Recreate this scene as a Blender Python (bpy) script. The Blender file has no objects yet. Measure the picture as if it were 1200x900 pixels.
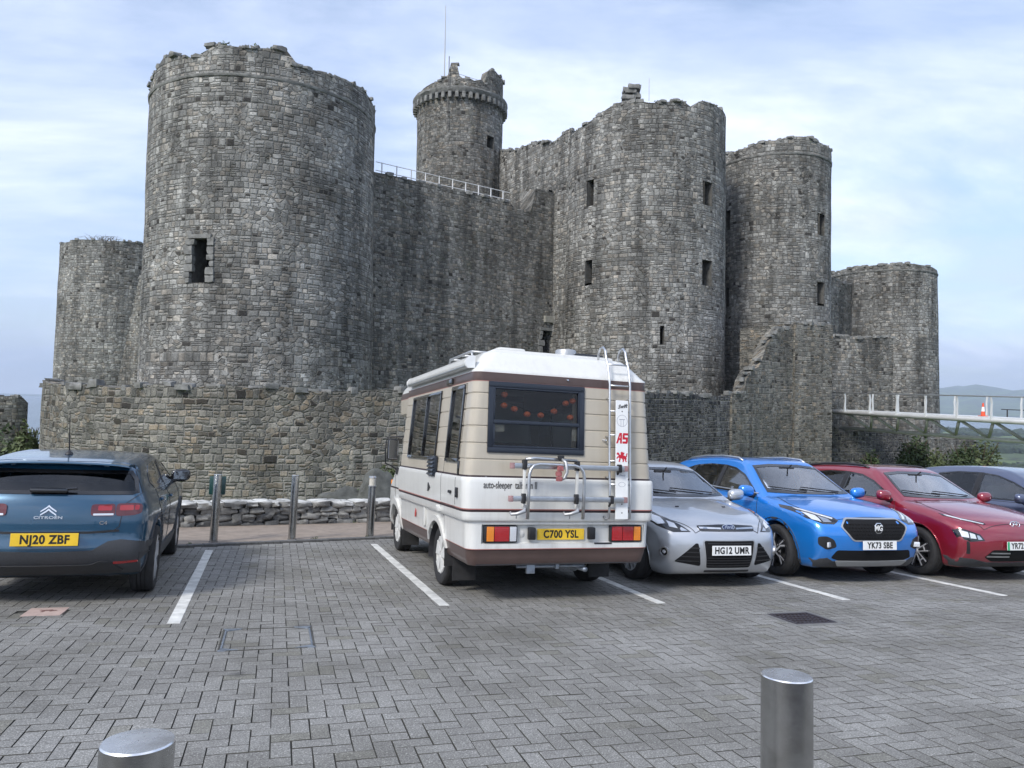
import bpy, bmesh, math, random
import numpy as np
from mathutils import Vector, Matrix, geometry, noise
from mathutils.bvhtree import BVHTree
random.seed(7); rng = np.random.default_rng(7)
R = math.radians
scene = bpy.context.scene
col = scene.collection

# ---------------------------------------------------------------- camera
FPX, CX, CY = 870.0, 600.0, 450.0          # focal length in pixels of the 1200 x 900 photograph
EYE = Vector((0, 0, 1.52))
p_, a_ = math.atan(20 / FPX), math.atan(0.019)
cf = Vector((0, math.cos(p_), math.sin(p_))); r0 = Vector((1, 0, 0)); u0 = r0.cross(cf)
cr = math.cos(a_) * r0 + math.sin(a_) * u0
cu = -math.sin(a_) * r0 + math.cos(a_) * u0
cam_d = bpy.data.cameras.new('camera'); cam = bpy.data.objects.new('camera', cam_d); col.objects.link(cam)
cam.matrix_world = Matrix(((cr.x, cu.x, -cf.x, EYE.x), (cr.y, cu.y, -cf.y, EYE.y), (cr.z, cu.z, -cf.z, EYE.z), (0, 0, 0, 1)))
cam_d.sensor_width = 36; cam_d.lens = 36 * FPX / 1200; cam_d.clip_start = 0.05; cam_d.clip_end = 60000
scene.camera = cam

# ---------------------------------------------------------------- sky, sun, exposure
SUN_EL, SUN_AZ = R(42), R(215)             # azimuth clockwise from +Y
world = bpy.data.worlds.new('World'); scene.world = world; world.use_nodes = True
nt = world.node_tree; nt.nodes.clear(); N = nt.nodes.new; L = nt.links.new
wo = N('ShaderNodeOutputWorld'); bg = N('ShaderNodeBackground'); bg.inputs[1].default_value = 0.1; L(bg.outputs[0], wo.inputs[0])
sky = N('ShaderNodeTexSky'); sky.sky_type = 'NISHITA'; sky.sun_disc = False
sky.sun_elevation = SUN_EL; sky.sun_rotation = SUN_AZ; sky.altitude = 60; sky.dust_density = 1.5; sky.ozone_density = 1.5
tc = N('ShaderNodeTexCoord'); sep = N('ShaderNodeSeparateXYZ'); L(tc.outputs['Generated'], sep.inputs[0])
def wm(op, a, b=None, c=None):
    n = N('ShaderNodeMath'); n.operation = op
    for i, v in enumerate((a, b, c)):
        if v is None: continue
        if isinstance(v, (int, float)): n.inputs[i].default_value = v
        else: L(v, n.inputs[i])
    return n.outputs[0]
zz = wm('ADD', wm('MAXIMUM', sep.outputs[2], 0.0), 0.22)
cmb = N('ShaderNodeCombineXYZ'); L(wm('DIVIDE', sep.outputs[0], zz), cmb.inputs[0]); L(wm('DIVIDE', sep.outputs[1], zz), cmb.inputs[1])
mp = N('ShaderNodeMapping'); mp.inputs['Rotation'].default_value = (0, 0, R(-25)); mp.inputs['Scale'].default_value = (0.55, 1.15, 1); L(cmb.outputs[0], mp.inputs[0])
n1 = N('ShaderNodeTexNoise'); n1.inputs['Scale'].default_value = 1.5; n1.inputs['Detail'].default_value = 12; n1.inputs['Roughness'].default_value = 0.6; n1.inputs['Distortion'].default_value = 0.35; L(mp.outputs[0], n1.inputs['Vector'])
n2 = N('ShaderNodeTexNoise'); n2.inputs['Scale'].default_value = 1.3; n2.inputs['Detail'].default_value = 10; n2.inputs['Roughness'].default_value = 0.6; n2.inputs['Distortion'].default_value = 0.6; L(mp.outputs[0], n2.inputs['Vector'])
rp = N('ShaderNodeValToRGB'); L(n1.outputs[0], rp.inputs[0])
rp.color_ramp.elements[0].position = 0.38; rp.color_ramp.elements[0].color = (0.30,) * 3 + (1,)
rp.color_ramp.elements[1].position = 0.60; rp.color_ramp.elements[1].color = (0.93,) * 3 + (1,)
rc = N('ShaderNodeValToRGB'); L(n2.outputs[0], rc.inputs[0])
CLD, CLB = (3.9, 4.5, 5.9), (6.2, 6.6, 7.8)
rc.color_ramp.elements[0].position = 0.42; rc.color_ramp.elements[0].color = tuple(v / 10 for v in CLD) + (1,)
rc.color_ramp.elements[1].position = 0.60; rc.color_ramp.elements[1].color = tuple(v / 10 for v in CLB) + (1,)
sc_ = N('ShaderNodeVectorMath'); sc_.operation = 'SCALE'; sc_.inputs['Scale'].default_value = 10; L(rc.outputs[0], sc_.inputs[0])
mx = N('ShaderNodeMix'); mx.data_type = 'RGBA'; hzf = wm('MULTIPLY', wm('POWER', wm('SUBTRACT', 1.0, wm('MINIMUM', wm('MAXIMUM', sep.outputs[2], 0.0), 1.0)), 9.0), 0.75); L(wm('MAXIMUM', rp.outputs[0], hzf), mx.inputs['Factor']); L(sky.outputs[0], mx.inputs['A']); L(sc_.outputs[0], mx.inputs['B'])
L(mx.outputs['Result'], bg.inputs[0])
sun_d = bpy.data.lights.new('sun', 'SUN'); sun_d.energy = 1.5; sun_d.angle = R(13); sun_d.color = (1, 0.96, 0.9)
sun = bpy.data.objects.new('sun', sun_d); col.objects.link(sun)
sdir = Vector((math.sin(SUN_AZ) * math.cos(SUN_EL), math.cos(SUN_AZ) * math.cos(SUN_EL), math.sin(SUN_EL)))
sun.rotation_euler = sdir.to_track_quat('Z', 'Y').to_euler(); sun.location = sdir * 50
vs = scene.view_settings; scene.display_settings.display_device = 'sRGB'
vs.view_transform = 'Standard'; vs.look = 'None'; vs.exposure = 1.12; vs.gamma = 1; vs.use_curve_mapping = False
scene.cycles.volume_bounces = 0; scene.cycles.max_bounces = 8; scene.cycles.transparent_max_bounces = 12
scene.cycles.use_denoising = True

# ---------------------------------------------------------------- frames of reference
def ray(x, y): return cf + (x - CX) / FPX * cr - (y - CY) / FPX * cu
def at(x, y, Y):                           # the point seen at photo pixel x, y that lies Y metres forward
    d = ray(x, y); return EYE + d * (Y / d.y)
# the car park: a plane that falls gently away and to the right
PV = (cf + (326 - CX) / FPX * cr - (519 - CY) / FPX * cu).normalized()
PW = ((cr - 0.035 * cu).normalized()).cross(PV).normalized(); PU = PV.cross(PW)
def P(u, v, w=0.0): return PU * u + PV * v + PW * w
def park_matrix(u, v, heading, w=0.0):     # local x forward, y left, z up from the paving
    hx = PV * math.cos(heading) - PU * math.sin(heading); hy = PW.cross(hx); o = P(u, v, w)
    return Matrix(((hx.x, hy.x, PW.x, o.x), (hx.y, hy.y, PW.y, o.y), (hx.z, hy.z, PW.z, o.z), (0, 0, 0, 1)))
PARK = park_matrix(0, 0, 0)                # x = V, y = -U

# ---------------------------------------------------------------- object helpers
def tag(o, label=None, cat=None, group=None, kind=None):
    if label: o['label'] = label
    if cat: o['category'] = cat
    if group: o['group'] = group
    if kind: o['kind'] = kind
    return o
def empty(name, m=None, label=None, cat=None, group=None):
    o = bpy.data.objects.new(name, None); col.objects.link(o); o.empty_display_size = 0.2
    if m is not None: o.matrix_world = m if isinstance(m, Matrix) else Matrix.Translation(m)
    return tag(o, label, cat, group)
def link(name, me, mat, parent=None, smooth=False):
    if mat is not None:
        for m in (mat if isinstance(mat, (list, tuple)) else [mat]): me.materials.append(m)
    if smooth is True: me.shade_smooth()
    elif smooth: me.shade_smooth(); me.set_sharp_from_angle(angle=R(smooth))
    o = bpy.data.objects.new(name, me); col.objects.link(o)
    if parent is not None: o.parent = parent
    return o
class MB:
    def __init__(s): s.v = []; s.f = []; s.mi = []; s.uv = None; s.cur = 0
    def add(s, vs, fs):
        b = len(s.v); s.v += [tuple(q) for q in vs]; s.f += [tuple(b + i for i in f) for f in fs]; s.mi += [s.cur] * len(fs); return s
    def box(s, c, h, M=None, tap=1.0):
        vs = []
        for z in (-1, 1):
            t = tap if z > 0 else 1
            for x, y in ((-1, -1), (1, -1), (1, 1), (-1, 1)): vs.append(Vector((c[0] + x * h[0] * t, c[1] + y * h[1] * t, c[2] + z * h[2])))
        if M is not None: vs = [M @ q for q in vs]
        return s.add(vs, [(3, 2, 1, 0), (4, 5, 6, 7), (0, 1, 5, 4), (1, 2, 6, 5), (2, 3, 7, 6), (3, 0, 4, 7)])
    def rbox(s, c, h, r=0.01, M=None):      # box with chamfered edges
        bm = bmesh.new(); bmesh.ops.create_cube(bm, size=2)
        for v in bm.verts: v.co = Vector((v.co.x * h[0], v.co.y * h[1], v.co.z * h[2]))
        bmesh.ops.bevel(bm, geom=bm.edges[:], offset=min(r, min(h) * 0.9), segments=2, profile=0.6, affect='EDGES')
        vs = [v.co + Vector(c) for v in bm.verts]
        if M is not None: vs = [M @ q for q in vs]
        fs = [tuple(v.index for v in f.verts) for f in bm.faces]; bm.free(); return s.add(vs, fs)
    def tube(s, pts, r, n=8, caps=True):
        pts = [Vector(q) for q in pts]; rr = r if isinstance(r, (list, tuple)) else [r] * len(pts); vs = []; prev = None
        for i, q in enumerate(pts):
            d = (pts[min(i + 1, len(pts) - 1)] - pts[max(i - 1, 0)]).normalized()
            if prev is None: a = d.orthogonal().normalized()
            else: a = (prev - d * prev.dot(d)).normalized()
            prev = a; b = d.cross(a)
            for k in range(n):
                t = 2 * math.pi * k / n; vs.append(q + (a * math.cos(t) + b * math.sin(t)) * rr[i])
        fs = [(i * n + k, i * n + (k + 1) % n, (i + 1) * n + (k + 1) % n, (i + 1) * n + k) for i in range(len(pts) - 1) for k in range(n)]
        if caps: fs += [tuple(range(n))[::-1], tuple((len(pts) - 1) * n + k for k in range(n))]
        return s.add(vs, fs)
    def lathe(s, prof, n=32, M=None, axis='z', closed=False):
        vs = []
        for (r, z) in prof:
            for k in range(n):
                t = 2 * math.pi * k / n
                q = Vector((r * math.cos(t), r * math.sin(t), z)) if axis == 'z' else Vector((r * math.cos(t), z, r * math.sin(t)))
                vs.append(M @ q if M is not None else q)
        m = len(prof); fs = [((i % m) * n + k, (i % m) * n + (k + 1) % n, ((i + 1) % m) * n + (k + 1) % n, ((i + 1) % m) * n + k) for i in range(m if closed else m - 1) for k in range(n)]
        if axis == 'y': fs = [f[::-1] for f in fs]
        return s.add(vs, fs)
    def prism(s, poly, d, M=None):          # polygon in xy, thickness d along z
        n = len(poly); vs = [Vector((x, y, z)) for z in (0, d) for x, y in poly]
        if M is not None: vs = [M @ q for q in vs]
        return s.add(vs, [tuple(range(n))[::-1], tuple(range(n, 2 * n))] + [(i, (i + 1) % n, n + (i + 1) % n, n + i) for i in range(n)])
    def blob(s, c, h, sub=1, jit=0.25, M=None):
        bm = bmesh.new(); bmesh.ops.create_cube(bm, size=2)
        if sub: bmesh.ops.subdivide_edges(bm, edges=bm.edges[:], cuts=sub, use_grid_fill=True)
        sd = random.random() * 100; vs = []
        for v in bm.verts:
            q = v.co * (1 - 0.16 * (v.co.length - 1)) if sub else v.co
            q = q * (1 + jit * noise.noise(v.co * 0.9 + Vector((sd, 0, 0))))
            q = Vector((q.x * h[0], q.y * h[1], q.z * h[2])); q = (M @ q if M is not None else q) + Vector(c); vs.append(q)
        fs = [tuple(v.index for v in f.verts) for f in bm.faces]; bm.free(); return s.add(vs, fs)
    def mesh(s, name):
        me = bpy.data.meshes.new(name); me.from_pydata(s.v, [], s.f)
        if any(s.mi): me.polygons.foreach_set('material_index', s.mi)
        return me
    def build(s, name, mat, parent=None, smooth=False): return link(name, s.mesh(name), mat, parent, smooth)

# ---------------------------------------------------------------- materials
def newmat(name):
    m = bpy.data.materials.new(name); m.use_nodes = True
    return m, m.node_tree, m.node_tree.nodes['Principled BSDF']
def pm(name, c, rough=0.5, metal=0.0, coat=0.0, bump=None, var=0.0, vscale=8, spec=0.5, emit=None):
    m, t, b = newmat(name); b.inputs['Base Color'].default_value = (*c, 1); b.inputs['Roughness'].default_value = rough
    b.inputs['Metallic'].default_value = metal; b.inputs['Coat Weight'].default_value = coat; b.inputs['Coat Roughness'].default_value = 0.04
    b.inputs['Specular IOR Level'].default_value = spec
    if var or bump:
        tc = t.nodes.new('ShaderNodeTexCoord'); n = t.nodes.new('ShaderNodeTexNoise'); n.inputs['Scale'].default_value = vscale; n.inputs['Detail'].default_value = 7
        n.inputs['Roughness'].default_value = 0.6; t.links.new(tc.outputs['Object'], n.inputs['Vector'])
    if var:
        r = t.nodes.new('ShaderNodeValToRGB'); t.links.new(n.outputs[0], r.inputs[0])
        r.color_ramp.elements[0].position = 0.3; r.color_ramp.elements[1].position = 0.7
        r.color_ramp.elements[0].color = tuple(v * (1 - var) for v in c) + (1,); r.color_ramp.elements[1].color = tuple(min(1, v * (1 + var)) for v in c) + (1,)
        t.links.new(r.outputs[0], b.inputs['Base Color'])
        r2 = t.nodes.new('ShaderNodeMapRange'); r2.inputs['To Min'].default_value = max(0.02, rough - var * 0.25); r2.inputs['To Max'].default_value = min(1, rough + var * 0.25)
        t.links.new(n.outputs[0], r2.inputs[0]); t.links.new(r2.outputs[0], b.inputs['Roughness'])
    if bump:
        bp = t.nodes.new('ShaderNodeBump'); bp.inputs['Strength'].default_value = bump[0]; bp.inputs['Distance'].default_value = bump[1]
        t.links.new(n.outputs[0], bp.inputs['Height']); t.links.new(bp.outputs[0], b.inputs['Normal'])
    return m
def paint(name, c, metal=0.5, rough=0.32, dirt=0.12):
    m, t, b = newmat(name)
    b.inputs['Metallic'].default_value = metal; b.inputs['Coat Weight'].default_value = 1.0; b.inputs['Coat Roughness'].default_value = 0.03; b.inputs['Coat IOR'].default_value = 1.75
    tc = t.nodes.new('ShaderNodeTexCoord'); n = t.nodes.new('ShaderNodeTexNoise'); n.inputs['Scale'].default_value = 2.2; n.inputs['Detail'].default_value = 9; n.inputs['Roughness'].default_value = 0.65
    t.links.new(tc.outputs['Object'], n.inputs['Vector'])
    sp = t.nodes.new('ShaderNodeSeparateXYZ'); t.links.new(tc.outputs['Object'], sp.inputs[0])
    # road grime low on the body, with an uneven edge
    ad = t.nodes.new('ShaderNodeMath'); ad.operation = 'MULTIPLY_ADD'; ad.inputs[1].default_value = 0.5; t.links.new(n.outputs[0], ad.inputs[0]); t.links.new(sp.outputs[2], ad.inputs[2])
    mr = t.nodes.new('ShaderNodeMapRange'); mr.inputs['From Min'].default_value = 0.45; mr.inputs['From Max'].default_value = 0.8; mr.inputs['To Min'].default_value = dirt * 3; mr.inputs['To Max'].default_value = dirt * 0.3
    t.links.new(ad.outputs[0], mr.inputs[0])
    mx = t.nodes.new('ShaderNodeMix'); mx.data_type = 'RGBA'; mx.inputs['A'].default_value = (*c, 1); mx.inputs['B'].default_value = (0.09, 0.08, 0.07, 1)
    t.links.new(mr.outputs[0], mx.inputs['Factor']); t.links.new(mx.outputs['Result'], b.inputs['Base Color'])
    r2 = t.nodes.new('ShaderNodeMapRange'); r2.inputs['To Min'].default_value = rough - 0.06; r2.inputs['To Max'].default_value = rough + 0.1; t.links.new(n.outputs[0], r2.inputs[0]); t.links.new(r2.outputs[0], b.inputs['Roughness'])
    r3 = t.nodes.new('ShaderNodeMapRange'); r3.inputs['To Min'].default_value = 0.01; r3.inputs['To Max'].default_value = 0.09; t.links.new(n.outputs[0], r3.inputs[0]); t.links.new(r3.outputs[0], b.inputs['Coat Roughness'])
    return m
def glassmat(name, tint=(0.5, 0.55, 0.55), rough=0.02, ior=1.5, boost=1.0):
    m, t, b = newmat(name); t.nodes.remove(b); out = t.nodes['Material Output']
    tr = t.nodes.new('ShaderNodeBsdfTransparent'); tr.inputs[0].default_value = (*tint, 1)
    gl = t.nodes.new('ShaderNodeBsdfGlossy'); gl.inputs['Roughness'].default_value = rough; gl.inputs[0].default_value = (1, 1, 1, 1)
    fr = t.nodes.new('ShaderNodeFresnel'); fr.inputs[0].default_value = ior
    mu = t.nodes.new('ShaderNodeMath'); mu.operation = 'MULTIPLY'; mu.use_clamp = True; mu.inputs[1].default_value = boost; t.links.new(fr.outputs[0], mu.inputs[0])
    mx = t.nodes.new('ShaderNodeMixShader'); t.links.new(mu.outputs[0], mx.inputs[0]); t.links.new(tr.outputs[0], mx.inputs[1]); t.links.new(gl.outputs[0], mx.inputs[2]); t.links.new(mx.outputs[0], out.inputs[0])
    return m
def stonemat(name, w=0.40, h=0.21, lo=(0.085, 0.09, 0.09), mid=(0.19, 0.19, 0.18), hi=(0.42, 0.41, 0.38), mortar=(0.22, 0.215, 0.20), lichen=0.5, brown=0.3, bump=1.0, streak=0.5, coords='UV', ang=0.0, moss=0.15, patch=0.2, mw=0.12):
    m, t, b = newmat(name); n = t.nodes.new; l = t.links.new
    def mth(op, a, bb=None, cl=False):
        k = n('ShaderNodeMath'); k.operation = op; k.use_clamp = cl
        for i, v in enumerate((a, bb)):
            if v is None: continue
            if isinstance(v, (int, float)): k.inputs[i].default_value = v
            else: l(v, k.inputs[i])
        return k.outputs[0]
    def mixc(f, a, bb, bt='MIX'):
        k = n('ShaderNodeMix'); k.data_type = 'RGBA'; k.blend_type = bt
        for s, v in (('Factor', f), ('A', a), ('B', bb)):
            if isinstance(v, (int, float)): k.inputs[s].default_value = v
            elif isinstance(v, tuple): k.inputs[s].default_value = (*v, 1)
            else: l(v, k.inputs[s])
        return k.outputs['Result']
    def ns(sc, det=5, rough=0.6, vec=None, dist=0.0):
        k = n('ShaderNodeTexNoise'); k.inputs['Scale'].default_value = sc; k.inputs['Detail'].default_value = det; k.inputs['Roughness'].default_value = rough; k.inputs['Distortion'].default_value = dist
        l(vec, k.inputs['Vector']); return k
    def ramp(v, stops):
        k = n('ShaderNodeValToRGB'); e = k.color_ramp.elements
        while len(e) < len(stops): e.new(0.5)
        for i, (p, c) in enumerate(stops):
            e[i].position = p; e[i].color = (*(c if isinstance(c, tuple) else (c,) * 3), 1)
        l(v, k.inputs[0]); return k.outputs[0]
    tc = n('ShaderNodeTexCoord'); uv = tc.outputs[coords]
    dn = ns(1.6, 3, 0.6, uv)
    sub = n('ShaderNodeVectorMath'); sub.operation = 'SUBTRACT'; l(dn.outputs['Color'], sub.inputs[0]); sub.inputs[1].default_value = (0.5, 0.5, 0.5)
    scl = n('ShaderNodeVectorMath'); scl.operation = 'SCALE'; scl.inputs['Scale'].default_value = 0.13; l(sub.outputs[0], scl.inputs[0])
    dn2 = ns(9, 3, 0.6, uv)
    sub2 = n('ShaderNodeVectorMath'); sub2.operation = 'SUBTRACT'; l(dn2.outputs['Color'], sub2.inputs[0]); sub2.inputs[1].default_value = (0.5, 0.5, 0.5)
    scl2 = n('ShaderNodeVectorMath'); scl2.operation = 'SCALE'; scl2.inputs['Scale'].default_value = 0.075; l(sub2.outputs[0], scl2.inputs[0])
    ad = n('ShaderNodeVectorMath'); ad.operation = 'ADD'; l(uv, ad.inputs[0]); l(scl.outputs[0], ad.inputs[1])
    ad2 = n('ShaderNodeVectorMath'); ad2.operation = 'ADD'; l(ad.outputs[0], ad2.inputs[0]); l(scl2.outputs[0], ad2.inputs[1])
    def cells(kx, rnd):
        mp = n('ShaderNodeMapping'); mp.inputs['Scale'].default_value = (kx / w, kx / h, kx / w); mp.inputs['Rotation'].default_value = (0, 0, ang); l(ad2.outputs[0], mp.inputs[0])
        # shift each course sideways so that the joints break
        v1 = n('ShaderNodeTexVoronoi'); v1.voronoi_dimensions = '2D'; v1.feature = 'F1'; v1.distance = 'EUCLIDEAN'; v1.inputs['Scale'].default_value = 1; v1.inputs['Randomness'].default_value = rnd
        v2 = n('ShaderNodeTexVoronoi'); v2.voronoi_dimensions = '2D'; v2.feature = 'DISTANCE_TO_EDGE'; v2.inputs['Scale'].default_value = 1; v2.inputs['Randomness'].default_value = rnd
        sp = n('ShaderNodeSeparateXYZ'); l(mp.outputs[0], sp.inputs[0]); fl = mth('FLOOR', sp.outputs[1])
        wn = n('ShaderNodeTexWhiteNoise'); wn.noise_dimensions = '1D'; l(fl, wn.inputs['W'])
        cb = n('ShaderNodeCombineXYZ'); l(mth('ADD', sp.outputs[0], mth('MULTIPLY', wn.outputs[0], 7.0)), cb.inputs[0]); l(sp.outputs[1], cb.inputs[1])
        # courses as their own cells: the y of the cell lattice is kept, x runs on freely
        for vv in (v1, v2): l(cb.outputs[0], vv.inputs['Vector'])
        fr = mth('FRACT', sp.outputs[1]); ed = mth('MINIMUM', fr, mth('SUBTRACT', 1.0, fr))
        d = v2.outputs['Distance']
        if rnd < 0.75: d = mth('MINIMUM', d, mth('ADD', mth('MULTIPLY', ed, 0.9), 0.0))
        return v1.outputs['Color'], d
    def courses(seed_):
        # level courses of uneven height, each cut into stones of random length
        sp = n('ShaderNodeSeparateXYZ'); l(ad2.outputs[0], sp.inputs[0])
        wy = n('ShaderNodeTexNoise'); wy.noise_dimensions = '1D'; wy.inputs['Scale'].default_value = 0.9 / (h * 3); wy.inputs['Detail'].default_value = 1; l(mth('ADD', sp.outputs[1], seed_), wy.inputs['W'])
        y_ = mth('ADD', mth('DIVIDE', sp.outputs[1], h), mth('MULTIPLY', wy.outputs[0], 1.5)); r_ = mth('FLOOR', y_); f_ = mth('FRACT', y_)
        wn = n('ShaderNodeTexWhiteNoise'); wn.noise_dimensions = '1D'; l(mth('ADD', r_, seed_), wn.inputs['W'])
        x_ = mth('ADD', mth('MULTIPLY', mth('DIVIDE', sp.outputs[0], w), mth('ADD', mth('MULTIPLY', wn.outputs[0], 0.75), 0.75)), mth('MULTIPLY', r_, 57.31))
        v1 = n('ShaderNodeTexVoronoi'); v1.voronoi_dimensions = '1D'; v1.inputs['Randomness'].default_value = 0.95; v1.inputs['Scale'].default_value = 1; l(x_, v1.inputs['W'])
        v2 = n('ShaderNodeTexVoronoi'); v2.voronoi_dimensions = '1D'; v2.feature = 'DISTANCE_TO_EDGE'; v2.inputs['Randomness'].default_value = 0.95; v2.inputs['Scale'].default_value = 1; l(x_, v2.inputs['W'])
        # stones inside a course that are split in two by height
        sc1 = n('ShaderNodeSeparateColor'); l(v1.outputs['Color'], sc1.inputs[0]); half = mth('GREATER_THAN', sc1.outputs[2], 0.66); cutd = mth('ABSOLUTE', mth('SUBTRACT', f_, 0.52)); upper = mth('MULTIPLY', half, mth('GREATER_THAN', f_, 0.52))
        ed = mth('MINIMUM', f_, mth('SUBTRACT', 1.0, f_)); ed = mth('MINIMUM', ed, mth('ADD', cutd, mth('MULTIPLY', mth('SUBTRACT', 1.0, half), 9.0)))
        d = mth('MINIMUM', mth('MULTIPLY', v2.outputs['Distance'], w / h * 0.8), ed)
        wn2 = n('ShaderNodeTexWhiteNoise'); wn2.noise_dimensions = '2D'; cb = n('ShaderNodeCombineXYZ'); l(mth('MULTIPLY', sc1.outputs[0], 91.7), cb.inputs[0]); l(mth('ADD', mth('MULTIPLY', sc1.outputs[1], 37.3), upper), cb.inputs[1]); l(cb.outputs[0], wn2.inputs['Vector'])
        return wn2.outputs['Color'], d
    cA, dA = courses(3.7); cB, dB = cells(1.15, 0.8)
    msk = ramp(ns(0.55, 4, 0.55, uv).outputs[0], [(0.53, 0.0), (0.57, 1.0)])
    cc = mixc(msk, cA, cB); dd = mth('ADD', mth('MULTIPLY', dA, mth('SUBTRACT', 1.0, msk)), mth('MULTIPLY', dB, msk))
    sp = n('ShaderNodeSeparateColor'); l(cc, sp.inputs[0])
    base = ramp(sp.outputs[0], [(0.0, lo), (0.45, mid), (0.8, tuple(0.5 * (a + c) for a, c in zip(mid, hi))), (1.0, hi)])
    brn = mth('MULTIPLY', ramp(sp.outputs[1], [(0.55, 0.0), (0.9, 1.0)]), brown)
    base = mixc(brn, base, mixc(1.0, base, (1.35, 1.0, 0.66), 'MULTIPLY'))
    fine = ns(22, 6, 0.7, uv)
    base = mixc(1.0, base, ramp(fine.outputs[0], [(0.25, 0.55), (0.75, 1.42)]), 'MULTIPLY')
    med = ns(5.5, 5, 0.65, uv); base = mixc(1.0, base, ramp(med.outputs[0], [(0.3, 0.72), (0.7, 1.25)]), 'MULTIPLY')
    mm = ramp(dd, [(0.25 * mw, 1.0), (mw, 0.0)])
    mo_v = ns(2.4, 4, 0.6, uv)
    mcol = ramp(mo_v.outputs[0], [(0.35, tuple(v * 0.38 for v in mortar)), (0.62, mortar)])
    base = mixc(mth('MULTIPLY', mm, 0.9), base, mcol)
    # lichen blotches, runs of damp and moss
    li = ns(4.5, 9, 0.78, uv); li2 = ns(0.35, 3, 0.5, uv)
    lm = mth('MULTIPLY', ramp(li.outputs[0], [(0.55, 0.0), (0.68, 1.0)]), mth('MULTIPLY', ramp(li2.outputs[0], [(0.42, 0.15), (0.62, 1.0)]), lichen))
    base = mixc(lm, base, (0.46, 0.46, 0.43))
    mpS = n('ShaderNodeMapping'); mpS.inputs['Scale'].default_value = (1.3, 0.13, 1); l(uv, mpS.inputs[0])
    st = ns(1.0, 6, 0.6, mpS.outputs[0]); stf = ramp(st.outputs[0], [(0.36, 1.0 - streak), (0.62, 1.12)])
    base = mixc(1.0, base, stf, 'MULTIPLY')
    pt_ = ns(0.28, 7, 0.68, uv); base = mixc(1.0, base, ramp(pt_.outputs[0], [(0.36, 1.0 - patch), (0.5, 1.0), (0.66, 1.0 + patch)]), 'MULTIPLY')
    hol = mth('MULTIPLY', mth('GREATER_THAN', sp.outputs[1], 0.965), ramp(dd, [(0.05, 0.0), (0.14, 1.0)])); base = mixc(mth('MULTIPLY', hol, 0.85), base, (0.025, 0.025, 0.025))  # shaded hollows of missing stones, painted dark into the colour
    ms = ns(1.1, 6, 0.65, uv); base = mixc(mth('MULTIPLY', ramp(ms.outputs[0], [(0.58, 0.0), (0.72, 1.0)]), moss), base, (0.07, 0.085, 0.035))
    l(base, b.inputs['Base Color']); b.inputs['Roughness'].default_value = 0.92; b.inputs['Specular IOR Level'].default_value = 0.25
    hgt = mth('ADD', mth('MULTIPLY', ramp(dd, [(0.0, 0.0), (0.16, 1.0)]), 1.0), mth('ADD', mth('MULTIPLY', fine.outputs[0], 0.35), mth('MULTIPLY', sp.outputs[2], 0.5)))
    bp = n('ShaderNodeBump'); bp.inputs['Strength'].default_value = bump; bp.inputs['Distance'].default_value = 0.07; l(hgt, bp.inputs['Height']); l(bp.outputs[0], b.inputs['Normal'])
    return m
M = {}
M['stone_light'] = stonemat('stone_light', 0.32, 0.235, lo=(0.155, 0.154, 0.145), hi=(0.42, 0.415, 0.39), mid=(0.238, 0.238, 0.226), mortar=(.24, .236, .218), lichen=1.0, streak=0.5, brown=0.22, bump=0.65, patch=0.3)
M['stone_dark'] = stonemat('stone_dark', 0.27, 0.185, bump=0.6, lo=(0.12, 0.12, 0.113), mid=(0.205, 0.202, 0.187), hi=(0.34, 0.332, 0.305), mortar=(0.18, 0.178, 0.165), lichen=0.35, streak=0.5, brown=0.3, moss=0.3)  # darker stone; the shade on the curtain wall is put into this colour
M['stone_outer'] = stonemat('stone_outer', 0.27, 0.18, bump=0.7, lo=(0.085, 0.087, 0.082), mid=(0.185, 0.18, 0.16), hi=(0.30, 0.285, 0.25), mortar=(0.30, 0.288, 0.26), mw=0.15, lichen=0.35, streak=0.3, brown=0.42, moss=0.25)
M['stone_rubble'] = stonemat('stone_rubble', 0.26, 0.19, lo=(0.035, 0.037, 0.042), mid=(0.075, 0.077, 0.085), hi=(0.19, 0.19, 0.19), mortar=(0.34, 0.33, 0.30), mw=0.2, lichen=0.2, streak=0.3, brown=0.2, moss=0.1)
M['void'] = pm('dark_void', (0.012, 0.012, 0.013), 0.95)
M['black'] = pm('black_plastic', (0.018, 0.018, 0.02), 0.42, var=0.3)
M['matt_black'] = pm('matt_black', (.010, .010, .011), .75, spec=.2)
M['cladding'] = pm('grey_cladding', (0.045, 0.047, 0.052), 0.55, bump=(0.15, 0.002), vscale=60, var=0.15)
M['rubber'] = pm('tyre_rubber', (0.022, 0.022, 0.023), 0.8, var=0.35, vscale=20, bump=(0.2, 0.003))
M['chrome'] = pm('chrome', (0.75, 0.76, 0.78), 0.13, 1.0)
M['alu'] = pm('satin_aluminium', (0.58, 0.59, 0.6), 0.34, 1.0, var=0.12, vscale=14)
M['silver_plastic'] = pm('silver_plastic', (0.42, 0.43, 0.44), 0.4, 0.6)
M['gloss_black'] = pm('gloss_black', (0.008, 0.008, 0.009), 0.12, coat=1.0)
M['frit'] = pm('black_glass_border', (0.006, 0.006, 0.007), 0.08, coat=0.6)
M['glass'] = glassmat('clear_car_glass', (0.72, 0.78, 0.77), boost=3.0)
M['glass_dark'] = glassmat('tinted_glass', (0.22, 0.24, 0.25), boost=1.35)
M['lamp_glass'] = glassmat('lamp_lens', (0.9, 0.92, 0.95), boost=1.2)
M['seat'] = pm('seat_cloth', (0.035, 0.036, 0.04), 0.9, bump=(0.3, 0.003), vscale=80)
M['liner'] = pm('cabin_lining', (0.03, 0.03, 0.033), 0.9)
M['red_lens'] = pm('red_lens', (0.38, 0.012, 0.016), 0.12, coat=1.0)
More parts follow.
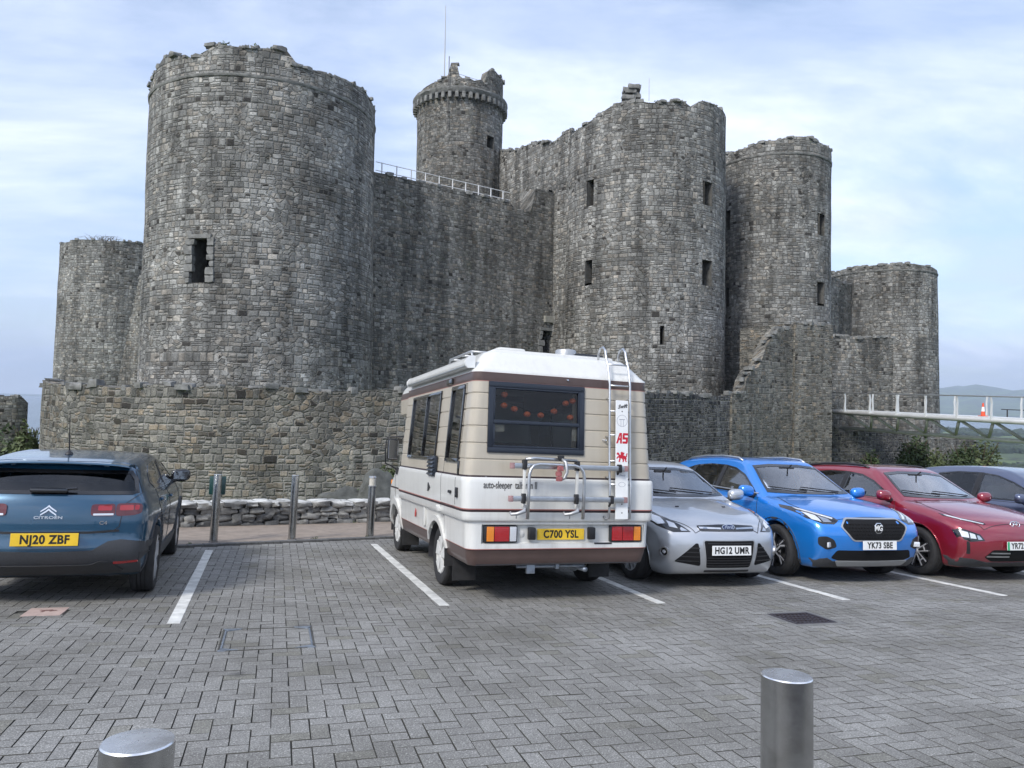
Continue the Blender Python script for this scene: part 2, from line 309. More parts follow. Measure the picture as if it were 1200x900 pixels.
M['deep_red'] = pm('dark_red_lens', (0.10, 0.006, 0.009), 0.1, coat=1.0)
M['amber'] = pm('amber_lens', (0.75, 0.24, 0.02), 0.15, coat=1.0)
M['clear_lens'] = pm('clear_lens', (0.72, 0.74, 0.77), 0.12, 0.3, coat=1.0)
M['reflector'] = pm('lamp_reflector', (0.62, 0.64, 0.67), 0.16, 0.9)
M['plate_w'] = pm('white_plate', (0.78, 0.79, 0.78), 0.35, coat=0.3, var=0.05)
M['plate_y'] = pm('yellow_plate', (0.80, 0.52, 0.03), 0.35, coat=0.3, var=0.08)
M['plate_g'] = pm('green_flash', (0.02, 0.38, 0.16), 0.35)
M['ink'] = pm('black_lettering', (0.012, 0.012, 0.012), 0.5)
M['leaf'] = pm('leaf_green', (0.045, 0.07, 0.025), 0.7, var=0.5, vscale=3)
M['leaf2'] = pm('leaf_light', (0.085, 0.11, 0.042), 0.7, var=0.5, vscale=3)
M['wood'] = pm('twig_bark', (0.09, 0.07, 0.05), 0.9)

def steel(name, M_rough=0.24):               # brushed stainless steel, the grain runs up the post
    m, t, b = newmat(name); b.inputs['Base Color'].default_value = (0.42, 0.42, 0.41, 1); b.inputs['Metallic'].default_value = 1
    tc = t.nodes.new('ShaderNodeTexCoord'); mp = t.nodes.new('ShaderNodeMapping'); mp.inputs['Scale'].default_value = (40, 40, 900); t.links.new(tc.outputs['Object'], mp.inputs[0])
    n = t.nodes.new('ShaderNodeTexNoise'); n.inputs['Scale'].default_value = 1.0; n.inputs['Detail'].default_value = 3; t.links.new(mp.outputs[0], n.inputs['Vector'])
    n2 = t.nodes.new('ShaderNodeTexNoise'); n2.inputs['Scale'].default_value = 9; n2.inputs['Detail'].default_value = 8; n2.inputs['Roughness'].default_value = 0.7; t.links.new(tc.outputs['Object'], n2.inputs['Vector'])
    r = t.nodes.new('ShaderNodeMapRange'); r.inputs['To Min'].default_value = M_rough - 0.1; r.inputs['To Max'].default_value = M_rough + 0.10; t.links.new(n2.outputs[0], r.inputs[0]); t.links.new(r.outputs[0], b.inputs['Roughness'])
    rc = t.nodes.new('ShaderNodeValToRGB'); rc.color_ramp.elements[0].color = (0.36, 0.355, 0.34, 1); rc.color_ramp.elements[1].color = (0.52, 0.52, 0.51, 1); rc.color_ramp.elements[0].position = 0.3; rc.color_ramp.elements[1].position = 0.60
    t.links.new(n2.outputs[0], rc.inputs[0]); t.links.new(rc.outputs[0], b.inputs['Base Color'])
    bp = t.nodes.new('ShaderNodeBump'); bp.inputs['Strength'].default_value = 0.25; bp.inputs['Distance'].default_value = 0.0006; t.links.new(n.outputs[0], bp.inputs['Height']); t.links.new(bp.outputs[0], b.inputs['Normal'])
    b.inputs['Anisotropic'].default_value = 0.6
    return m
M['steel'] = steel('brushed_steel')

def text_mesh(s, size, mat, parent, M4, name='lettering', sx=1.0, depth=0.002, bold=0.0, align='CENTER', spacing=1.0, shear=0.0):
    cu_ = bpy.data.curves.new('t', 'FONT'); cu_.body = s; cu_.size = size; cu_.extrude = depth; cu_.offset = bold; cu_.align_x = align; cu_.align_y = 'CENTER'; cu_.space_character = spacing; cu_.shear = shear
    o = bpy.data.objects.new('t', cu_); col.objects.link(o)
    dg = bpy.context.evaluated_depsgraph_get(); me = bpy.data.meshes.new_from_object(o.evaluated_get(dg)); bpy.data.objects.remove(o); bpy.data.curves.remove(cu_)
    me.transform(M4 @ Matrix.Diagonal((sx, 1, 1, 1)))
    me.materials.clear()
    return link(name, me, mat, parent)
# ---------------------------------------------------------------- ground, terrain, sea
def pz(x, y): return -(PW.x * x + PW.y * y) / PW.z
def sm(a, b, x):
    t = min(1, max(0, (x - a) / (b - a))); return t * t * (3 - 2 * t)
def terr(x, y):
    v = x * PV.x + y * PV.y; r = math.hypot(x - 5, y - 42); d = math.hypot(x, y); az = math.degrees(math.atan2(x, y))
    h = max(-3.2, pz(x, y) - 0.45) if v < 14.6 else (pz(x, y) - 0.45) * (1 - sm(14.6, 19, v)) + -3.3 * sm(14.6, 19, v)
    if r > 45: h = h * (1 - sm(45, 62, r)) + sm(45, 62, r) * (-6 - 52 * sm(60, 330, r))
    h += 0.25 * noise.noise(Vector((x * 0.15, y * 0.15, 0))) * (1 if v > 16 else 0)
    if d > 500:
        h = -57 + 5 * noise.noise(Vector((x * 0.0016, y * 0.0016, 3)))
        if az < 12 and az > -150: h = -57 - 14 * sm(600, 1100, d)
        elif d > 2600: h = -57 - 14 * sm(2600, 2900, d) * (1 - sm(4800, 5600, d))
        if d > 5600 and 12 < az < 150:
            rg = 0.55 + 0.4 * noise.noise(Vector((az * 0.22, 0.3, 1.7))) + 0.15 * noise.noise(Vector((az * 0.9, d * 0.0004, 4)))
            h += 620 * sm(5600, 10500, d) * rg * sm(14, 27, az)
        if d > 9000 and -150 < az < 0: h += 160 * sm(13000, 16000, d) * (0.35 + 0.5 * noise.noise(Vector((az * 0.13, 5, 2)))) * sm(-50, -36, az)
    return h
rad = [0.0, 3, 6, 9, 12, 14, 15, 16, 17, 18, 19, 20, 22, 24, 27, 30, 34, 38, 43, 48, 54, 60, 67, 75, 85, 100, 120, 150, 190, 240, 300, 380, 500, 700, 950, 1200, 1500, 1900, 2300, 2600, 2750, 2900, 3500, 4200, 4800, 5200, 5600, 6200, 7000, 8000, 9000, 10000, 11000, 12500, 14500]
NA = 360; tm = MB()
for r_ in rad:
    for k in range(NA):
        t = 2 * math.pi * k / NA; x, y = r_ * math.sin(t), r_ * math.cos(t); tm.v.append((x, y, terr(x, y)))
for i in range(len(rad) - 1):
    for k in range(NA):
        k2 = (k + 1) % NA; tm.f.append((i * NA + k, i * NA + k2, (i + 1) * NA + k2, (i + 1) * NA + k)); tm.mi.append(0)
m, t, b = newmat('grassland'); n = t.nodes.new; l = t.links.new
tc = n('ShaderNodeTexCoord'); vo = n('ShaderNodeTexVoronoi'); vo.inputs['Scale'].default_value = 0.006; l(tc.outputs['Object'], vo.inputs['Vector'])
ve = n('ShaderNodeTexVoronoi'); ve.feature = 'DISTANCE_TO_EDGE'; ve.inputs['Scale'].default_value = 0.006; l(tc.outputs['Object'], ve.inputs['Vector'])
no = n('ShaderNodeTexNoise'); no.inputs['Scale'].default_value = 0.6; no.inputs['Detail'].default_value = 9; l(tc.outputs['Object'], no.inputs['Vector'])
sp = n('ShaderNodeSeparateColor'); l(vo.outputs['Color'], sp.inputs[0]); rr = n('ShaderNodeValToRGB'); l(sp.outputs[0], rr.inputs[0])
rr.color_ramp.elements[0].color = (0.045, 0.07, 0.025, 1); rr.color_ramp.elements[1].color = (0.14, 0.20, 0.05, 1)
hd = n('ShaderNodeMapRange'); hd.inputs['From Max'].default_value = 0.05; l(ve.outputs['Distance'], hd.inputs[0])
mx = n('ShaderNodeMix'); mx.data_type = 'RGBA'; l(hd.outputs[0], mx.inputs['Factor']); mx.inputs['A'].default_value = (0.02, 0.03, 0.012, 1); l(rr.outputs[0], mx.inputs['B'])
r2 = n('ShaderNodeValToRGB'); r2.color_ramp.elements[0].color = (0.5, 0.5, 0.5, 1); r2.color_ramp.elements[1].color = (1.2, 1.2, 1.2, 1); l(no.outputs[0], r2.inputs[0])
mu = n('ShaderNodeMix'); mu.data_type = 'RGBA'; mu.blend_type = 'MULTIPLY'; mu.inputs['Factor'].default_value = 1; l(mx.outputs['Result'], mu.inputs['A']); l(r2.outputs[0], mu.inputs['B']); l(mu.outputs['Result'], b.inputs['Base Color']); b.inputs['Roughness'].default_value = 0.95
M['grass'] = m
tag(tm.build('ground', m, smooth=True), kind='structure')
M['sea'] = pm('sea_water', (0.05, 0.075, 0.09), 0.25, bump=(0.4, 0.3), vscale=0.2)
sea = MB(); sea.v = [(14000 * math.sin(2 * math.pi * k / 64), 14000 * math.cos(2 * math.pi * k / 64), -61.0) for k in range(64)]; sea.f = [tuple(range(64))[::-1]]; sea.mi = [0]
tag(sea.build('sea', M['sea']), kind='structure')

# car park paving: herringbone of 200 x 100 mm blocks with chamfered edges
def vk(u): return 11.84 + 0.326 * u        # front edge of the kerb
def vw(u): return 14.25 + 0.315 * u        # front face of the dry-stone wall
LINES = [(-0.88, 11.3, -0.79, 6.73), (1.455, 11.9, 1.58, 7.12), (3.80, 11.9, 3.83, 6.93), (6.05, 11.9, 6.07, 6.82), (8.30, 11.9, 8.34, 6.78), (10.6, 11.9, 10.6, 6.75), (-3.2, 10.5, -3.15, 6.6)]
def near_cover(u, v):
    if -0.37 < u < 0.29 and 5.81 < v < 6.44: return 1
    if 4.655 < u < 5.13 and 5.87 < v < 6.31: return 2
    if -2.02 < u < -1.73 and 7.17 < v < 7.50: return 3
    for (ua, va, ub, vb) in LINES:
        if vb <= v <= va and abs(u - (ub + (ua - ub) * (v - vb) / (va - vb))) < 0.05: return 4
    return 0
g_ = 0.1; us, vs_, rnd_ = [], [], []
V8, C8 = [], []
for ci in range(-95, 135):
    for ri in range(-8, 165):
        k = (ci + ri) % 4
        if k == 0: a, b_, w_, h_ = ci, ri, 2, 1
        elif k == 2: a, b_, w_, h_ = ci, ri, 1, 2
        else: continue
        u_c, v_c = (a + w_ / 2) * g_, (b_ + h_ / 2) * g_
        if v_c > vk(u_c) - 0.02 or near_cover(u_c, v_c) in (2, 3): continue
        V8.append((a * g_, b_ * g_, (a + w_) * g_, (b_ + h_) * g_))
V8 = np.array(V8); n8 = len(V8)
jit = rng.normal(0, 0.0009, (n8, 2)); tilt = rng.normal(0, 0.0006, (n8, 4)); hz = rng.normal(0, 0.0007, n8)
i0, i1 = 0.0016, 0.0036
X0, Y0, X1, Y1 = (V8[:, k] for k in range(4))
vv = np.zeros((n8, 8, 3))
for k, (xa, ya, ins, dz) in enumerate([(X0, Y0, i0, -0.005), (X1, Y0, i0, -0.005), (X1, Y1, i0, -0.005), (X0, Y1, i0, -0.005), (X0, Y0, i1, 0), (X1, Y0, i1, 0), (X1, Y1, i1, 0), (X0, Y1, i1, 0)]):
    sx = np.where(xa is X0, 1, -1); sy = 1 if ya is Y0 else -1; sx = 1 if xa is X0 else -1
    vv[:, k, 0] = xa + sx * ins + jit[:, 0]; vv[:, k, 1] = ya + sy * ins + jit[:, 1]; vv[:, k, 2] = dz + hz + (tilt[:, k - 4] if k > 3 else 0)
Un, Vn, Wn = (np.array(q) for q in (PU, PV, PW))
co = vv[..., 0:1] * Un + vv[..., 1:2] * Vn + vv[..., 2:3] * Wn
fc = np.array([(4, 5, 6, 7), (0, 1, 5, 4), (1, 2, 6, 5), (2, 3, 7, 6), (3, 0, 4, 7)])
faces = (np.arange(n8)[:, None, None] * 8 + fc[None]).reshape(-1, 4)
me = bpy.data.meshes.new('car_park'); me.vertices.add(n8 * 8); me.vertices.foreach_set('co', co.reshape(-1)); me.loops.add(faces.size); me.loops.foreach_set('vertex_index', faces.reshape(-1).astype(np.int32))
me.polygons.add(len(faces)); me.polygons.foreach_set('loop_start', np.arange(0, faces.size, 4, dtype=np.int32)); me.update(calc_edges=True); me.shade_flat()
at_ = me.attributes.new('block', 'FLOAT', 'FACE'); at_.data.foreach_set('value', np.repeat(rng.random(n8), 5).astype(np.float32))
m, t, b = newmat('grey_block_paving'); n = t.nodes.new; l = t.links.new
aa = n('ShaderNodeAttribute'); aa.attribute_name = 'block'; tc = n('ShaderNodeTexCoord')
rr = n('ShaderNodeValToRGB'); e = rr.color_ramp.elements; e[0].color = (0.202, 0.200, 0.189, 1); e[1].color = (0.245, 0.243, 0.231, 1); q = e.new(0.06); q.color = (0.19, 0.186, 0.162, 1); q = e.new(0.12); q.color = (0.202, 0.199, 0.189, 1); l(aa.outputs['Fac'], rr.inputs[0])
g1 = n('ShaderNodeTexNoise'); g1.inputs['Scale'].default_value = 130; g1.inputs['Detail'].default_value = 2; l(tc.outputs['Object'], g1.inputs['Vector'])
gr = n('ShaderNodeValToRGB'); e = gr.color_ramp.elements; e[0].position = 0.34; e[0].color = (0.62,) * 3 + (1,); e[1].position = 0.60; e[1].color = (1.15,) * 3 + (1,); q = e.new(0.72); q.color = (2.1,) * 3 + (1,); l(g1.outputs[0], gr.inputs[0])
m1 = n('ShaderNodeMix'); m1.data_type = 'RGBA'; m1.blend_type = 'MULTIPLY'; m1.inputs['Factor'].default_value = 1; l(rr.outputs[0], m1.inputs['A']); l(gr.outputs[0], m1.inputs['B'])
g2 = n('ShaderNodeTexNoise'); g2.inputs['Scale'].default_value = 0.9; g2.inputs['Detail'].default_value = 9; g2.inputs['Roughness'].default_value = 0.62; l(tc.outputs['Object'], g2.inputs['Vector'])
gs = n('ShaderNodeValToRGB'); e = gs.color_ramp.elements; e[0].position = 0.32; e[0].color = (0.68, 0.67, 0.64, 1); e[1].position = 0.64; e[1].color = (1.12, 1.12, 1.12, 1); l(g2.outputs[0], gs.inputs[0])
m2 = n('ShaderNodeMix'); m2.data_type = 'RGBA'; m2.blend_type = 'MULTIPLY'; m2.inputs['Factor'].default_value = 1; l(m1.outputs['Result'], m2.inputs['A']); l(gs.outputs[0], m2.inputs['B'])
g3 = n('ShaderNodeTexNoise'); g3.inputs['Scale'].default_value = 2.6; g3.inputs['Detail'].default_value = 8; g3.inputs['Roughness'].default_value = 0.75; l(tc.outputs['Object'], g3.inputs['Vector'])
g4 = n('ShaderNodeValToRGB'); e = g4.color_ramp.elements; e[0].position = 0.60; e[0].color = (0, 0, 0, 1); e[1].position = 0.78; e[1].color = (0.55,) * 3 + (1,); l(g3.outputs[0], g4.inputs[0])
m3 = n('ShaderNodeMix'); m3.data_type = 'RGBA'; l(g4.outputs[0], m3.inputs['Factor']); l(m2.outputs['Result'], m3.inputs['A']); m3.inputs['B'].default_value = (0.075, 0.072, 0.05, 1)
sv = n('ShaderNodeTexVoronoi'); sv.inputs['Scale'].default_value = 1.3; wv = n('ShaderNodeVectorMath'); wv.operation = 'MULTIPLY_ADD'; l(g3.outputs['Color'], wv.inputs[0]); wv.inputs[1].default_value = (.35, .35, .35); l(tc.outputs['Object'], wv.inputs[2]); l(wv.outputs[0], sv.inputs['Vector'])
sc1 = n('ShaderNodeSeparateColor'); l(sv.outputs['Color'], sc1.inputs[0]); thr = n('ShaderNodeMath'); thr.operation = 'MULTIPLY'; l(sc1.outputs[0], thr.inputs[0]); thr.inputs[1].default_value = .13
dif = n('ShaderNodeMath'); dif.operation = 'SUBTRACT'; l(thr.outputs[0], dif.inputs[0]); l(sv.outputs['Distance'], dif.inputs[1]); spt = n('ShaderNodeMapRange'); spt.inputs['From Min'].default_value = 0; spt.inputs['From Max'].default_value = .05; spt.inputs['To Max'].default_value = .5; l(dif.outputs[0], spt.inputs[0])
m4 = n('ShaderNodeMix'); m4.data_type = 'RGBA'; l(spt.outputs[0], m4.inputs['Factor']); l(m3.outputs['Result'], m4.inputs['A']); m4.inputs['B'].default_value = (.05, .05, .052, 1)
l(m4.outputs['Result'], b.inputs['Base Color']); b.inputs['Roughness'].default_value = 0.82; b.inputs['Specular IOR Level'].default_value = 0.35
bp = n('ShaderNodeBump'); bp.inputs['Strength'].default_value = 0.5; bp.inputs['Distance'].default_value = 0.002; l(g1.outputs[0], bp.inputs['Height']); l(bp.outputs[0], b.inputs['Normal'])
M['paving'] = m; M['joint'] = pm('joint_sand', (0.06, 0.058, 0.05), 0.95, var=0.5, vscale=3)
me.materials.append(m); me.materials.append(M['joint']); me.polygons.foreach_set('material_index', np.tile([0, 1, 1, 1, 1], n8).astype(np.int32)); cpk = bpy.data.objects.new('car_park', me); col.objects.link(cpk); tag(cpk, kind='structure')
bed = MB(); bed.add([P(u, v, -0.010) for u, v in ((-9.6, -0.9), (13.6, -0.9), (13.6, vk(13.6)), (-9.6, vk(-9.6)))], [(0, 1, 2, 3)])
tag(bed.build('paving_bed', M['joint']), kind='structure')
M['asphalt'] = pm('road_asphalt', (0.05, 0.05, 0.052), 0.9, var=0.2, vscale=4)
rd = MB(); rd.add([P(u, v, -0.03) for u, v in ((-40, -30), (40, -30), (40, -0.85), (-40, -0.85))], [(0, 1, 2, 3)])
for ua, ub in ((-40, -9.5), (13.5, 40)): rd.add([P(u, v, -0.03) for u, v in ((ua, -0.85), (ub, -0.85), (ub, vk(ub) if ua > 0 else 9), (ua, vk(ua) if ua > 0 else 1))], [(0, 1, 2, 3)])
tag(rd.build('road', M['asphalt']), kind='structure')
M['white_block'] = pm('worn_white_blocks', (0.60, 0.60, 0.57), 0.75, var=0.28, vscale=7, bump=(0.4, 0.002))
for (ua, va, ub, vb) in LINES:
    q = MB(); L_ = va - vb; nb = int(L_ / 0.2)
    for k in range(nb):
        f0, f1 = vb + k * 0.2 + 0.002, vb + (k + 1) * 0.2 - 0.002
        uc = lambda v: ub + (ua - ub) * (v - vb) / L_
        if f1 > vk(uc(f1)) - 0.02: break
        dz = random.gauss(0, 0.0006); c4 = [(uc(f0) - 0.052, f0), (uc(f0) + 0.052, f0), (uc(f1) + 0.052, f1), (uc(f1) - 0.052, f1)]
        c4i = [(uc(f0) - 0.049, f0 + .003), (uc(f0) + 0.049, f0 + .003), (uc(f1) + 0.049, f1 - .003), (uc(f1) - 0.049, f1 - .003)]
        q.add([P(a, c, -0.003) for a, c in c4] + [P(a, c, 0.004 + dz) for a, c in c4i], [(4, 5, 6, 7), (0, 1, 5, 4), (1, 2, 6, 5), (2, 3, 7, 6), (3, 0, 4, 7)])
    tag(q.build('parking_line', M['white_block']), kind='structure')
# kerb setts and the buff footpath
M['kerb'] = pm('kerb_setts', (0.11, 0.11, 0.108), 0.85, var=0.3, vscale=9, bump=(0.4, 0.004))
kb = MB()
for k in range(-95, 170):
    u = k * 0.105; Mk = Matrix.Translation(P(u, vk(u) + 0.07, 0.028 + random.gauss(0, 0.001))) @ Matrix(((PU.x, PV.x, PW.x), (PU.y, PV.y, PW.y), (PU.z, PV.z, PW.z))).to_4x4() @ Matrix.Rotation(math.atan(0.326), 4, 'Z')
    kb.rbox((0, 0, -0.03), (0.053, 0.07, 0.034), 0.006, Mk)
tag(kb.build('kerb', M['kerb']), kind='structure')
M['buff'] = pm('buff_resin_path', (0.26, 0.215, 0.175), 0.9, var=0.22, vscale=6, bump=(0.5, 0.004))
pa = MB(); NU = 30
for i in range(NU + 1):
    u = -10 + 28 * i / NU; pa.v += [tuple(P(u, vk(u) + 0.13, 0.022)), tuple(P(u, vw(u) + 0.3, 0.03))]
pa.f = [(2 * i, 2 * i + 2, 2 * i + 3, 2 * i + 1) for i in range(NU)]; pa.mi = [0] * NU
tag(pa.build('footpath', M['buff']), kind='structure')

# ---------------------------------------------------------------- inspection cover, drain, marker slab
PM3 = Matrix(((PU.x, PV.x, PW.x), (PU.y, PV.y, PW.y), (PU.z, PV.z, PW.z))).to_4x4()
def uvM(u, v, w=0, rz=0): return Matrix.Translation(P(u, v, w)) @ PM3 @ Matrix.Rotation(rz, 4, 'Z')   # local x = u (right), y = v (away)
cov = empty('manhole_cover', uvM(-0.04, 6.12), 'recessed inspection cover filled with paving blocks, steel corners showing, in the open bay', 'manhole cover')
M['galv'] = pm('galvanised_edge', (0.33, 0.37, 0.42), 0.45, 0.8, var=0.3, vscale=12)
fr = MB()
for (cx_, cy_, hx_, hy_) in ((0, 0.325, .345, .004), (0, -0.325, .345, .003), (-.34, 0, .004, .325), (.34, 0, .004, .325)): fr.box((cx_, cy_, 0.0), (hx_, hy_, 0.0045))
fr.build('cover_rim', M['joint'], cov)
for sx in (-1, 1):
    c = MB(); c.box((sx * .322, 0, 0.001), (.006, .27, 0.006))
    for sy in (-1, 1):
        c.prism([(sx * .345, sy * .33), (sx * .20, sy * .325), (sx * .31, sy * .27)][::(1 if sx * sy < 0 else -1)], 0.008)
    c.build('corner_plate', M['galv'], cov)
M['iron'] = pm('cast_iron', (0.045, 0.036, 0.04), 0.6, 0.4, var=0.3, vscale=20, bump=(0.4, 0.003))
dr = empty('drain_grate', uvM(4.89, 6.09), 'dark cast iron drain grate set in the block paving', 'drain')
f = MB()
for cx_, cy_, hx_, hy_ in ((0, .2, .235, .02), (0, -.2, .235, .02), (-.22, 0, .02, .18), (.22, 0, .02, .18)): f.rbox((cx_, cy_, -0.008), (hx_, hy_, 0.012), 0.003)
f.build('frame', M['iron'], dr)
f = MB()
for k in range(9): f.rbox((-.18 + k * .045, 0, -0.012), (.009, .18, 0.012), 0.003)
for k in range(4): f.rbox((0, -.12 + k * .08, -0.0125), (.2, .012, 0.0118), 0.003)
f.build('grille_bars', M['iron'], dr)
f = MB(); f.box((0, 0, -.045), (.2, .18, .003)); f.build('sump', M['void'], dr); f = MB()
for cx_, cy_, hx_, hy_ in ((0, .255, .30, .035), (0, -.255, .30, .035), (-.267, 0, .033, .22), (.267, 0, .033, .22)): f.box((cx_, cy_, -.004), (hx_, hy_, .0055))
f.build('concrete_surround', pm('worn_concrete', (.15, .15, .145), .9, var=.2, vscale=10), dr)
mk = empty('marker_slab', uvM(-1.875, 7.335), 'small pinkish square slab with worn dark lettering in the paving behind the dark blue car', 'paving slab')
f = MB(); f.rbox((0, 0, -0.006), (.148, .16, .009), .002); f.build('slab', pm('pink_stone', (0.44, 0.335, 0.295), 0.8, var=0.15, vscale=12), mk)
f = MB()
for (x, y, a, b2) in ((-.05, .02, .03, .010), (-.02, -.01, .012, .02), (.03, .03, .022, .008), (.055, -.015, .03, .012), (.01, .055, .035, .006), (.06, .02, .012, .014)): f.box((x, y, .0035), (a, b2, .001), Matrix.Rotation(.4 * x * 30, 4, 'Z'))
f.build('worn_mark', pm('worn_mark', (0.16, 0.08, 0.07), 0.9, var=0.4, vscale=60), mk)

# ---------------------------------------------------------------- walls: a gridded, ragged, thick masonry surface with real openings
def circle_curve(c, r_, th0):
    def f(s):
        t = th0 + s / r_; nrm = Vector((math.cos(t), math.sin(t))); return Vector((c[0], c[1])) + nrm * r_, nrm
    return f, 2 * math.pi * r_
def poly_curve(pts, smooth_=False):
    pts = [Vector(q) for q in pts]
    if smooth_:
        out = []
        for i in range(len(pts) - 1):
            p0, p1, p2, p3 = pts[max(i - 1, 0)], pts[i], pts[i + 1], pts[min(i + 2, len(pts) - 1)]
            for k in range(8):
                t = k / 8; out.append(0.5 * ((2 * p1) + (p2 - p0) * t + (2 * p0 - 5 * p1 + 4 * p2 - p3) * t * t + (3 * p1 - p0 - 3 * p2 + p3) * t ** 3))
        pts = out + [pts[-1]]
    cum = [0.0]
    for a, b_ in zip(pts, pts[1:]): cum.append(cum[-1] + (b_ - a).length)
    def f(s):
        i = 0
        while i < len(pts) - 2 and s > cum[i + 1]: i += 1
        t = (s - cum[i]) / (cum[i + 1] - cum[i]); p = pts[i].lerp(pts[i + 1], t)
        def nr(j):
            a, b_ = pts[max(j - 1, 0)], pts[min(j + 1, len(pts) - 1)]; d = (b_ - a).normalized(); return Vector((d.y, -d.x))
        nn = nr(i).lerp(nr(i + 1), t) if smooth_ else Vector(((pts[i + 1] - pts[i]).normalized().y, -(pts[i + 1] - pts[i]).normalized().x))
        return p, nn.normalized()
    return f, cum[-1], cum
def hit(curve, length, x, y, lo=0.0, hi=None):   # s and z of the surface point seen at a photo pixel
    best = None; d = ray(x, y); n_ = 1200; hi = length if hi is None else hi; prev = None
    for i in range(n_ + 1):
        s = lo + (hi - lo) * i / n_; p, nn = curve(s); cr_ = p.x * d.y - p.y * d.x
        if prev is not None and cr_ * prev[1] <= 0 and p.y > 0:
            s_ = prev[0] + (s - prev[0]) * abs(prev[1]) / (abs(prev[1]) + abs(cr_) + 1e-12); q, _ = curve(s_); Y = q.y
            if best is None or Y < best[2]: best = (s_, EYE.z + d.z * Y / d.y, Y)
        prev = (s, cr_)
    return best
def jag(s, amp=0.35, seed=0.0, step=0.6):
    k = math.floor(s / step + 0.3 * math.sin(s * 1.7 + seed)); return amp * (noise.noise(Vector((k * 0.37, seed, 1.3))) * 1.2 + 0.6 * noise.noise(Vector((s * 0.25, seed, 7))))
def masonry(name, mat, parent, curve, length, zbot, ztop, ds=0.7, dz=0.8, thick=1.2, closed=False, wins=(), batter=None, rough=0.035, rubble=0.0, rng_=None, inner=True, seed=1.0, wmat=None):
    S = list(np.linspace(0, length, max(3, int(length / ds)) + 1)); zmin = min(ztop(s) for s in S) - 0.05
    Z = list(np.linspace(zbot, zmin, max(2, int((zmin - zbot) / dz)) + 1))
    for w in wins:
        S = [s for s in S if not (abs(s - w[0]) < 0.18 or abs(s - w[1]) < 0.18 or w[0] < s < w[1])] + [w[0], w[1]]
        Z = [z for z in Z if not (abs(z - w[2]) < 0.15 or abs(z - w[3]) < 0.15)] + [w[2], w[3]]
    S = sorted(set(round(s, 4) for s in S)); Z = sorted(set(round(z, 4) for z in Z if z <= zmin + 1e-6))
    if closed: S = [s for s in S if s < length - 1e-3]
    nz = len(Z) + 1; vs, uv = [], []
    def edge_of(s, z): return any(w[0] - .01 <= s <= w[1] + .01 and w[2] - .01 <= z <= w[3] + .01 for w in wins)
    for s in S:
        p, nn = curve(s)
        for j in range(nz):
            z = Z[j] if j < nz - 1 else ztop(s)
            o = (batter(z) if batter else 0) + (0 if edge_of(s, z) else rough * noise.noise(Vector((s * 0.7, z * 0.8, seed))))
            vs.append((p.x + nn.x * o, p.y + nn.y * o, z)); uv.append((s, z))
    no_ = len(vs)
    for s in S:
        p, nn = curve(s); z = ztop(s)
        vs.append((p.x - nn.x * thick, p.y - nn.y * thick, z - 0.05)); uv.append((s, z + thick)); vs.append((p.x - nn.x * thick, p.y - nn.y * thick, zbot)); uv.append((s, zbot))
    fs = []; m_ = len(S); rngi = range(m_ if closed else m_ - 1)
    inwin = lambda s, z: any(w[0] < s < w[1] and w[2] < z < w[3] for w in wins)
    for i in rngi:
        i2 = (i + 1) % m_; sc = (S[i] + (S[i2] if i2 else length)) / 2
        for j in range(nz - 1):
            zc = (Z[j] + (Z[j + 1] if j + 1 < nz - 1 else zmin + 0.2)) / 2
            if inwin(sc, zc): continue
            fs.append((i * nz + j, i2 * nz + j, i2 * nz + j + 1, i * nz + j + 1))
        fs.append((i * nz + nz - 1, i2 * nz + nz - 1, no_ + i2 * 2, no_ + i * 2)); fs.append((no_ + i * 2, no_ + i2 * 2, no_ + i2 * 2 + 1, no_ + i * 2 + 1))
    if not closed:
        for i in (0, m_ - 1):
            col_ = [i * nz + j for j in range(nz)] + [no_ + i * 2, no_ + i * 2 + 1]; fs.append(tuple(col_[::-1] if i == 0 else col_))
    me = bpy.data.meshes.new(name); me.from_pydata(vs, [], fs); ul = me.uv_layers.new(name='UVMap')
    for pl in me.polygons:
        q = [me.loops[li].vertex_index for li in pl.loop_indices]; us_ = [uv[k][0] for k in q]; wrap = closed and max(us_) - min(us_) > length / 2
        nn_ = pl.normal; side = (not closed) and abs(nn_.z) < 0.5 and len(q) > 4
        for li, k in zip(pl.loop_indices, q):
            a, b_ = uv[k]
            if wrap and a < length / 2: a += length
            if side: a = vs[k][0] * 0.7 + vs[k][1]; b_ = vs[k][2]
            ul.data[li].uv = (a + seed * 13.7, b_ + seed * 3.1)
    o = link(name, me, mat, parent)
    me.shade_smooth(); me.set_sharp_from_angle(angle=R(50))
    for w in wins:
        dep = w[4] if len(w) > 4 else 0.9; wo_ = MB(); a4 = []
        for s, z in ((w[0], w[2]), (w[1], w[2]), (w[1], w[3]), (w[0], w[3])):
            p, nn = curve(s); bt = batter(z) if batter else 0; a4.append(((p.x + nn.x * bt, p.y + nn.y * bt, z), (p.x - nn.x * dep, p.y - nn.y * dep, z)))
        ov = [a[0] for a in a4]; iv = [a[1] for a in a4]
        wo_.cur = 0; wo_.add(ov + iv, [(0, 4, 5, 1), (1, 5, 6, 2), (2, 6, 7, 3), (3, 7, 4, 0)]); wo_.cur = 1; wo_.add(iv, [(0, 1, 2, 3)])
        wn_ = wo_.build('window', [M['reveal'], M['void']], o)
        # rough dressed stones about the opening
        p, nn = curve((w[0] + w[1]) / 2); T = Vector((-nn.y, nn.x, 0)); jb = MB(); rz_ = math.atan2(T.y, T.x)
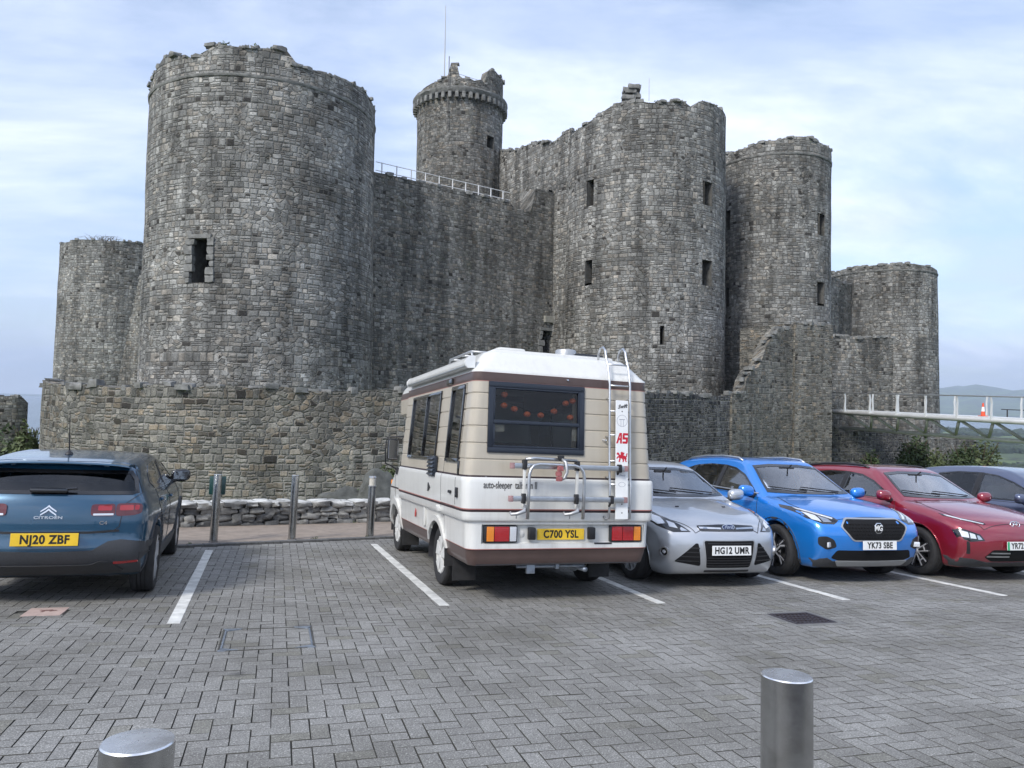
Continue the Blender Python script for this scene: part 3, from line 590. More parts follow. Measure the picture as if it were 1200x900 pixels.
        for s_, sgn in ((w[0], -1), (w[1], 1)):
            z = w[2]
            while z < w[3]:
                h_ = random.uniform(.12, .22); p2, n2_ = curve(s_); bt = batter(z) if batter else 0
                jb.blob((p2.x + n2_.x * (bt - .06) + T.x * sgn * -0.02 * random.uniform(-3, 2), p2.y + n2_.y * (bt - .06), z + h_), (random.uniform(.08, .26), .13, h_ * 0.95), 1, 0.3, Matrix.Rotation(rz_, 4, 'Z')); z += 2 * h_
        p2, n2_ = curve((w[0] + w[1]) / 2); bt = batter(w[3]) if batter else 0
        jb.blob((p2.x + n2_.x * (bt - .07), p2.y + n2_.y * (bt - .07), w[3] + .04), ((w[1] - w[0]) / 2 + .05, .14, .09), 1, 0.3, Matrix.Rotation(rz_, 4, 'Z'))
        if w[1] - w[0] > .9: jb.build('window_surround', M['loose_stone'], wn_, 40)
    if rubble:
        rb = MB(); s = 0.0
        while s < length:
            p, nn = curve(s); z = ztop(s)
            if random.random() < rubble and p.x * nn.x + p.y * nn.y < p.length * thick * 0.5:
                h_ = random.uniform(.05, .12); rz_ = math.atan2(nn.x, -nn.y) + random.uniform(-.4, .4)
                rb.blob((p.x - nn.x * random.uniform(0.0, .35), p.y - nn.y * random.uniform(0.0, .35), z + h_ * 0.1), (random.uniform(.08, .26), random.uniform(.10, .2), h_), 1, 0.5, Matrix.Rotation(rz_, 4, 'Z'))
            s += random.uniform(.10, .3)
        pr_ = rb.build('loose_rubble', M['loose_stone'], o, 40); pr_['kind'] = 'stuff'
    return o
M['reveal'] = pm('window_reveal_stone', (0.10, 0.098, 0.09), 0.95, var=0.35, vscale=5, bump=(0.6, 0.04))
M['loose_stone'] = pm('loose_weathered_stone', (0.20, 0.20, 0.19), 0.95, var=0.45, vscale=3.5, bump=(0.8, 0.04))
def tower_px(xl, xr, r_):
    a, b_ = math.atan((xl - 600) / FPX), math.atan((xr - 600) / FPX); dist = r_ / math.sin((b_ - a) / 2); c = (a + b_) / 2
    return (dist * math.sin(c), dist * math.cos(c))
castle = empty('castle', Vector((5, 45, -3)), 'ruined grey stone castle with round towers rising above the car park', 'castle')
castle_inv = castle.matrix_world.inverted()
def incastle(o):
    o.matrix_parent_inverse = castle_inv; return o
def ring(name, mat, parent, c, r_, z, h_, out=0.12, n=72, seed=0):
    q = MB(); prof = [(r_ - .3, z - h_), (r_ + out * .5, z - h_), (r_ + out, z - h_ * .4), (r_ + out, z), (r_ - .3, z + .03)]
    for rr_, z_ in prof:
        for k in range(n):
            t = 2 * math.pi * k / n; j = 0.035 * noise.noise(Vector((k * .9, z_ * 3, seed))); q.v.append((c[0] + (rr_ + j) * math.cos(t), c[1] + (rr_ + j) * math.sin(t), z_ + j))
    q.f = [(i * n + k, i * n + (k + 1) % n, (i + 1) * n + (k + 1) % n, (i + 1) * n + k) for i in range(4) for k in range(n)]; q.mi = [0] * len(q.f)
    o = q.build(name, mat, None, 40); o.parent = parent; return o
def tower(c, r_, ztop, zbot=-5, ds=0.5, mat='stone_light', wins=(), amp=0.3, seed=1.0, bat=0.02, course=None, rubble=0.6, topf=None, label=None, thick=1.3):
    th0 = math.atan2(c[1], c[0]); cv, ln = circle_curve(c, r_, th0)
    W_ = []
    for (px, py, pw, ph) in wins:
        h1 = hit(cv, ln, px, py); h2 = hit(cv, ln, px + pw, py); h3 = hit(cv, ln, px + pw / 2, py + ph)
        if h1 and h2 and h3: W_.append((min(h1[0], h2[0]), max(h1[0], h2[0]), h3[1], h1[1], min(1.1, 0.45 + abs(h1[0] - h2[0]))))
    zt = (lambda s: ztop + jag(s, amp, seed) + (topf(s, cv) if topf else 0))
    o = masonry('round_tower', M[mat], castle, cv, ln, zbot, zt, closed=True, ds=ds, wins=W_, batter=lambda z: bat * max(0.0, (ztop - z)), rubble=rubble, seed=seed, thick=thick)
    incastle(o)
    if course: ring('string_course', M['loose_stone'], o, c, r_, ztop - course, 0.12, 0.07, seed=seed)
    if label: o['label'] = label
    return o, cv, ln
T1c = tower_px(165, 432, 5.4); T0c = tower_px(65, 205, 4.5); T3c = tower_px(659, 847, 4.9); T4c = tower_px(836, 972, 3.75); T5c = tower_px(968, 1098, 4.0); T2c = tower_px(482, 583, 3.1)
def t1top(s, cv):
    p, nn = cv(s); px = 600 + FPX * p.x / p.y
    return (0.55 if 226 < px < 330 else 0.0) + (0.25 if 180 < px < 205 else 0)
T1, cv1, ln1 = tower(T1c, 5.4, 16.4, wins=[(224, 279, 25, 53)], seed=1.3, bat=0.012, amp=0.28, course=0.75, topf=t1top, label='broad corner tower nearest the camera with one ragged opening')
T0, cv0, ln0 = tower(T0c, 4.5, 13.8, seed=2.1, amp=0.15, rubble=0.3, label='far corner tower at the left edge with a plain level top')
def t3top(s, cv):
    p, nn = cv(s); px = 600 + FPX * p.x / p.y
    return (0.45 if px > 815 else 0.0) + (0.15 if 765 < px < 800 else 0) - 0.028 * max(0, 720 - px) ** 1.0 * 0.45
T3, cv3, ln3 = tower(T3c, 4.9, 18.45, wins=[(689, 212, 9, 30), (825, 212, 9, 29), (687, 304, 8, 28), (822, 304, 11, 31), (773, 382, 5, 22), (796, 382, 0.1, 0.1)][:5], seed=3.7, bat=0.008, amp=0.25, topf=t3top, label='tall gatehouse tower with slit windows on three levels')
T4, cv4, ln4 = tower(T4c, 3.75, 18.55, wins=[(960, 250, 7, 26), (957, 330, 8, 26), (850.5, 248, 5, 22), (850, 338, 5, 22)], seed=4.4, bat=0.006, amp=0.22, course=0.75, label='second gatehouse tower, partly behind the taller one')
T5, cv5, ln5 = tower(T5c, 4.0, 12.4, seed=5.2, bat=0.02, amp=0.15, course=0.35, rubble=0.35, mat='stone_light', label='lower corner tower at the right behind the footbridge')
# stair turret with corbelled, broken crown
def t2top(s, cv):
    p, nn = cv(s); px = 600 + FPX * p.x / p.y; b_ = noise.noise(Vector((math.floor(s / .55) * .7, 9, 2)))
    if nn.x * p.x + nn.y * p.y > 0: return 0.2
    if 518 < px < 528: return 1.9
    if 528 <= px < 534: return 1.0
    if 534 <= px < 565: return 0.85 + 0.3 * b_
    if px >= 565: return 1.9 + .3 * b_
    return 0.55 + 0.4 * b_ + 0.5 * max(0, (px - 490) / 30)
T2, cv2, ln2 = tower(T2c, 3.1, 22.8, zbot=6, ds=.2, mat='stone_dark', seed=6.5, bat=0.0, amp=0.05, rubble=0.25, wins=[(571, 158, 8, 16)], topf=t2top, thick=0.7, label='slender stair turret with a broken corbelled crown')
ring('string_course', M['loose_stone'], T2, T2c, 3.1, 23.0, 0.35, 0.34)
q = MB()
for k in range(44):
    t = 2 * math.pi * k / 44; q.blob((T2c[0] + 3.24 * math.cos(t), T2c[1] + 3.24 * math.sin(t), 22.45), (.2, .12, .22), 1, .2, Matrix.Rotation(t, 4, 'Z'))
o = q.build('corbels', M['loose_stone'], T2, 40)
ring('string_course', M['loose_stone'], T2, T2c, 3.1, 15.9, 0.14, 0.08)
q = MB(); pt = at(521, 75, T2c[1] - 1); q.tube([pt + Vector((0, 0, -1.2)), pt + Vector((0, 0, 4.25))], [.05, .022], 8); q.build('flagpole', pm('pole_grey', (.45, .46, .46), .5), T2)
q = MB(); pt = at(526.5, 66, T2c[1] - 3.2); q.tube([pt, pt + Vector((0, 0, -5.0))], .03, 6); q.tube([pt + Vector((-.0, 0, -1.0)), pt + Vector((2.2, .3, -1.55))], .012, 5); q.build('lightning_rod', M['black'], T2)
q = MB(); pt = at(760.5, 118, T3c[1] - 3); q.tube([pt, pt + Vector((0, 0, 1.35))], .022, 6); q.build('lightning_rod', M['silver_plastic'], T3)
q = MB(); pt = at(741, 117, T3c[1] - 3.4)
for k in range(9): q.blob(pt + Vector((random.uniform(-.35, .35), random.uniform(-.1, .4), -.15 + .12 * k)), (random.uniform(.2, .4), .3, .14), 1, .4)
q.build('chimney_stump', M['loose_stone'], T3, 40)
# curtain wall between corner tower and gatehouse
A_ = at(440, 197, 39); B_ = at(597, 233, 44.4); dr_ = (B_ - A_).xy
cpts = [A_.xy - dr_ * 0.5, A_.xy + dr_ * 1.55]
cvc, lnc, _ = poly_curve(cpts); zc = 13.5
s_of = lambda px: hit(cvc, lnc, px, 300)[0]
s600, s625, s664 = s_of(600), s_of(626), s_of(664)
def ctop(s): return (zc if s < s600 else 13.15 + jag(s, .15, 3) if s < s625 else 14.7 + jag(s, .15, 5)) + 0.04 * noise.noise(Vector((s, 0, 0)))
wn_ = []
for (px, py, pw, ph) in ((643, 222, 5, 15), (656, 321, 6, 12), (634, 386, 24, 28)):
    a, b_, c = hit(cvc, lnc, px, py), hit(cvc, lnc, px + pw, py), hit(cvc, lnc, px + pw / 2, py + ph); wn_.append((a[0], b_[0], c[1], a[1], 0.9))
cw = incastle(masonry('curtain_wall', M['stone_dark'], castle, cvc, lnc, -5, ctop, wins=wn_, seed=7.7, thick=1.2, rubble=0.25, ds=.4, dz=.7)); cw['label'] = 'long dark curtain wall between the corner tower and the gatehouse'
a = hit(cvc, lnc, 648, 375); pcv, ncv = cvc(a[0]); q = MB(); q.rbox((0, 0, 0), (.75, .1, .2), .03, Matrix.Translation((pcv.x + ncv.x * .05, pcv.y + ncv.y * .05, a[1])) @ Matrix.Rotation(math.atan2(dr_.y, dr_.x), 4, 'Z')); q.build('lintel', pm('pale_lintel', (.30, .29, .25), .9, var=.2), cw)
# hand rail along the wall walk
q = MB(); sa, sb = s_of(441), s600
for hgt_ in (0.55, 1.0):
    ptsr = []
    for k in range(24):
        p, nn = cvc(sa + (sb - sa) * k / 23); ptsr.append((p.x - nn.x * .3, p.y - nn.y * .3, zc + hgt_ - 0.35))
    q.tube(ptsr, .022, 6)
for k in range(10):
    p, nn = cvc(sa + (sb - sa) * (k + .4) / 10); q.tube([(p.x - nn.x * .3, p.y - nn.y * .3, zc - .1), (p.x - nn.x * .3, p.y - nn.y * .3, zc + .68)], .035, 6)
q.build('handrail', pm('white_rail', (.7, .7, .7), .5), cw)
# gatehouse flank and the short walls behind
fa, fb = at(668, 150, 45.2).xy, at(568, 180, 54.5).xy
cvf, lnf, _ = poly_curve([fb, fa])
def ftop(s): t = s / lnf; return 19.55 - 1.5 * t + jag(s, .35, 8, .7)
incastle(masonry('gatehouse_wall', M['stone_light'], castle, cvf, lnf, 2, ftop, seed=8.8, thick=1.6, rubble=.7))
for (p0, p1, zt_, mt, zb_) in (((T3c[0] + 2, T3c[1] + 3), (T4c[0], T4c[1] + 1), 15.0, 'stone_dark', -5), ((T4c[0] + 2.5, T4c[1] + 1.5), (T5c[0], T5c[1] + .5), 11.2, 'stone_dark', -5)):
    cvx, lnx, _ = poly_curve([p0, p1]); incastle(masonry('curtain_wall', M[mt], castle, cvx, lnx, zb_, lambda s, z=zt_: z + jag(s, .3, 9), seed=9.9 + p0[0], thick=1.5, rubble=.5))
# broken spur on the left between the corner towers
sp0, sp1 = at(240, 400, 41.5).xy, at(137, 450, 46).xy
cvs, lns, _ = poly_curve([sp1, sp0])
def stop(s):
    p, nn = cvs(s); px = 600 + FPX * p.x / p.y; t = (px - 134) / 28
    return min(8.6, 1.3 + 7.6 * max(0, t) + 0.5 * math.floor(t * 6) / 6)
incastle(masonry('curtain_wall', M['stone_dark'], castle, cvs, lns, -5, stop, ds=.28, seed=10.3, thick=1.6, rubble=.9))

# ---------------------------------------------------------------- outer wall, ruined outer gate, far wall
ow = [(-20, 37), (-17.5, 29.5), (-15.75, 25.0), (-13.7, 22.2), (-10.6, 20.8), (-7.5, 20.6), (-3.2, 22.2), (1.0, 26.0), (5.8, 30.8), (10.9, 36.0), (12.0, 37.0)]
cvo, lno, cumo = poly_curve([Vector(q) for q in ow], True)
def otop(s):
    p, nn = cvo(s); px = 600 + FPX * p.x / max(1, p.y); z = 1.78 + 0.18 * sm(0, 1, (p.x + 3) / 8) + jag(s, .13, 11, .45)
    if s < cumo[-1] * 0.2: z -= 0.5 * (1 - sm(0.06, .2, s / lno))
    return z
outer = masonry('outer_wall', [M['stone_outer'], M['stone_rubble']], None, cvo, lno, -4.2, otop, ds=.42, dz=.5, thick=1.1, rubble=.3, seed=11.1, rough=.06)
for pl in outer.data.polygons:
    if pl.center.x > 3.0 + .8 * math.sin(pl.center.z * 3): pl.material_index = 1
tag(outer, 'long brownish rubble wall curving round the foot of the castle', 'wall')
def prof_wall(name, mat, parent, pts, seed, thick=2.0, zbot=-5, rubble=.7, ds=.35):   # pts: (px, y of top, depth)
    w3 = [at(px, y, Y) for px, y, Y in pts]; c_, l_, cum = poly_curve([q.xy for q in w3]); zs = [q.z for q in w3]
    def zt(s): return round(float(np.interp(s, cum, zs)) / .3) * .3 + jag(s, .16, seed, .5)
    return masonry(name, M[mat], parent, c_, l_, zbot, zt, ds=ds, dz=.6, thick=thick, rubble=rubble, seed=seed, rough=.06)
gate = empty('ruined_gate', at(920, 480, 40), 'broken stepped stump of the outer gate beside the footbridge', 'ruin')
for o in (prof_wall('stepped_wall', 'stone_outer', gate, [(858, 463, 35.5), (871, 459, 36.2), (880, 436, 36.9), (888, 430, 37.5), (896, 412, 38), (904, 394, 38.5), (914, 384, 39.2), (934, 380, 40.2)], 12.2, 0.6),
          prof_wall('gate_pier', 'stone_outer', gate, [(932, 381, 39.9), (948, 378, 40.4), (962, 380, 40.9), (976, 383, 41.4)], 13.1, 4.0)): o.matrix_parent_inverse = gate.matrix_world.inverted()
abut = empty('bridge_abutment', at(1010, 500, 46), 'ruined stone pier behind the near end of the footbridge', 'ruin')
for o in (prof_wall('pier_wall', 'stone_dark', abut, [(972, 396, 45.5), (985, 390, 45.8), (1020, 392, 46.5), (1047, 397, 47)], 14.4, 3.0),
          prof_wall('pier_footing', 'stone_rubble', abut, [(972, 502, 44.2), (1003, 508, 44.6), (1028, 508, 45.2), (1060, 505, 46.5)], 15.4, 1.2, rubble=.2)): o.matrix_parent_inverse = abut.matrix_world.inverted()
tag(prof_wall('ward_wall', 'stone_dark', None, [(1050, 508, 52), (1100, 512, 54), (1141, 514, 56), (1146, 520, 60)], 16.6, 1.2, -6, .4), 'low dark wall at the foot of the right corner tower under the footbridge', 'wall')
tag(prof_wall('far_wall', 'stone_dark', None, [(-120, 470, 38), (-40, 467, 40), (6, 464, 41), (25, 466, 41.5), (33, 471, 42)], 17.2, 1.5, -6, .6), 'dark ivy-footed wall far off at the left edge', 'wall')

# ---------------------------------------------------------------- low dry-stone wall along the footpath
ds_m, t, b = newmat('dry_stone_wall'); M['drystone'] = ds_m; n = t.nodes.new; l = t.links.new
tc = n('ShaderNodeTexCoord'); a1 = n('ShaderNodeAttribute'); a1.attribute_name = 'stone'
no = n('ShaderNodeTexNoise'); no.inputs['Scale'].default_value = 7; no.inputs['Detail'].default_value = 9; no.inputs['Roughness'].default_value = 0.7; l(tc.outputs['Object'], no.inputs['Vector'])
r1 = n('ShaderNodeValToRGB'); e = r1.color_ramp.elements; e[0].color = (0.09, 0.092, 0.092, 1); e[1].color = (0.27, 0.265, 0.245, 1); l(a1.outputs['Fac'], r1.inputs[0])
r2 = n('ShaderNodeValToRGB'); e = r2.color_ramp.elements; e[0].position = .3; e[0].color = (.5, .5, .5, 1); e[1].position = .7; e[1].color = (1.5, 1.5, 1.5, 1); l(no.outputs[0], r2.inputs[0])
m1 = n('ShaderNodeMix'); m1.data_type = 'RGBA'; m1.blend_type = 'MULTIPLY'; m1.inputs['Factor'].default_value = 1; l(r1.outputs[0], m1.inputs['A']); l(r2.outputs[0], m1.inputs['B'])
ge = n('ShaderNodeNewGeometry'); sp = n('ShaderNodeSeparateXYZ'); l(ge.outputs['Normal'], sp.inputs[0]); a2 = n('ShaderNodeAttribute'); a2.attribute_name = 'cap'
no2 = n('ShaderNodeTexNoise'); no2.inputs['Scale'].default_value = 3.2; no2.inputs['Detail'].default_value = 8; no2.inputs['Roughness'].default_value = 0.65; l(tc.outputs['Object'], no2.inputs['Vector'])
mm = n('ShaderNodeMath'); mm.operation = 'MULTIPLY_ADD'; mm.inputs[1].default_value = 0.75; l(a2.outputs['Fac'], mm.inputs[0]); l(no2.outputs[0], mm.inputs[2])
m5 = n('ShaderNodeMath'); m5.operation = 'MULTIPLY_ADD'; m5.inputs[1].default_value = 0.35; l(sp.outputs[2], m5.inputs[0]); l(mm.outputs[0], m5.inputs[2])
r3 = n('ShaderNodeMapRange'); r3.inputs['From Min'].default_value = 1.40; r3.inputs['From Max'].default_value = 1.68; l(m5.outputs[0], r3.inputs[0])
m6 = n('ShaderNodeMix'); m6.data_type = 'RGBA'; l(r3.outputs[0], m6.inputs['Factor']); l(m1.outputs['Result'], m6.inputs['A']); m6.inputs['B'].default_value = (0.60, 0.60, 0.57, 1)
l(m6.outputs['Result'], b.inputs['Base Color']); b.inputs['Roughness'].default_value = .95
bp = n('ShaderNodeBump'); bp.inputs['Strength'].default_value = .7; bp.inputs['Distance'].default_value = .02; l(no.outputs[0], bp.inputs['Height']); l(bp.outputs[0], b.inputs['Normal'])
q = MB(); sval, cval = [], []
def uvw(u, w_, off=0.0): return P(u, vw(u) + off, w_)
ang_w = math.atan2((uvw(1, 0) - uvw(0, 0)).y, (uvw(1, 0) - uvw(0, 0)).x)
for (h0, h1, wmin, wmax, cap) in ((0.0, .12, .16, .42, 0), (.115, .245, .14, .38, 0), (.235, .355, .16, .42, 0), (.345, .45, .14, .40, 1)):
    u = -9.5
    while u < 13.5:
        w_ = random.uniform(wmin, wmax); n0 = len(q.v); hh = (h1 - h0) / 2
        cc = uvw(u + w_ / 2, (h0 + h1) / 2 + random.uniform(-.01, .01), .21 + random.uniform(-.035, .03))
        q.blob(cc, (w_ / 2 * 1.02, .21 + (.03 if cap else 0), hh * random.uniform(.9, 1.15)), 2, .3, Matrix.Rotation(ang_w + random.uniform(-.03, .03), 4, 'Z') @ Matrix.Rotation(random.uniform(-.08, .08), 4, 'Y'))
        r_ = random.random(); sval += [r_] * (len(q.v) - n0); cval += [float(cap) if cap else random.choice((0, .3, .62))] * (len(q.v) - n0); u += w_ * .98
me = q.mesh('dry_stone_wall')
for nm, vals in (('stone', sval), ('cap', cval)):
    aa = me.attributes.new(nm, 'FLOAT', 'POINT'); aa.data.foreach_set('value', np.array(vals, dtype=np.float32))
tag(link('dry_stone_wall', me, ds_m, None, 60), 'low dark dry-stone wall with a whitish lichened top behind the bollards', 'wall')
q = MB(); NUw = 46
for i in range(NUw + 1):
    u = -9.5 + 23 * i / NUw
    for (w_, off) in ((-.1, .1), (.38, .1), (.38, .33), (-.1, .33)): q.v.append(tuple(uvw(u, w_, off)))
q.f = [(i * 4 + k, (i + 1) * 4 + k, (i + 1) * 4 + (k + 1) % 4, i * 4 + (k + 1) % 4) for i in range(NUw) for k in range(4)]; q.mi = [0] * len(q.f)
wcore = q.build('wall_core', M['joint'], bpy.data.objects['dry_stone_wall'])

# ---------------------------------------------------------------- plants and boulders
def leaves(mb, c, h, n, sz, up=0.3):
    for _ in range(n):
        d = Vector((random.gauss(0, 1), random.gauss(0, 1), random.gauss(0, 1))).normalized(); r_ = random.random() ** 0.45
        k = 0.75 + 0.5 * noise.noise(d * 1.6 + Vector(c)); p = Vector((d.x * h[0], d.y * h[1], abs(d.z) * h[2])) * r_ * k + Vector(c)
        a = (d + Vector((random.uniform(-1, 1), random.uniform(-1, 1), random.uniform(-1, 1) + up))).normalized(); t = a.orthogonal().normalized(); s_ = a.cross(t); z = sz * random.uniform(.6, 1.3)
        t2 = t * math.cos(_) + s_ * math.sin(_); s2 = a.cross(t2); mb.add([p - t2 * z, p + s2 * z * .45, p + t2 * z, p - s2 * z * .45], [(0, 1, 2, 3)])
def bush(c, h, n, sz, label, cat='bush', group=None, mat='leaf', name='bush'):
    e = empty(name, Vector(c), label, cat, group); q = MB(); leaves(q, (0, 0, 0), h, n, sz); q.build('foliage', M[mat], e)
    q = MB()
    for k in range(7):
        a = k * 0.9; q.tube([(0, 0, -.3), (h[0] * .25 * math.cos(a), h[1] * .25 * math.sin(a), h[2] * .4), (h[0] * .6 * math.cos(a), h[1] * .6 * math.sin(a), h[2] * .8)], [.03 * h[2], .02 * h[2], .006 * h[2]], 5)
    q.build('stem', M['wood'], e); return e
M['boulder'] = pm('boulder_stone', (.085, .088, .08), .95, var=.5, vscale=4, bump=(.8, .05))
def rock(c, h, seed_):
    bm = bmesh.new(); bmesh.ops.create_icosphere(bm, subdivisions=4, radius=1)
    for v in bm.verts:
        d = v.co.copy(); k = 1 + .35 * noise.noise(d * 1.3 + Vector((seed_, 0, 0))) + .16 * noise.noise(d * 3.1 + Vector((0, seed_, 0))) + .06 * noise.noise(d * 8 + Vector((0, 0, seed_)))
        t = d * k; f_ = Vector((.6, -.5, .62)).normalized(); s_ = t.dot(f_)
        if s_ > .55: t -= f_ * (s_ - .55) * .85
        v.co = Vector((t.x * h[0], t.y * h[1], t.z * h[2])) + Vector(c)
    me = bpy.data.meshes.new('boulder'); bm.to_mesh(me); bm.free(); return link('boulder', me, M['boulder'], None, 28)
tag(rock(at(404, 586, 17.6) + Vector((0, 0, -.1)), (.62, .4, .38), 3.3), 'big grey boulder poking up behind the low wall left of the camper van', 'boulder')
tag(rock(at(444, 578, 17.8) + Vector((0, 0, -.1)), (.55, .4, .62), 8.1), 'tall rounded boulder behind the low wall, partly hidden by the camper van', 'boulder')
bush(at(424, 588, 17.9), (.55, .35, .35), 500, .055, 'small green weeds growing between the boulders behind the low wall', 'weeds')
bush(at(452, 560, 18.6), (.5, .35, .3), 350, .06, 'thin yellowish weeds on the bank above the tall boulder', 'weeds', mat='leaf2')
for (px, py, Y, h, lb, mt) in ((14, 572, 33, (2.6, 2.0, 3.0), 'dark ivy and scrub below the far wall at the left edge', 'leaf'), (30, 545, 30, (.7, .8, 1.9), 'lighter green bush hugging the corner of the brown wall', 'leaf2'), (-60, 575, 30, (3.5, 2.2, 2.4), 'dense scrub bank beyond the dark blue car', 'leaf'),
                               (1072, 556, 44, (1.3, .9, 2.6), 'dark ivy climbing the pier footing under the footbridge', 'leaf'), (1094, 556, 45.5, (1.2, 1.0, 1.7), 'rust tinged bush under the footbridge', 'leaf2'), (1020, 560, 41, (.8, .5, 1.6), 'narrow weed clump at the foot of the ruined pier', 'leaf'),
                               (1128, 556, 47, (1.2, 1.0, 2.2), 'dark bush below the low ward wall', 'leaf'), (1150, 560, 50, (1.9, 1.4, 3.0), 'rounded olive tree against the green field', 'leaf2')):
    bush(at(px, py, Y), h, 2600 if h[2] > 2 else 1400, .13, lb, mat=mt)
q = MB()
for k in range(70):
    u = random.uniform(-9, 12); c = P(u, vw(u) + random.uniform(-.03, .05) if k % 3 else vk(u) + .14, .02); leaves(q, c, (.06, .05, .07), 14, .018)
tag(q.build('verge_weeds', M['leaf2']), kind='stuff')
# dry shrub on top of the far left tower
e = empty('shrub', at(122, 284, T0c[1] - 3), 'wispy dry shrub growing on top of the far left tower', 'shrub'); q = MB()
for k in range(60):
    a = random.uniform(-1.25, 1.25); ln_ = random.uniform(.5, 1.25) * 1.3; y_ = random.uniform(-.6, .6); x_ = random.uniform(-.9, .9); q.tube([(x_, y_, -.2), (x_ + math.sin(a) * ln_ * .5, y_, .1 + ln_ * .22), (x_ + math.sin(a) * ln_, y_ + random.uniform(-.2, .2), .1 + math.cos(a) * ln_ * .38)], [.02, .012, .004], 4)
q.build('twigs', M['wood'], e)
# grassy tufts on the ruined wall tops
q = MB()
for (cv_, ln_, zt, n_) in ((cv3, ln3, lambda s: 18.4 + t3top(s, cv3), 26), (cvf, lnf, ftop, 16), (cv4, ln4, lambda s: 18.55, 10), (cv1, ln1, lambda s: 16.4 + t1top(s, cv1), 12)):
    for k in range(n_):
        s = random.uniform(0, ln_); p, nn = cv_(s)
        if p.x * nn.x + p.y * nn.y < 0: leaves(q, (p.x - nn.x * .2, p.y - nn.y * .2, zt(s) - .02), (.3, .3, .2), 26, .07)
tf = q.build('turf', M['leaf2'], castle); tf['kind'] = 'stuff'; incastle(tf)

# ---------------------------------------------------------------- far trees, houses
q = MB(); fm = MB(); hs = 0
for k in range(520):
    az = R(random.uniform(16, 40)); d = random.choice([random.uniform(640, 900), random.uniform(1250, 1500), random.uniform(1900, 2300)]); x, y = d * math.sin(az), d * math.cos(az)
    s_ = random.uniform(5, 9); q.blob((x, y, terr(x, y) + s_ * .5), (s_ * random.uniform(1, 2.2), s_, s_ * .8), 2, .9)
tag(q.build('distant_woods', pm('far_woodland', (0.028, 0.045, 0.02), .95, var=.5, vscale=.12), None, True), kind='stuff')
hm = [pm('white_render', (.72, .71, .68), .8), pm('slate_roof', (.09, .09, .10), .7), M['void']]
for k, (px, py, Y, lb) in enumerate(((1183, 546, 700, 'white cottage among trees below the field, leftmost of the three'), (1190, 548, 705, 'white cottage between two others below the field'), (1197, 544, 740, 'white cottage at the right edge of the photo'))):
    p = at(px, py, Y); z0 = terr(p.x, p.y); e = empty('cottage', Vector((p.x, p.y, z0)), lb, 'house', 'white cottages in the valley'); q = MB(); q.box((0, 0, 3), (4, 3, 3)); q.build('wall', hm[0], e)
    q = MB(); q.add([(-4.3, -3.4, 5.9), (4.3, -3.4, 5.9), (4.3, 3.4, 5.9), (-4.3, 3.4, 5.9), (-4.3, 0, 8.4), (4.3, 0, 8.4)], [(0, 1, 5, 4), (2, 3, 4, 5), (0, 4, 3), (1, 2, 5), (3, 2, 1, 0)]); q.build('roof', hm[1], e)
    for sx in (-2.2, 0, 2.2):
        q = MB(); q.box((sx, -3.02, 3.6), (.5, .05, .7)); q.build('window', hm[2], e)

# ---------------------------------------------------------------- footbridge and its traffic cone
M['bridge'] = pm('pale_grey_steel', (.66, .67, .66), .45, .25, var=.08, vscale=2); M['bridge_dark'] = pm('bridge_underside', (.42, .43, .42), .6, var=.1)
Ba, Bb = at(974, 482.5, 44.2), at(1200, 494.5, 34.0); bd = (Bb - Ba); bd.z = 0; BL = bd.length; bd.normalize(); slope = (Bb.z - Ba.z) / BL
bn = Vector((-bd.y, bd.x, 0)); bn = bn if bn.y > 0 else -bn
br = empty('footbridge', Ba, 'pale steel footbridge with a slim handrail leading to the castle', 'bridge')
def BP(s, off, h): return bd * s + bn * off + Vector((0, 0, slope * s + h))
BE = BL + 14; q = MB(); q.add([BP(s, o_, h) for s in (0, BE) for o_, h in ((0.05, 0.02), (2.1, .02), (2.1, .14), (.05, .14))], [(0, 1, 5, 4), (1, 2, 6, 5), (2, 3, 7, 6), (3, 0, 4, 7), (3, 2, 1, 0), (4, 5, 6, 7)]); q.build('deck', M['bridge'], br)
q = MB()
for o_ in (0, 2.15): q.tube([BP(0, o_, -.02), BP(BE, o_, -.02)], .115, 12)
q.build('side_tube', M['bridge'], br, True)
q = MB()
for o_ in (-.12, 2.27): q.tube([BP(0, o_, 1.14), BP(BE, o_, 1.14)], .028, 8)
q.build('handrail', M['silver_plastic'], br, True)
sps = [hit_ for hit_ in np.arange(1.05, BE, 1.72)]
for s_ in sps:
    for o_, sg in ((0, -1), (2.15, 1)):
        q = MB(); prf = [(-.02, -.16), (.12, .0), (.10, .35), (.06, .8), (.12, 1.12), (.04, 1.14), (-.02, .8), (.01, .35), (-.04, .05), (-.06, -.1)]
        A3 = [BP(s_ - .03, o_, 0) + bn * sg * a + Vector((0, 0, h)) for a, h in prf]; B3 = [BP(s_ + .03, o_, 0) + bn * sg * a + Vector((0, 0, h)) for a, h in prf]; k = len(prf)
        q.add(A3 + B3, [tuple(range(k)), tuple(range(k, 2 * k))[::-1]] + [(i, k + i, k + (i + 1) % k, (i + 1) % k) for i in range(k)]); q.build('post', M['bridge'], br)
q = MB(); q.tube([BP(-.3, 1.07, -.95), BP(BE, 1.07, -.95)], .10, 10); q.build('bottom_chord', M['bridge'], br, True); q = MB()
for i, s_ in enumerate(np.arange(1.05, BE - 1, 1.72)):
    for o_ in (.1,): q.tube([BP(s_, o_, -.05), BP(s_ + .86, 1.07, -.92)], .075, 6); q.tube([BP(s_ + 1.72, o_, -.05), BP(s_ + .86, 1.07, -.92)], .075, 6)
q.build('truss', M['bridge_dark'], br, True)
q = MB()
for i, s_ in enumerate(np.arange(8.5, 15, 1.3)):
    for o_ in (2.9,): q.tube([BP(s_, o_, 0), BP(s_, o_, .5)], .03, 6)
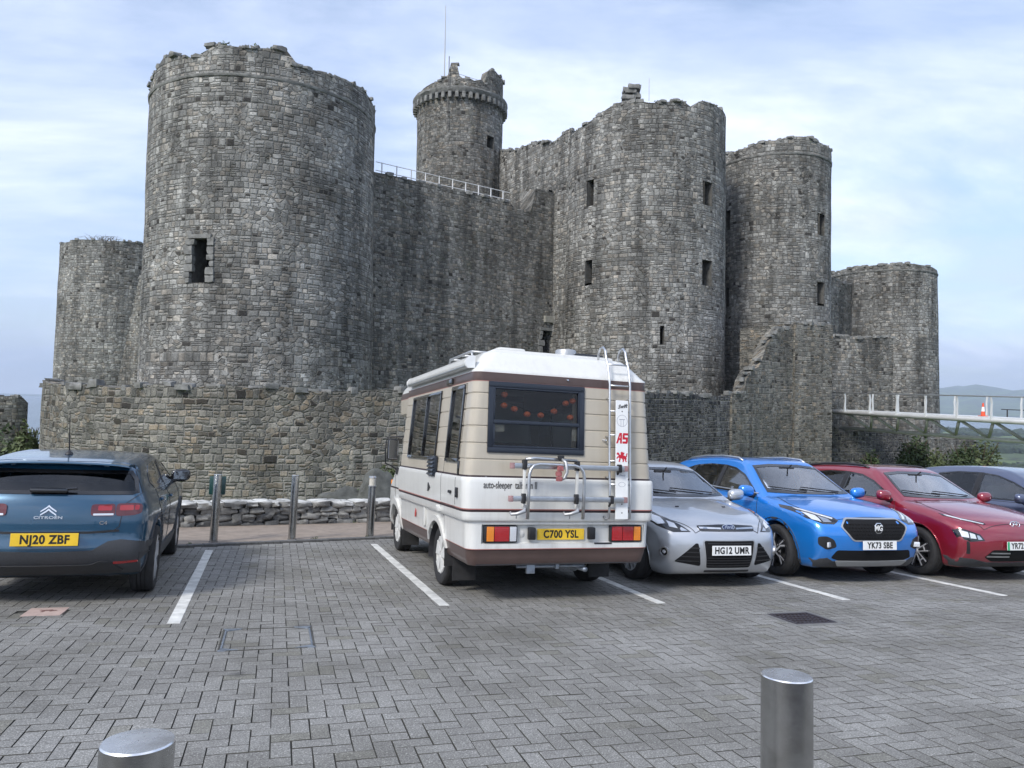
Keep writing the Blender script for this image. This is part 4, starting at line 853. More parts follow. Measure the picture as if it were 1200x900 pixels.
q.tube([BP(8.2, 2.9, .5), BP(15, 2.9, .5)], .02, 6); q.build('side_rail', M['iron'], br)
cd = at(1153, 487, 37.0); cs = (cd - Ba).dot(bd); cpos = Ba + BP(cs, 1.2, .145)
cn = empty('traffic_cone', cpos, 'orange and white traffic cone standing on the footbridge deck', 'traffic cone')
M['cone'] = pm('cone_orange', (.72, .09, .03), .5); M['cone_w'] = pm('cone_white', (.75, .75, .75), .5)
cn.scale = (.8, .8, .8)
def rz_(z): return .135 - .135 * z * .82
for nm, mt, za, zb in (('cone_body', 'cone', .03, .30), ('reflective_band', 'cone_w', .30, .58), ('cone_tip', 'cone', .58, .82)):
    q = MB(); q.lathe([(rz_(za), za), (rz_(zb), zb)] + ([(0.001, .83)] if zb > .8 else []), 20); q.build(nm, M[mt], cn, 40)
q = MB(); q.rbox((0, 0, .018), (.2, .2, .018), .01); q.build('base', M['cone'], cn)

# ---------------------------------------------------------------- bollards
def bollard(name, base, top_slant, r_, h_, label, mats='steel', group=None, rz=0.0, lantern=False):
    e = empty(name, base @ Matrix.Rotation(rz, 4, 'Z'), label, 'bollard', group); q = MB(); n = 48
    def ringp(z, rr, sl=0.0): return [(rr * math.cos(2 * math.pi * k / n), rr * math.sin(2 * math.pi * k / n), z + sl * rr * math.cos(2 * math.pi * k / n)) for k in range(n)]
    zt = h_ - (.16 if lantern else 0)
    rows = [ringp(-.05, r_), ringp(zt - .02 - (0.04 if top_slant else 0), r_), ringp(zt - .003, r_, top_slant)]
    for rw in rows: q.v += rw
    q.f = [(i * n + k, i * n + (k + 1) % n, (i + 1) * n + (k + 1) % n, (i + 1) * n + k) for i in range(2) for k in range(n)]; q.mi = [0] * len(q.f); q.build('post', M[mats], e, 40)
    if not lantern:
        q = MB(); rr = [ringp(zt - .003, r_, top_slant), ringp(zt, r_ * .965, top_slant), ringp(zt + .0005, .001, top_slant)]
        for rw in rr: q.v += rw
        q.f = [(i * n + k, i * n + (k + 1) % n, (i + 1) * n + (k + 1) % n, (i + 1) * n + k) for i in range(2) for k in range(n)]; q.mi = [0] * len(q.f); q.build('cap', M['cap_steel'], e, 30)
    else:
        q = MB(); q.lathe([(r_ * .86, zt), (r_ * .86, h_ - .03)], 32); q.build('light_band', pm('frosted_lens', (.52, .5, .44), .35), e, 40)
        q = MB(); q.lathe([(r_ * .9, h_ - .035), (r_, h_ - .03), (r_, h_), (.001, h_ + .004)], 32); q.build('cap', M['cap_steel'], e, 40)
        q = MB(); q.lathe([(r_ + .001, zt - .01), (r_ + .004, zt - .008), (r_ + .004, zt + .004), (r_ * .8, zt + .006)], 32); q.build('collar', M['silver_plastic'], e, 40)
    q = MB(); q.lathe([(r_ + .0005, .0), (r_ + .012, .002), (r_ + .012, .008), (r_ + .0005, .012)], 32); q.build('base_ring', M['kerb'], e, 40)
    return e
M['cap_steel'] = pm('worn_steel_cap', (.80, .81, .83), .27, .9, var=.2, vscale=14, bump=(.15, .002))
upz = Matrix.Identity(4)
def wstand(px_top, py_top, depth, h_):       # upright post whose cap centre is seen at a pixel
    p = EYE + ray(px_top, py_top) * depth; u_, v_ = p.dot(PU), p.dot(PV); w_ = p.dot(PW); return uvM(u_, v_, 0), w_
for (px, py, dia, sl, rz, lb) in ((162, 868, 81, .0, 0, 'near steel bollard with a pale flat cap at the bottom left of the photo'), (922, 791, 58, .0, 0, 'near steel bollard with a pale flat cap at the bottom right of the photo')):
    bm_, w_ = wstand(px, py, .125 * FPX / dia, 1); bollard('bollard', bm_, sl, .0625, w_, lb, group='steel bollards in front of the camera', rz=rz)
b1 = bollard('bollard', uvM(-.88, 11.86, .02), 0.0, .058, 1.0, 'back row steel bollard with a dark green box behind it', group='steel bollards along the kerb')
bollard('bollard', uvM(.24, 12.18, .02), 0.0, .058, 1.0, 'plain back row steel bollard in the middle of the three', group='steel bollards along the kerb')
bollard('bollard', uvM(1.49, 12.53, .02), 0.0, .064, 1.0, 'back row steel bollard with a pale lantern head beside the camper van', group='steel bollards along the kerb', lantern=True)
tk = empty('ticket_box', uvM(-.885, 12.0, .72), 'dark green box fixed behind the left kerb bollard', 'box'); M['green_box'] = pm('dark_green_metal', (.012, .055, .05), .35, coat=.4)
q = MB(); q.rbox((0, 0, .125), (.115, .055, .135), .012); q.build('case', M['green_box'], tk, 40); q = MB(); q.rbox((0, .058, .125), (.10, .004, .118), .003); q.build('door', M['green_box'], tk); q = MB(); q.tube([(0, -.07, -.74), (0, -.07, .1)], .012, 8); q.build('bracket', M['steel'], tk)
# ---------------------------------------------------------------- vehicle shells: a smooth implicit body, meshed and polished
def catmull(pts, sub=6, closed=True):
    # pts: (x, z) or (x, z, 1) for a sharp corner
    P_ = [np.array(q[:2], float) for q in pts]; sh = [len(q) > 2 for q in pts]; n = len(P_); out = []
    for i in range(n):
        p1, p2 = P_[i], P_[(i + 1) % n]; p0 = P_[i - 1] if not sh[i] else 2 * p1 - p2; p3 = P_[(i + 2) % n] if not sh[(i + 1) % n] else 2 * p2 - p1
        d1 = np.linalg.norm(p2 - p1) + 1e-9; m1 = (p2 - p0) / (np.linalg.norm(p1 - p0) + d1) * d1; m2 = (p3 - p1) / (np.linalg.norm(p3 - p2) + d1) * d1
        for k in range(sub):
            t = k / sub; out.append((2 * t**3 - 3 * t**2 + 1) * p1 + (t**3 - 2 * t**2 + t) * m1 + (-2 * t**3 + 3 * t**2) * p2 + (t**3 - t**2) * m2)
    return np.array(out)
def sdf_poly(poly, x, z):
    A = poly; B = np.roll(poly, -1, 0); d2 = np.full(x.shape, 1e9); inside = np.zeros(x.shape, bool)
    for (ax, az), (bx, bz) in zip(A, B):
        ex, ez = bx - ax, bz - az; wx, wz = x - ax, z - az; t = np.clip((wx * ex + wz * ez) / (ex * ex + ez * ez + 1e-12), 0, 1)
        d2 = np.minimum(d2, (wx - ex * t)**2 + (wz - ez * t)**2)
        c1 = az > z; c2 = bz > z; cr_ = (c1 != c2) & (x < (bx - ax) * (z - az) / (bz - az + 1e-12) + ax); inside ^= cr_
    return np.where(inside, -1, 1) * np.sqrt(d2)
def smax(a, b, k):
    h = np.clip(0.5 + 0.5 * (a - b) / k, 0, 1); return b + (a - b) * h + k * h * (1 - h)
def table(pts, sig=0.04, step=0.005):
    xs = np.arange(pts[0][0] - 0.3, pts[-1][0] + 0.3, step); ys = np.interp(xs, [p[0] for p in pts], [p[1] for p in pts])
    k = int(4 * sig / step); g = np.exp(-0.5 * (np.arange(-k, k + 1) * step / sig)**2); g /= g.sum(); ys = np.convolve(np.pad(ys, k, 'edge'), g, 'valid')
    return lambda v: np.interp(v, xs, ys)
M['mirror'] = pm('mirror_glass', (.22, .23, .24), .05, 1.0)
class Shell:
    def __init__(s, prof, wz, px, wheels, crown=0.03, nose=0.12, tail=0.10, k=0.07, kz=None, extra=None, res=0.024, arch=0.06, gh=None):
        s.poly = catmull(prof); s.w = table(wz, 0.03); s.p = table(px, 0.10); s.wheels = wheels; s.crown, s.nose, s.tail, s.k = crown, nose, tail, k; s.extra = extra; s.arch = arch; s.kz = table(kz, .1) if kz else None
        s.x0, s.x1 = s.poly[:, 0].min(), s.poly[:, 0].max(); s.z0, s.z1 = s.poly[:, 1].min(), s.poly[:, 1].max(); s.ym = max(q[1] for q in wz)
        s.res = res; s.gh = gh
        s.mesh()
    def f(s, x, y, z, grid=False):
        ay2 = y * y
        L_ = s.x1 - s.x0; tt = (x - s.x0) / L_
        bend = s.nose * np.clip((tt - .5) * 2, 0, 1)**0.7 - s.tail * np.clip((.5 - tt) * 2, 0, 1)**0.7
        xx = x + bend * ay2 * (1 + 0.5 * ay2); zz = z + s.crown * ay2
        d = s.look(xx, zz) if grid else sdf_poly(s.poly, xx, zz)
        kk = s.k if s.kz is None else s.kz(z)
        g = smax(d, np.abs(y) - s.w(z) * s.p(x), kk)
        if s.gh is not None: g = s.gh(s, x, y, z, g)
        if s.extra is not None: g = s.extra(x, y, z, g)
        for (wx, wzz, wr) in s.wheels:
            c = np.maximum(np.hypot(x - wx, z - wzz) - wr - s.arch, (s.ym - 0.30) - np.abs(y)); g = smax(g, -c, 0.012)
        return g
    def look(s, x, z):
        if not hasattr(s, 'tab'):
            h = 0.02; s.tx = np.arange(s.x0 - .5, s.x1 + .6, h); s.tz = np.arange(s.z0 - .5, s.z1 + .6, h); X, Z = np.meshgrid(s.tx, s.tz, indexing='ij'); s.tab = sdf_poly(s.poly, X, Z); s.h = h
        a = np.clip((x - s.tx[0]) / s.h, 0, len(s.tx) - 2.001); b = np.clip((z - s.tz[0]) / s.h, 0, len(s.tz) - 2.001); i = a.astype(int); j = b.astype(int); a = a - i; b = b - j; T = s.tab
        return (T[i, j] * (1 - a) + T[i + 1, j] * a) * (1 - b) + (T[i, j + 1] * (1 - a) + T[i + 1, j + 1] * a) * b
    def grad(s, p, e=0.003):
        g = np.zeros_like(p)
        for a in range(3):
            q = p.copy(); q[:, a] += e; r_ = p.copy(); r_[:, a] -= e; g[:, a] = (s.f(*q.T) - s.f(*r_.T)) / (2 * e)
        return g
    def mesh(s):
        h = s.res; xs = np.arange(s.x0 - 3 * h, s.x1 + 3 * h, h); ny = int((s.ym + 3 * h) / h); ys = (np.arange(-ny, ny + 1)) * h; zs = np.arange(s.z0 - 3 * h, s.z1 + 3 * h, h)
        X, Y, Z = np.meshgrid(xs, ys, zs, indexing='ij'); F = s.f(X, Y, Z, True); S = F < 0
        nx, ny_, nz = F.shape; cs = S[:-1, :-1, :-1].astype(np.int8)
        for a in (0, 1):
            for b in (0, 1):
                for c in (0, 1):
                    if a + b + c: cs = cs + S[a:nx - 1 + a, b:ny_ - 1 + b, c:nz - 1 + c]
        act = (cs > 0) & (cs < 8); idx = -np.ones(act.shape, int); ii = np.argwhere(act); idx[act] = np.arange(len(ii)); acc = np.zeros((len(ii), 3)); cnt = np.zeros(len(ii))
        cor = [(a, b, c) for a in (0, 1) for b in (0, 1) for c in (0, 1)]
        for p in range(8):
            for q in range(p + 1, 8):
                A, B = cor[p], cor[q]
                if sum(abs(A[k] - B[k]) for k in range(3)) != 1: continue
                fa = F[ii[:, 0] + A[0], ii[:, 1] + A[1], ii[:, 2] + A[2]]; fb = F[ii[:, 0] + B[0], ii[:, 1] + B[1], ii[:, 2] + B[2]]; cr_ = (fa < 0) != (fb < 0)
                t = np.where(cr_, fa / (fa - fb + 1e-12), 0); pt = np.array(A)[None] + t[:, None] * (np.array(B) - np.array(A))[None]; acc[cr_] += pt[cr_]; cnt += cr_
        V_ = np.array([xs[0], ys[0], zs[0]]) + (ii + acc / cnt[:, None]) * h
        Fs = []
        for ax in range(3):
            sl0 = [slice(None)] * 3; sl1 = [slice(None)] * 3; sl0[ax] = slice(0, -1); sl1[ax] = slice(1, None); D = S[tuple(sl0)] != S[tuple(sl1)]; e = np.argwhere(D)
            o1, o2 = [(1, 2), (2, 0), (0, 1)][ax]; ok = (e[:, o1] > 0) & (e[:, o2] > 0); e = e[ok]; inside_first = S[e[:, 0], e[:, 1], e[:, 2]]
            def cell(d1, d2):
                q = e.copy(); q[:, o1] -= d1; q[:, o2] -= d2; return idx[q[:, 0], q[:, 1], q[:, 2]]
            qd = np.stack([cell(1, 1), cell(0, 1), cell(0, 0), cell(1, 0)], 1); qd[~inside_first] = qd[~inside_first][:, ::-1]; Fs.append(qd)
        Fq = np.concatenate(Fs); Fq = Fq[(Fq >= 0).all(1)]
        for _ in range(3):
            g = s.grad(V_); v = s.f(*V_.T); gg = (g**2).sum(1) + 1e-6; st = (v / gg)[:, None] * g; ln_ = np.linalg.norm(st, axis=1); st *= np.minimum(1, .6 * h / (ln_ + 1e-9))[:, None]; V_ = V_ - st
        g = s.grad(V_); s.N = g / (np.linalg.norm(g, axis=1)[:, None] + 1e-9); s.V = V_; s.F = Fq
        s.bvh = BVHTree.FromPolygons([tuple(q) for q in V_], [tuple(q) for q in Fq.tolist()])
        s.C = V_[Fq].mean(1); s.FN = s.N[Fq].mean(1)
    def cut(s, mask): s.keep = getattr(s, 'keep', np.ones(len(s.F), bool)) & ~mask
    def build(s, name, mat, parent, sel=None):
        k = getattr(s, 'keep', np.ones(len(s.F), bool)); k = k if sel is None else (k & sel); F = s.F[k]; u, inv = np.unique(F, return_inverse=True); F = inv.reshape(F.shape)
        me = bpy.data.meshes.new(name); me.from_pydata(s.V[u].tolist(), [], F.tolist()); me.shade_smooth(); me.normals_split_custom_set_from_vertices(s.N[u].tolist())
        return link(name, me, mat, parent)
def inpoly(poly, a, b):
    ins = np.zeros(np.shape(a), bool); n = len(poly)
    for i in range(n):
        (ax, az), (bx, bz) = poly[i], poly[(i + 1) % n]; ins ^= ((az > b) != (bz > b)) & (a < (bx - ax) * (b - az) / (bz - az + 1e-12) + ax)
    return ins
VIEWS = {'front': (lambda a, b: ((9, a, b), (-1, 0, 0)), 1, 2), 'rear': (lambda a, b: ((-9, a, b), (1, 0, 0)), 1, 2), 'top': (lambda a, b: ((a, b, 9), (0, 0, -1)), 0, 1),
         'left': (lambda a, b: ((a, 9, b), (0, -1, 0)), 0, 2), 'right': (lambda a, b: ((a, -9, b), (0, 1, 0)), 0, 2)}
def rounded(poly, r_=0.02, n=4):
    out = []; m = len(poly)
    for i in range(m):
        p = Vector(poly[i]); a = Vector(poly[i - 1]) - p; b = Vector(poly[(i + 1) % m]) - p; ra = min(r_, a.length * .45, b.length * .45); A = p + a.normalized() * ra; B = p + b.normalized() * ra
        for k in range(n + 1):
            t = k / n; q = A.lerp(p, t).lerp(p.lerp(B, t), t); out.append((q.x, q.y))
    return out
def resample(poly, step):
    out = []; m = len(poly)
    for i in range(m):
        a, b = Vector(poly[i]), Vector(poly[(i + 1) % m]); k = max(1, int((b - a).length / step))
        for j in range(k): q = a.lerp(b, j / k); out.append((q.x, q.y))
    return out
def offset_poly(poly, d):                    # positive grows (polygon in any order)
    area = sum(poly[i][0] * poly[(i + 1) % len(poly)][1] - poly[(i + 1) % len(poly)][0] * poly[i][1] for i in range(len(poly))); sg = 1 if area > 0 else -1; out = []; m = len(poly)
    for i in range(m):
        p0, p1, p2 = Vector(poly[i - 1]), Vector(poly[i]), Vector(poly[(i + 1) % m]); e1 = (p1 - p0); e2 = (p2 - p1)
        if e1.length < 1e-6 or e2.length < 1e-6: out.append(tuple(p1)); continue
        e1.normalize(); e2.normalize(); n1 = Vector((e1.y, -e1.x)); n2 = Vector((e2.y, -e2.x)); nn = n1 + n2; nn = nn / max(.3, nn.length_squared) * 2 if nn.length > 1e-6 else n1
        q = p1 + nn * d * sg * 0.5 * 2 / 2 * 1.0 if False else p1 + (n1 + n2).normalized() * (d * sg / max(.45, ((n1 + n2).normalized()).dot(n1))); out.append((q.x, q.y))
    return out
def patch(sh, view, outer, name, mat, parent, off=0.004, thick=0.006, holes=(), step=0.05, sink=0.0, smooth=40, dims=None):
    """a panel with its own thickness that hugs the shell inside the outline (a, b) seen in the given view"""
    mk_, ia, ib = VIEWS[view]; loops = [resample(outer, step)] + [resample(h_, step) for h_ in holes]; pts, edges = [], []
    for lp in loops:
        b0 = len(pts); pts += lp; edges += [(b0 + i, b0 + (i + 1) % len(lp)) for i in range(len(lp))]
    xs = [p[0] for p in outer]; ys = [p[1] for p in outer]
    gx = np.arange(min(xs) + step * .5, max(xs), step); gy = np.arange(min(ys) + step * .5, max(ys), step); GX, GY = np.meshgrid(gx, gy); GX, GY = GX.ravel(), GY.ravel(); ins = inpoly(outer, GX, GY)
    for h_ in holes: ins &= ~inpoly(h_, GX, GY)
    lp_ = np.array(pts); G_ = np.stack([GX, GY], 1)[ins]
    if len(G_): dd = np.sqrt(((G_[:, None] - lp_[None])**2).sum(2)).min(1); G_ = G_[dd > step * .35]
    v2 = [Vector(p) for p in pts] + [Vector(p) for p in G_]
    r_ = geometry.delaunay_2d_cdt(v2, edges, [], 0, 1e-6); V2, F2 = r_[0], r_[2]
    cen = np.array([[(V2[f[0]].x + V2[f[1]].x + V2[f[2]].x) / 3, (V2[f[0]].y + V2[f[1]].y + V2[f[2]].y) / 3] for f in F2]); kp = inpoly(outer, cen[:, 0], cen[:, 1])
    for h_ in holes: kp &= ~inpoly(h_, cen[:, 0], cen[:, 1])
    F2 = [f for f, k in zip(F2, kp) if k]; top, bot = [], []; ctr = Vector((0, 0, 0.7))
    for q in V2:
        o_, d_ = mk_(q.x, q.y); o_, d_ = Vector(o_), Vector(d_); loc, nn, fi, _ = sh.bvh.ray_cast(o_, d_)
        if loc is None or (view in ('left', 'right') and abs(loc.y) < .2):
            gs = Vector(o_) + d_ * (9 - sh.ym * .9 if view in ('left', 'right') else 9 - abs(sh.x1) * .95); loc, nn, fi, _ = sh.bvh.find_nearest(gs)
        nn = Vector(sh.FN[fi]).normalized()
        top.append(loc + nn * (off + thick)); bot.append(loc + nn * (off - sink))
    n = len(V2); area = lambda f: (V2[f[1]] - V2[f[0]]).cross(V2[f[2]] - V2[f[0]])
    fs = []
    for f in F2:
        a = tuple(f); v1, v2_, v3 = (Vector(top[k]) for k in a); fi_n = (v2_ - v1).cross(v3 - v1); dv = Vector(mk_(0, 0)[1])
        if fi_n.dot(dv) > 0: a = a[::-1]
        fs.append(a)
    ed = {}
    for f in fs:
        for i in range(3): ed.setdefault((min(f[i], f[(i + 1) % 3]), max(f[i], f[(i + 1) % 3])), []).append((f[i], f[(i + 1) % 3]))
    side = [(e[0][1], e[0][0], e[0][0] + n, e[0][1] + n) for e in ed.values() if len(e) == 1]
    side = [(b_, a_, d_, c_)[::-1] if False else (a_, b_, c_, d_) for a_, b_, c_, d_ in side]
    me = bpy.data.meshes.new(name); me.from_pydata([tuple(q) for q in top] + [tuple(q) for q in bot], [], fs + side)
    return link(name, me, mat, parent, smooth)
def strip_on(sh, view, line, w, name, mat, parent, off=0.002, thick=0.0015, step=0.03, closed=False):
    """a thin band (a shut line or a bright trim) laid along the shell"""
    mk_, ia, ib = VIEWS[view]; pts = []; L2 = list(line) + ([line[0]] if closed else [])
    for a, b in zip(L2, L2[1:]):
        a, b = Vector(a), Vector(b); k = max(1, int((b - a).length / step)); pts += [a.lerp(b, j / k) for j in range(k)]
    pts.append(Vector(L2[-1])); q = MB(); prev = None; locs = []
    for p in pts:
        o_, d_ = mk_(p.x, p.y); loc, nn, fi, _ = sh.bvh.ray_cast(Vector(o_), Vector(d_))
        if loc is None: loc, nn, fi, _ = sh.bvh.find_nearest(Vector(o_) + Vector(d_) * 8.2)
        locs.append((loc, Vector(sh.FN[fi]).normalized()))
    for i, (loc, nn) in enumerate(locs):
        t = (locs[min(i + 1, len(locs) - 1)][0] - locs[max(i - 1, 0)][0]); t = t.normalized() if t.length > 1e-9 else Vector((1, 0, 0)); s_ = nn.cross(t).normalized() * w / 2
        q.v += [tuple(loc - s_ + nn * (off - .003)), tuple(loc - s_ + nn * (off + thick)), tuple(loc + s_ + nn * (off + thick)), tuple(loc + s_ + nn * (off - .003))]
    for i in range(len(locs) - 1):
        for k in range(3): q.f.append((i * 4 + k, i * 4 + k + 1, i * 4 + 5 + k, i * 4 + 4 + k))
    q.mi = [0] * len(q.f); return q.build(name, mat, parent, 40)
def opening(sh, view, poly, border, gm, parent, name, inner=None, off=0.001, cut_d=0.016, glass_name='pane'):
    """cut the shell inside the outline, close it with a pane and a dark border that covers the cut edge"""
    mk_, ia, ib = VIEWS[view]; A, B = sh.C[:, ia], sh.C[:, ib]; m = inpoly(offset_poly(poly, -cut_d), A, B)
    nv = np.array(mk_(0, 0)[1], float); m &= (sh.FN @ nv) < -0.03
    if view == 'left': m &= sh.C[:, 1] > .25
    if view == 'right': m &= sh.C[:, 1] < -.25
    sh.cut(m)
    inn = offset_poly(poly, -border) if inner is None else inner
    fr = patch(sh, view, poly, name, M['frit'], parent, off=off, thick=.004, holes=[inn], step=.04)
    patch(sh, view, offset_poly(inn, .012), glass_name, gm, fr, off=off - .001, thick=.0, step=.06, smooth=True) if False else None
    mk_pane(sh, view, offset_poly(inn, .012), glass_name, gm, fr, off)
    return fr
def mk_pane(sh, view, poly, name, mat, parent, off):
    o = patch(sh, view, poly, name, mat, parent, off=off, thick=.0, step=.06, smooth=True)
    me = o.data; bm = bmesh.new(); bm.from_mesh(me); n = len(bm.verts) // 2; bm.verts.ensure_lookup_table(); bmesh.ops.delete(bm, geom=[v for v in bm.verts[n:]], context='VERTS'); bm.to_mesh(me); bm.free(); me.shade_smooth(); return o

# ---------------------------------------------------------------- wheels
def wheel(parent, x, y, r_, w_, out, style, rimr=None, face='silver', steer=0.0):
    """out = +1 / -1: which side of the car the face looks to"""
    rimr = rimr or r_ * .66; Mx = Matrix.Translation((x, y, r_)) @ Matrix.Rotation(steer, 4, 'Z')
    o = bpy.data.objects.new('wheel', None); col.objects.link(o); o.parent = parent; o.matrix_local = Mx; o.empty_display_size = .1
    h = w_ / 2; q = MB(); s_ = .025
    prof = [(rimr - .005, -h * .72), (rimr + .012, -h * .86), (r_ * .86, -h), (r_ * .95, -h * .93), (r_ * .985, -h * .78), (r_, -h * .55), (r_, -h * .36), (r_ - .007, -h * .35), (r_ - .007, -h * .31), (r_, -h * .3), (r_, -h * .03), (r_ - .007, -h * .02), (r_ - .007, h * .02), (r_, h * .03), (r_, h * .3), (r_ - .007, h * .31), (r_ - .007, h * .35), (r_, h * .36), (r_, h * .55), (r_ * .985, h * .78), (r_ * .95, h * .93), (r_ * .86, h), (rimr + .012, h * .86), (rimr - .005, h * .72)]
    q.lathe(prof, 56, axis='y'); q.build('tyre', M['rubber'], o, 35)
    q = MB(); q.lathe([(rimr + .004, out * h * .84), (rimr - .012, out * h * .86), (rimr - .022, out * h * .55), (rimr - .04, -out * h * .6), (rimr, -out * h * .8)], 48, axis='y')
    if out > 0: pass
    rm = M[{'white': 'wheel_white', 'silver': 'wheel_silver', 'black': 'wheel_black', 'two': 'wheel_silver'}[face]]
    q.build('rim', rm if face != 'two' else M['wheel_black'], o, 35)
    q = MB(); q.lathe([(rimr - .03, -out * h * .35), (.001, -out * h * .35)], 32, axis='y'); q.lathe([(rimr * .72, out * h * .0), (.001, out * h * .02)], 32, axis='y'); q.build('brake_disc', M['brake'], o)
    T = Matrix.Rotation(math.pi / 2, 4, 'X')   # local xy of the spoke polygon -> xz plane of the wheel
    def spoke(poly, z0, th, mat, nm='spoke'):
        q = MB()
        for (k, n_) in [(i, style[0]) for i in range(style[0])]:
            a = 2 * math.pi * k / n_ + .35
            for pl in poly:
                Mk = Matrix.Translation((0, out * z0, 0)) @ Matrix.Rotation(-a, 4, 'Y') @ T
                if out > 0: q.prism([(px, py) for px, py in pl], -th, Mk)
                else: q.prism([(px, py) for px, py in pl], th, Mk)
        return q.build(nm, mat, o, 30)
    R0, R1 = .055, rimr - .008; kind = style[1]; fz = h * .70
    if kind == 'twist':
        pl = [[(R0 * .6, -.024), (R0 * .6, .004), (R1 * .55, .034), (R1, .012), (R1, -.010), (R1 * .55, .014)], [(R1 * .42, .032), (R1 * .5, .050), (R1, .088), (R1, .068)]]
        spoke(pl, fz, .012, M['wheel_silver']); spoke([[(R0 * .6, -.042), (R0 * .6, .03), (R1 * .5, .055), (R1, .1), (R1, -.03), (R1 * .5, .0)]], fz - .012, .022, M['wheel_black'], 'spoke_back')
    elif kind == 'twin':
        pl = [[(R0 * .7, -.034), (R0 * .7, -.008), (R1, -.03), (R1, -.055)], [(R0 * .7, .008), (R0 * .7, .034), (R1, .055), (R1, .03)]]; spoke(pl, fz, .028, rm)
    elif kind == 'plate':
        pl = [[(R0 * .7, -.034), (R0 * .7, .034), (R1 * .55, .045), (R1, .082), (R1, -.082), (R1 * .55, -.045)]]; spoke(pl, fz, .02, rm)
    elif kind == 'blocky':
        pl = [[(R0 * .7, .012), (R0 * .7, .024), (R1, .060), (R1, .044)], [(R0 * .7, -.024), (R0 * .7, -.012), (R1, -.044), (R1, -.060)], [(R1 * .60, -.036), (R1 * .60, .036), (R1 * .67, .038), (R1 * .67, -.038)]]; spoke(pl, fz, .012, M['wheel_silver']); spoke([[(R0 * .6, -.036), (R0 * .6, .036), (R1, .088), (R1, -.088)]], fz - .012, .016, M['wheel_black'], 'spoke_back')
    elif kind == 'many':
        pl = [[(R0 * .7, -.017), (R0 * .7, .017), (R1, .012), (R1, -.012)]]; spoke(pl, fz, .028, rm)
    q = MB(); q.lathe([(.001, out * (fz + .012)), (.028, out * (fz + .011)), (.032, out * (fz + .004)), (R0 + .012, out * (fz + .001)), (R0 + .016, out * (fz - .03))], 28, axis='y'); q.build('hub_cap', rm, o, 30)
    return o
M['wheel_silver'] = pm('wheel_silver', (.58, .59, .61), .3, .45, var=.1, vscale=10); M['wheel_black'] = pm('wheel_black', (.025, .025, .028), .3, .3, coat=.5, var=.3, vscale=10)
M['wheel_white'] = pm('wheel_trim_white', (.62, .62, .60), .45, var=.12, vscale=12); M['brake'] = pm('brake_steel', (.10, .10, .105), .5, .7)

def plate(parent, Mx, txt, yellow=False, flash=False, size=0.079, w_=.26):
    o = bpy.data.objects.new('number_plate', None); col.objects.link(o); o.parent = parent; o.matrix_local = Mx; o.empty_display_size = .1   # local x right, y up, z out of the plate
    q = MB(); q.rbox((0, 0, 0), (w_, .0555, .004), .003); q.build('plate', M['plate_y' if yellow else 'plate_w'], o)
    if flash: q = MB(); q.box((-w_ + .02, 0, .0048), (.018, .053, .0006)); q.build('green_flash', M['plate_g'], o)
    t = text_mesh(txt, .104, M['ink'], o, Matrix.Translation((.012 if flash else 0, -.002, .0052)), 'registration', sx=.86, depth=.0006, bold=.0035, spacing=1.08)
    return o
PF = Matrix(((0, 0, 1), (1, 0, 0), (0, 1, 0))).to_4x4()      # plate on a front: right -> +y, up -> +z, out -> +x
PR = Matrix(((0, 0, -1), (-1, 0, 0), (0, 1, 0))).to_4x4()    # plate on a rear: right -> -y, out -> -x
def at_surf(sh, view, a, b, off=0.01):
    mk_, _, _ = VIEWS[view]; o_, d_ = mk_(a, b); loc, nn, fi, _ = sh.bvh.ray_cast(Vector(o_), Vector(d_)); nn = Vector(sh.FN[fi]).normalized(); return loc + nn * off, nn
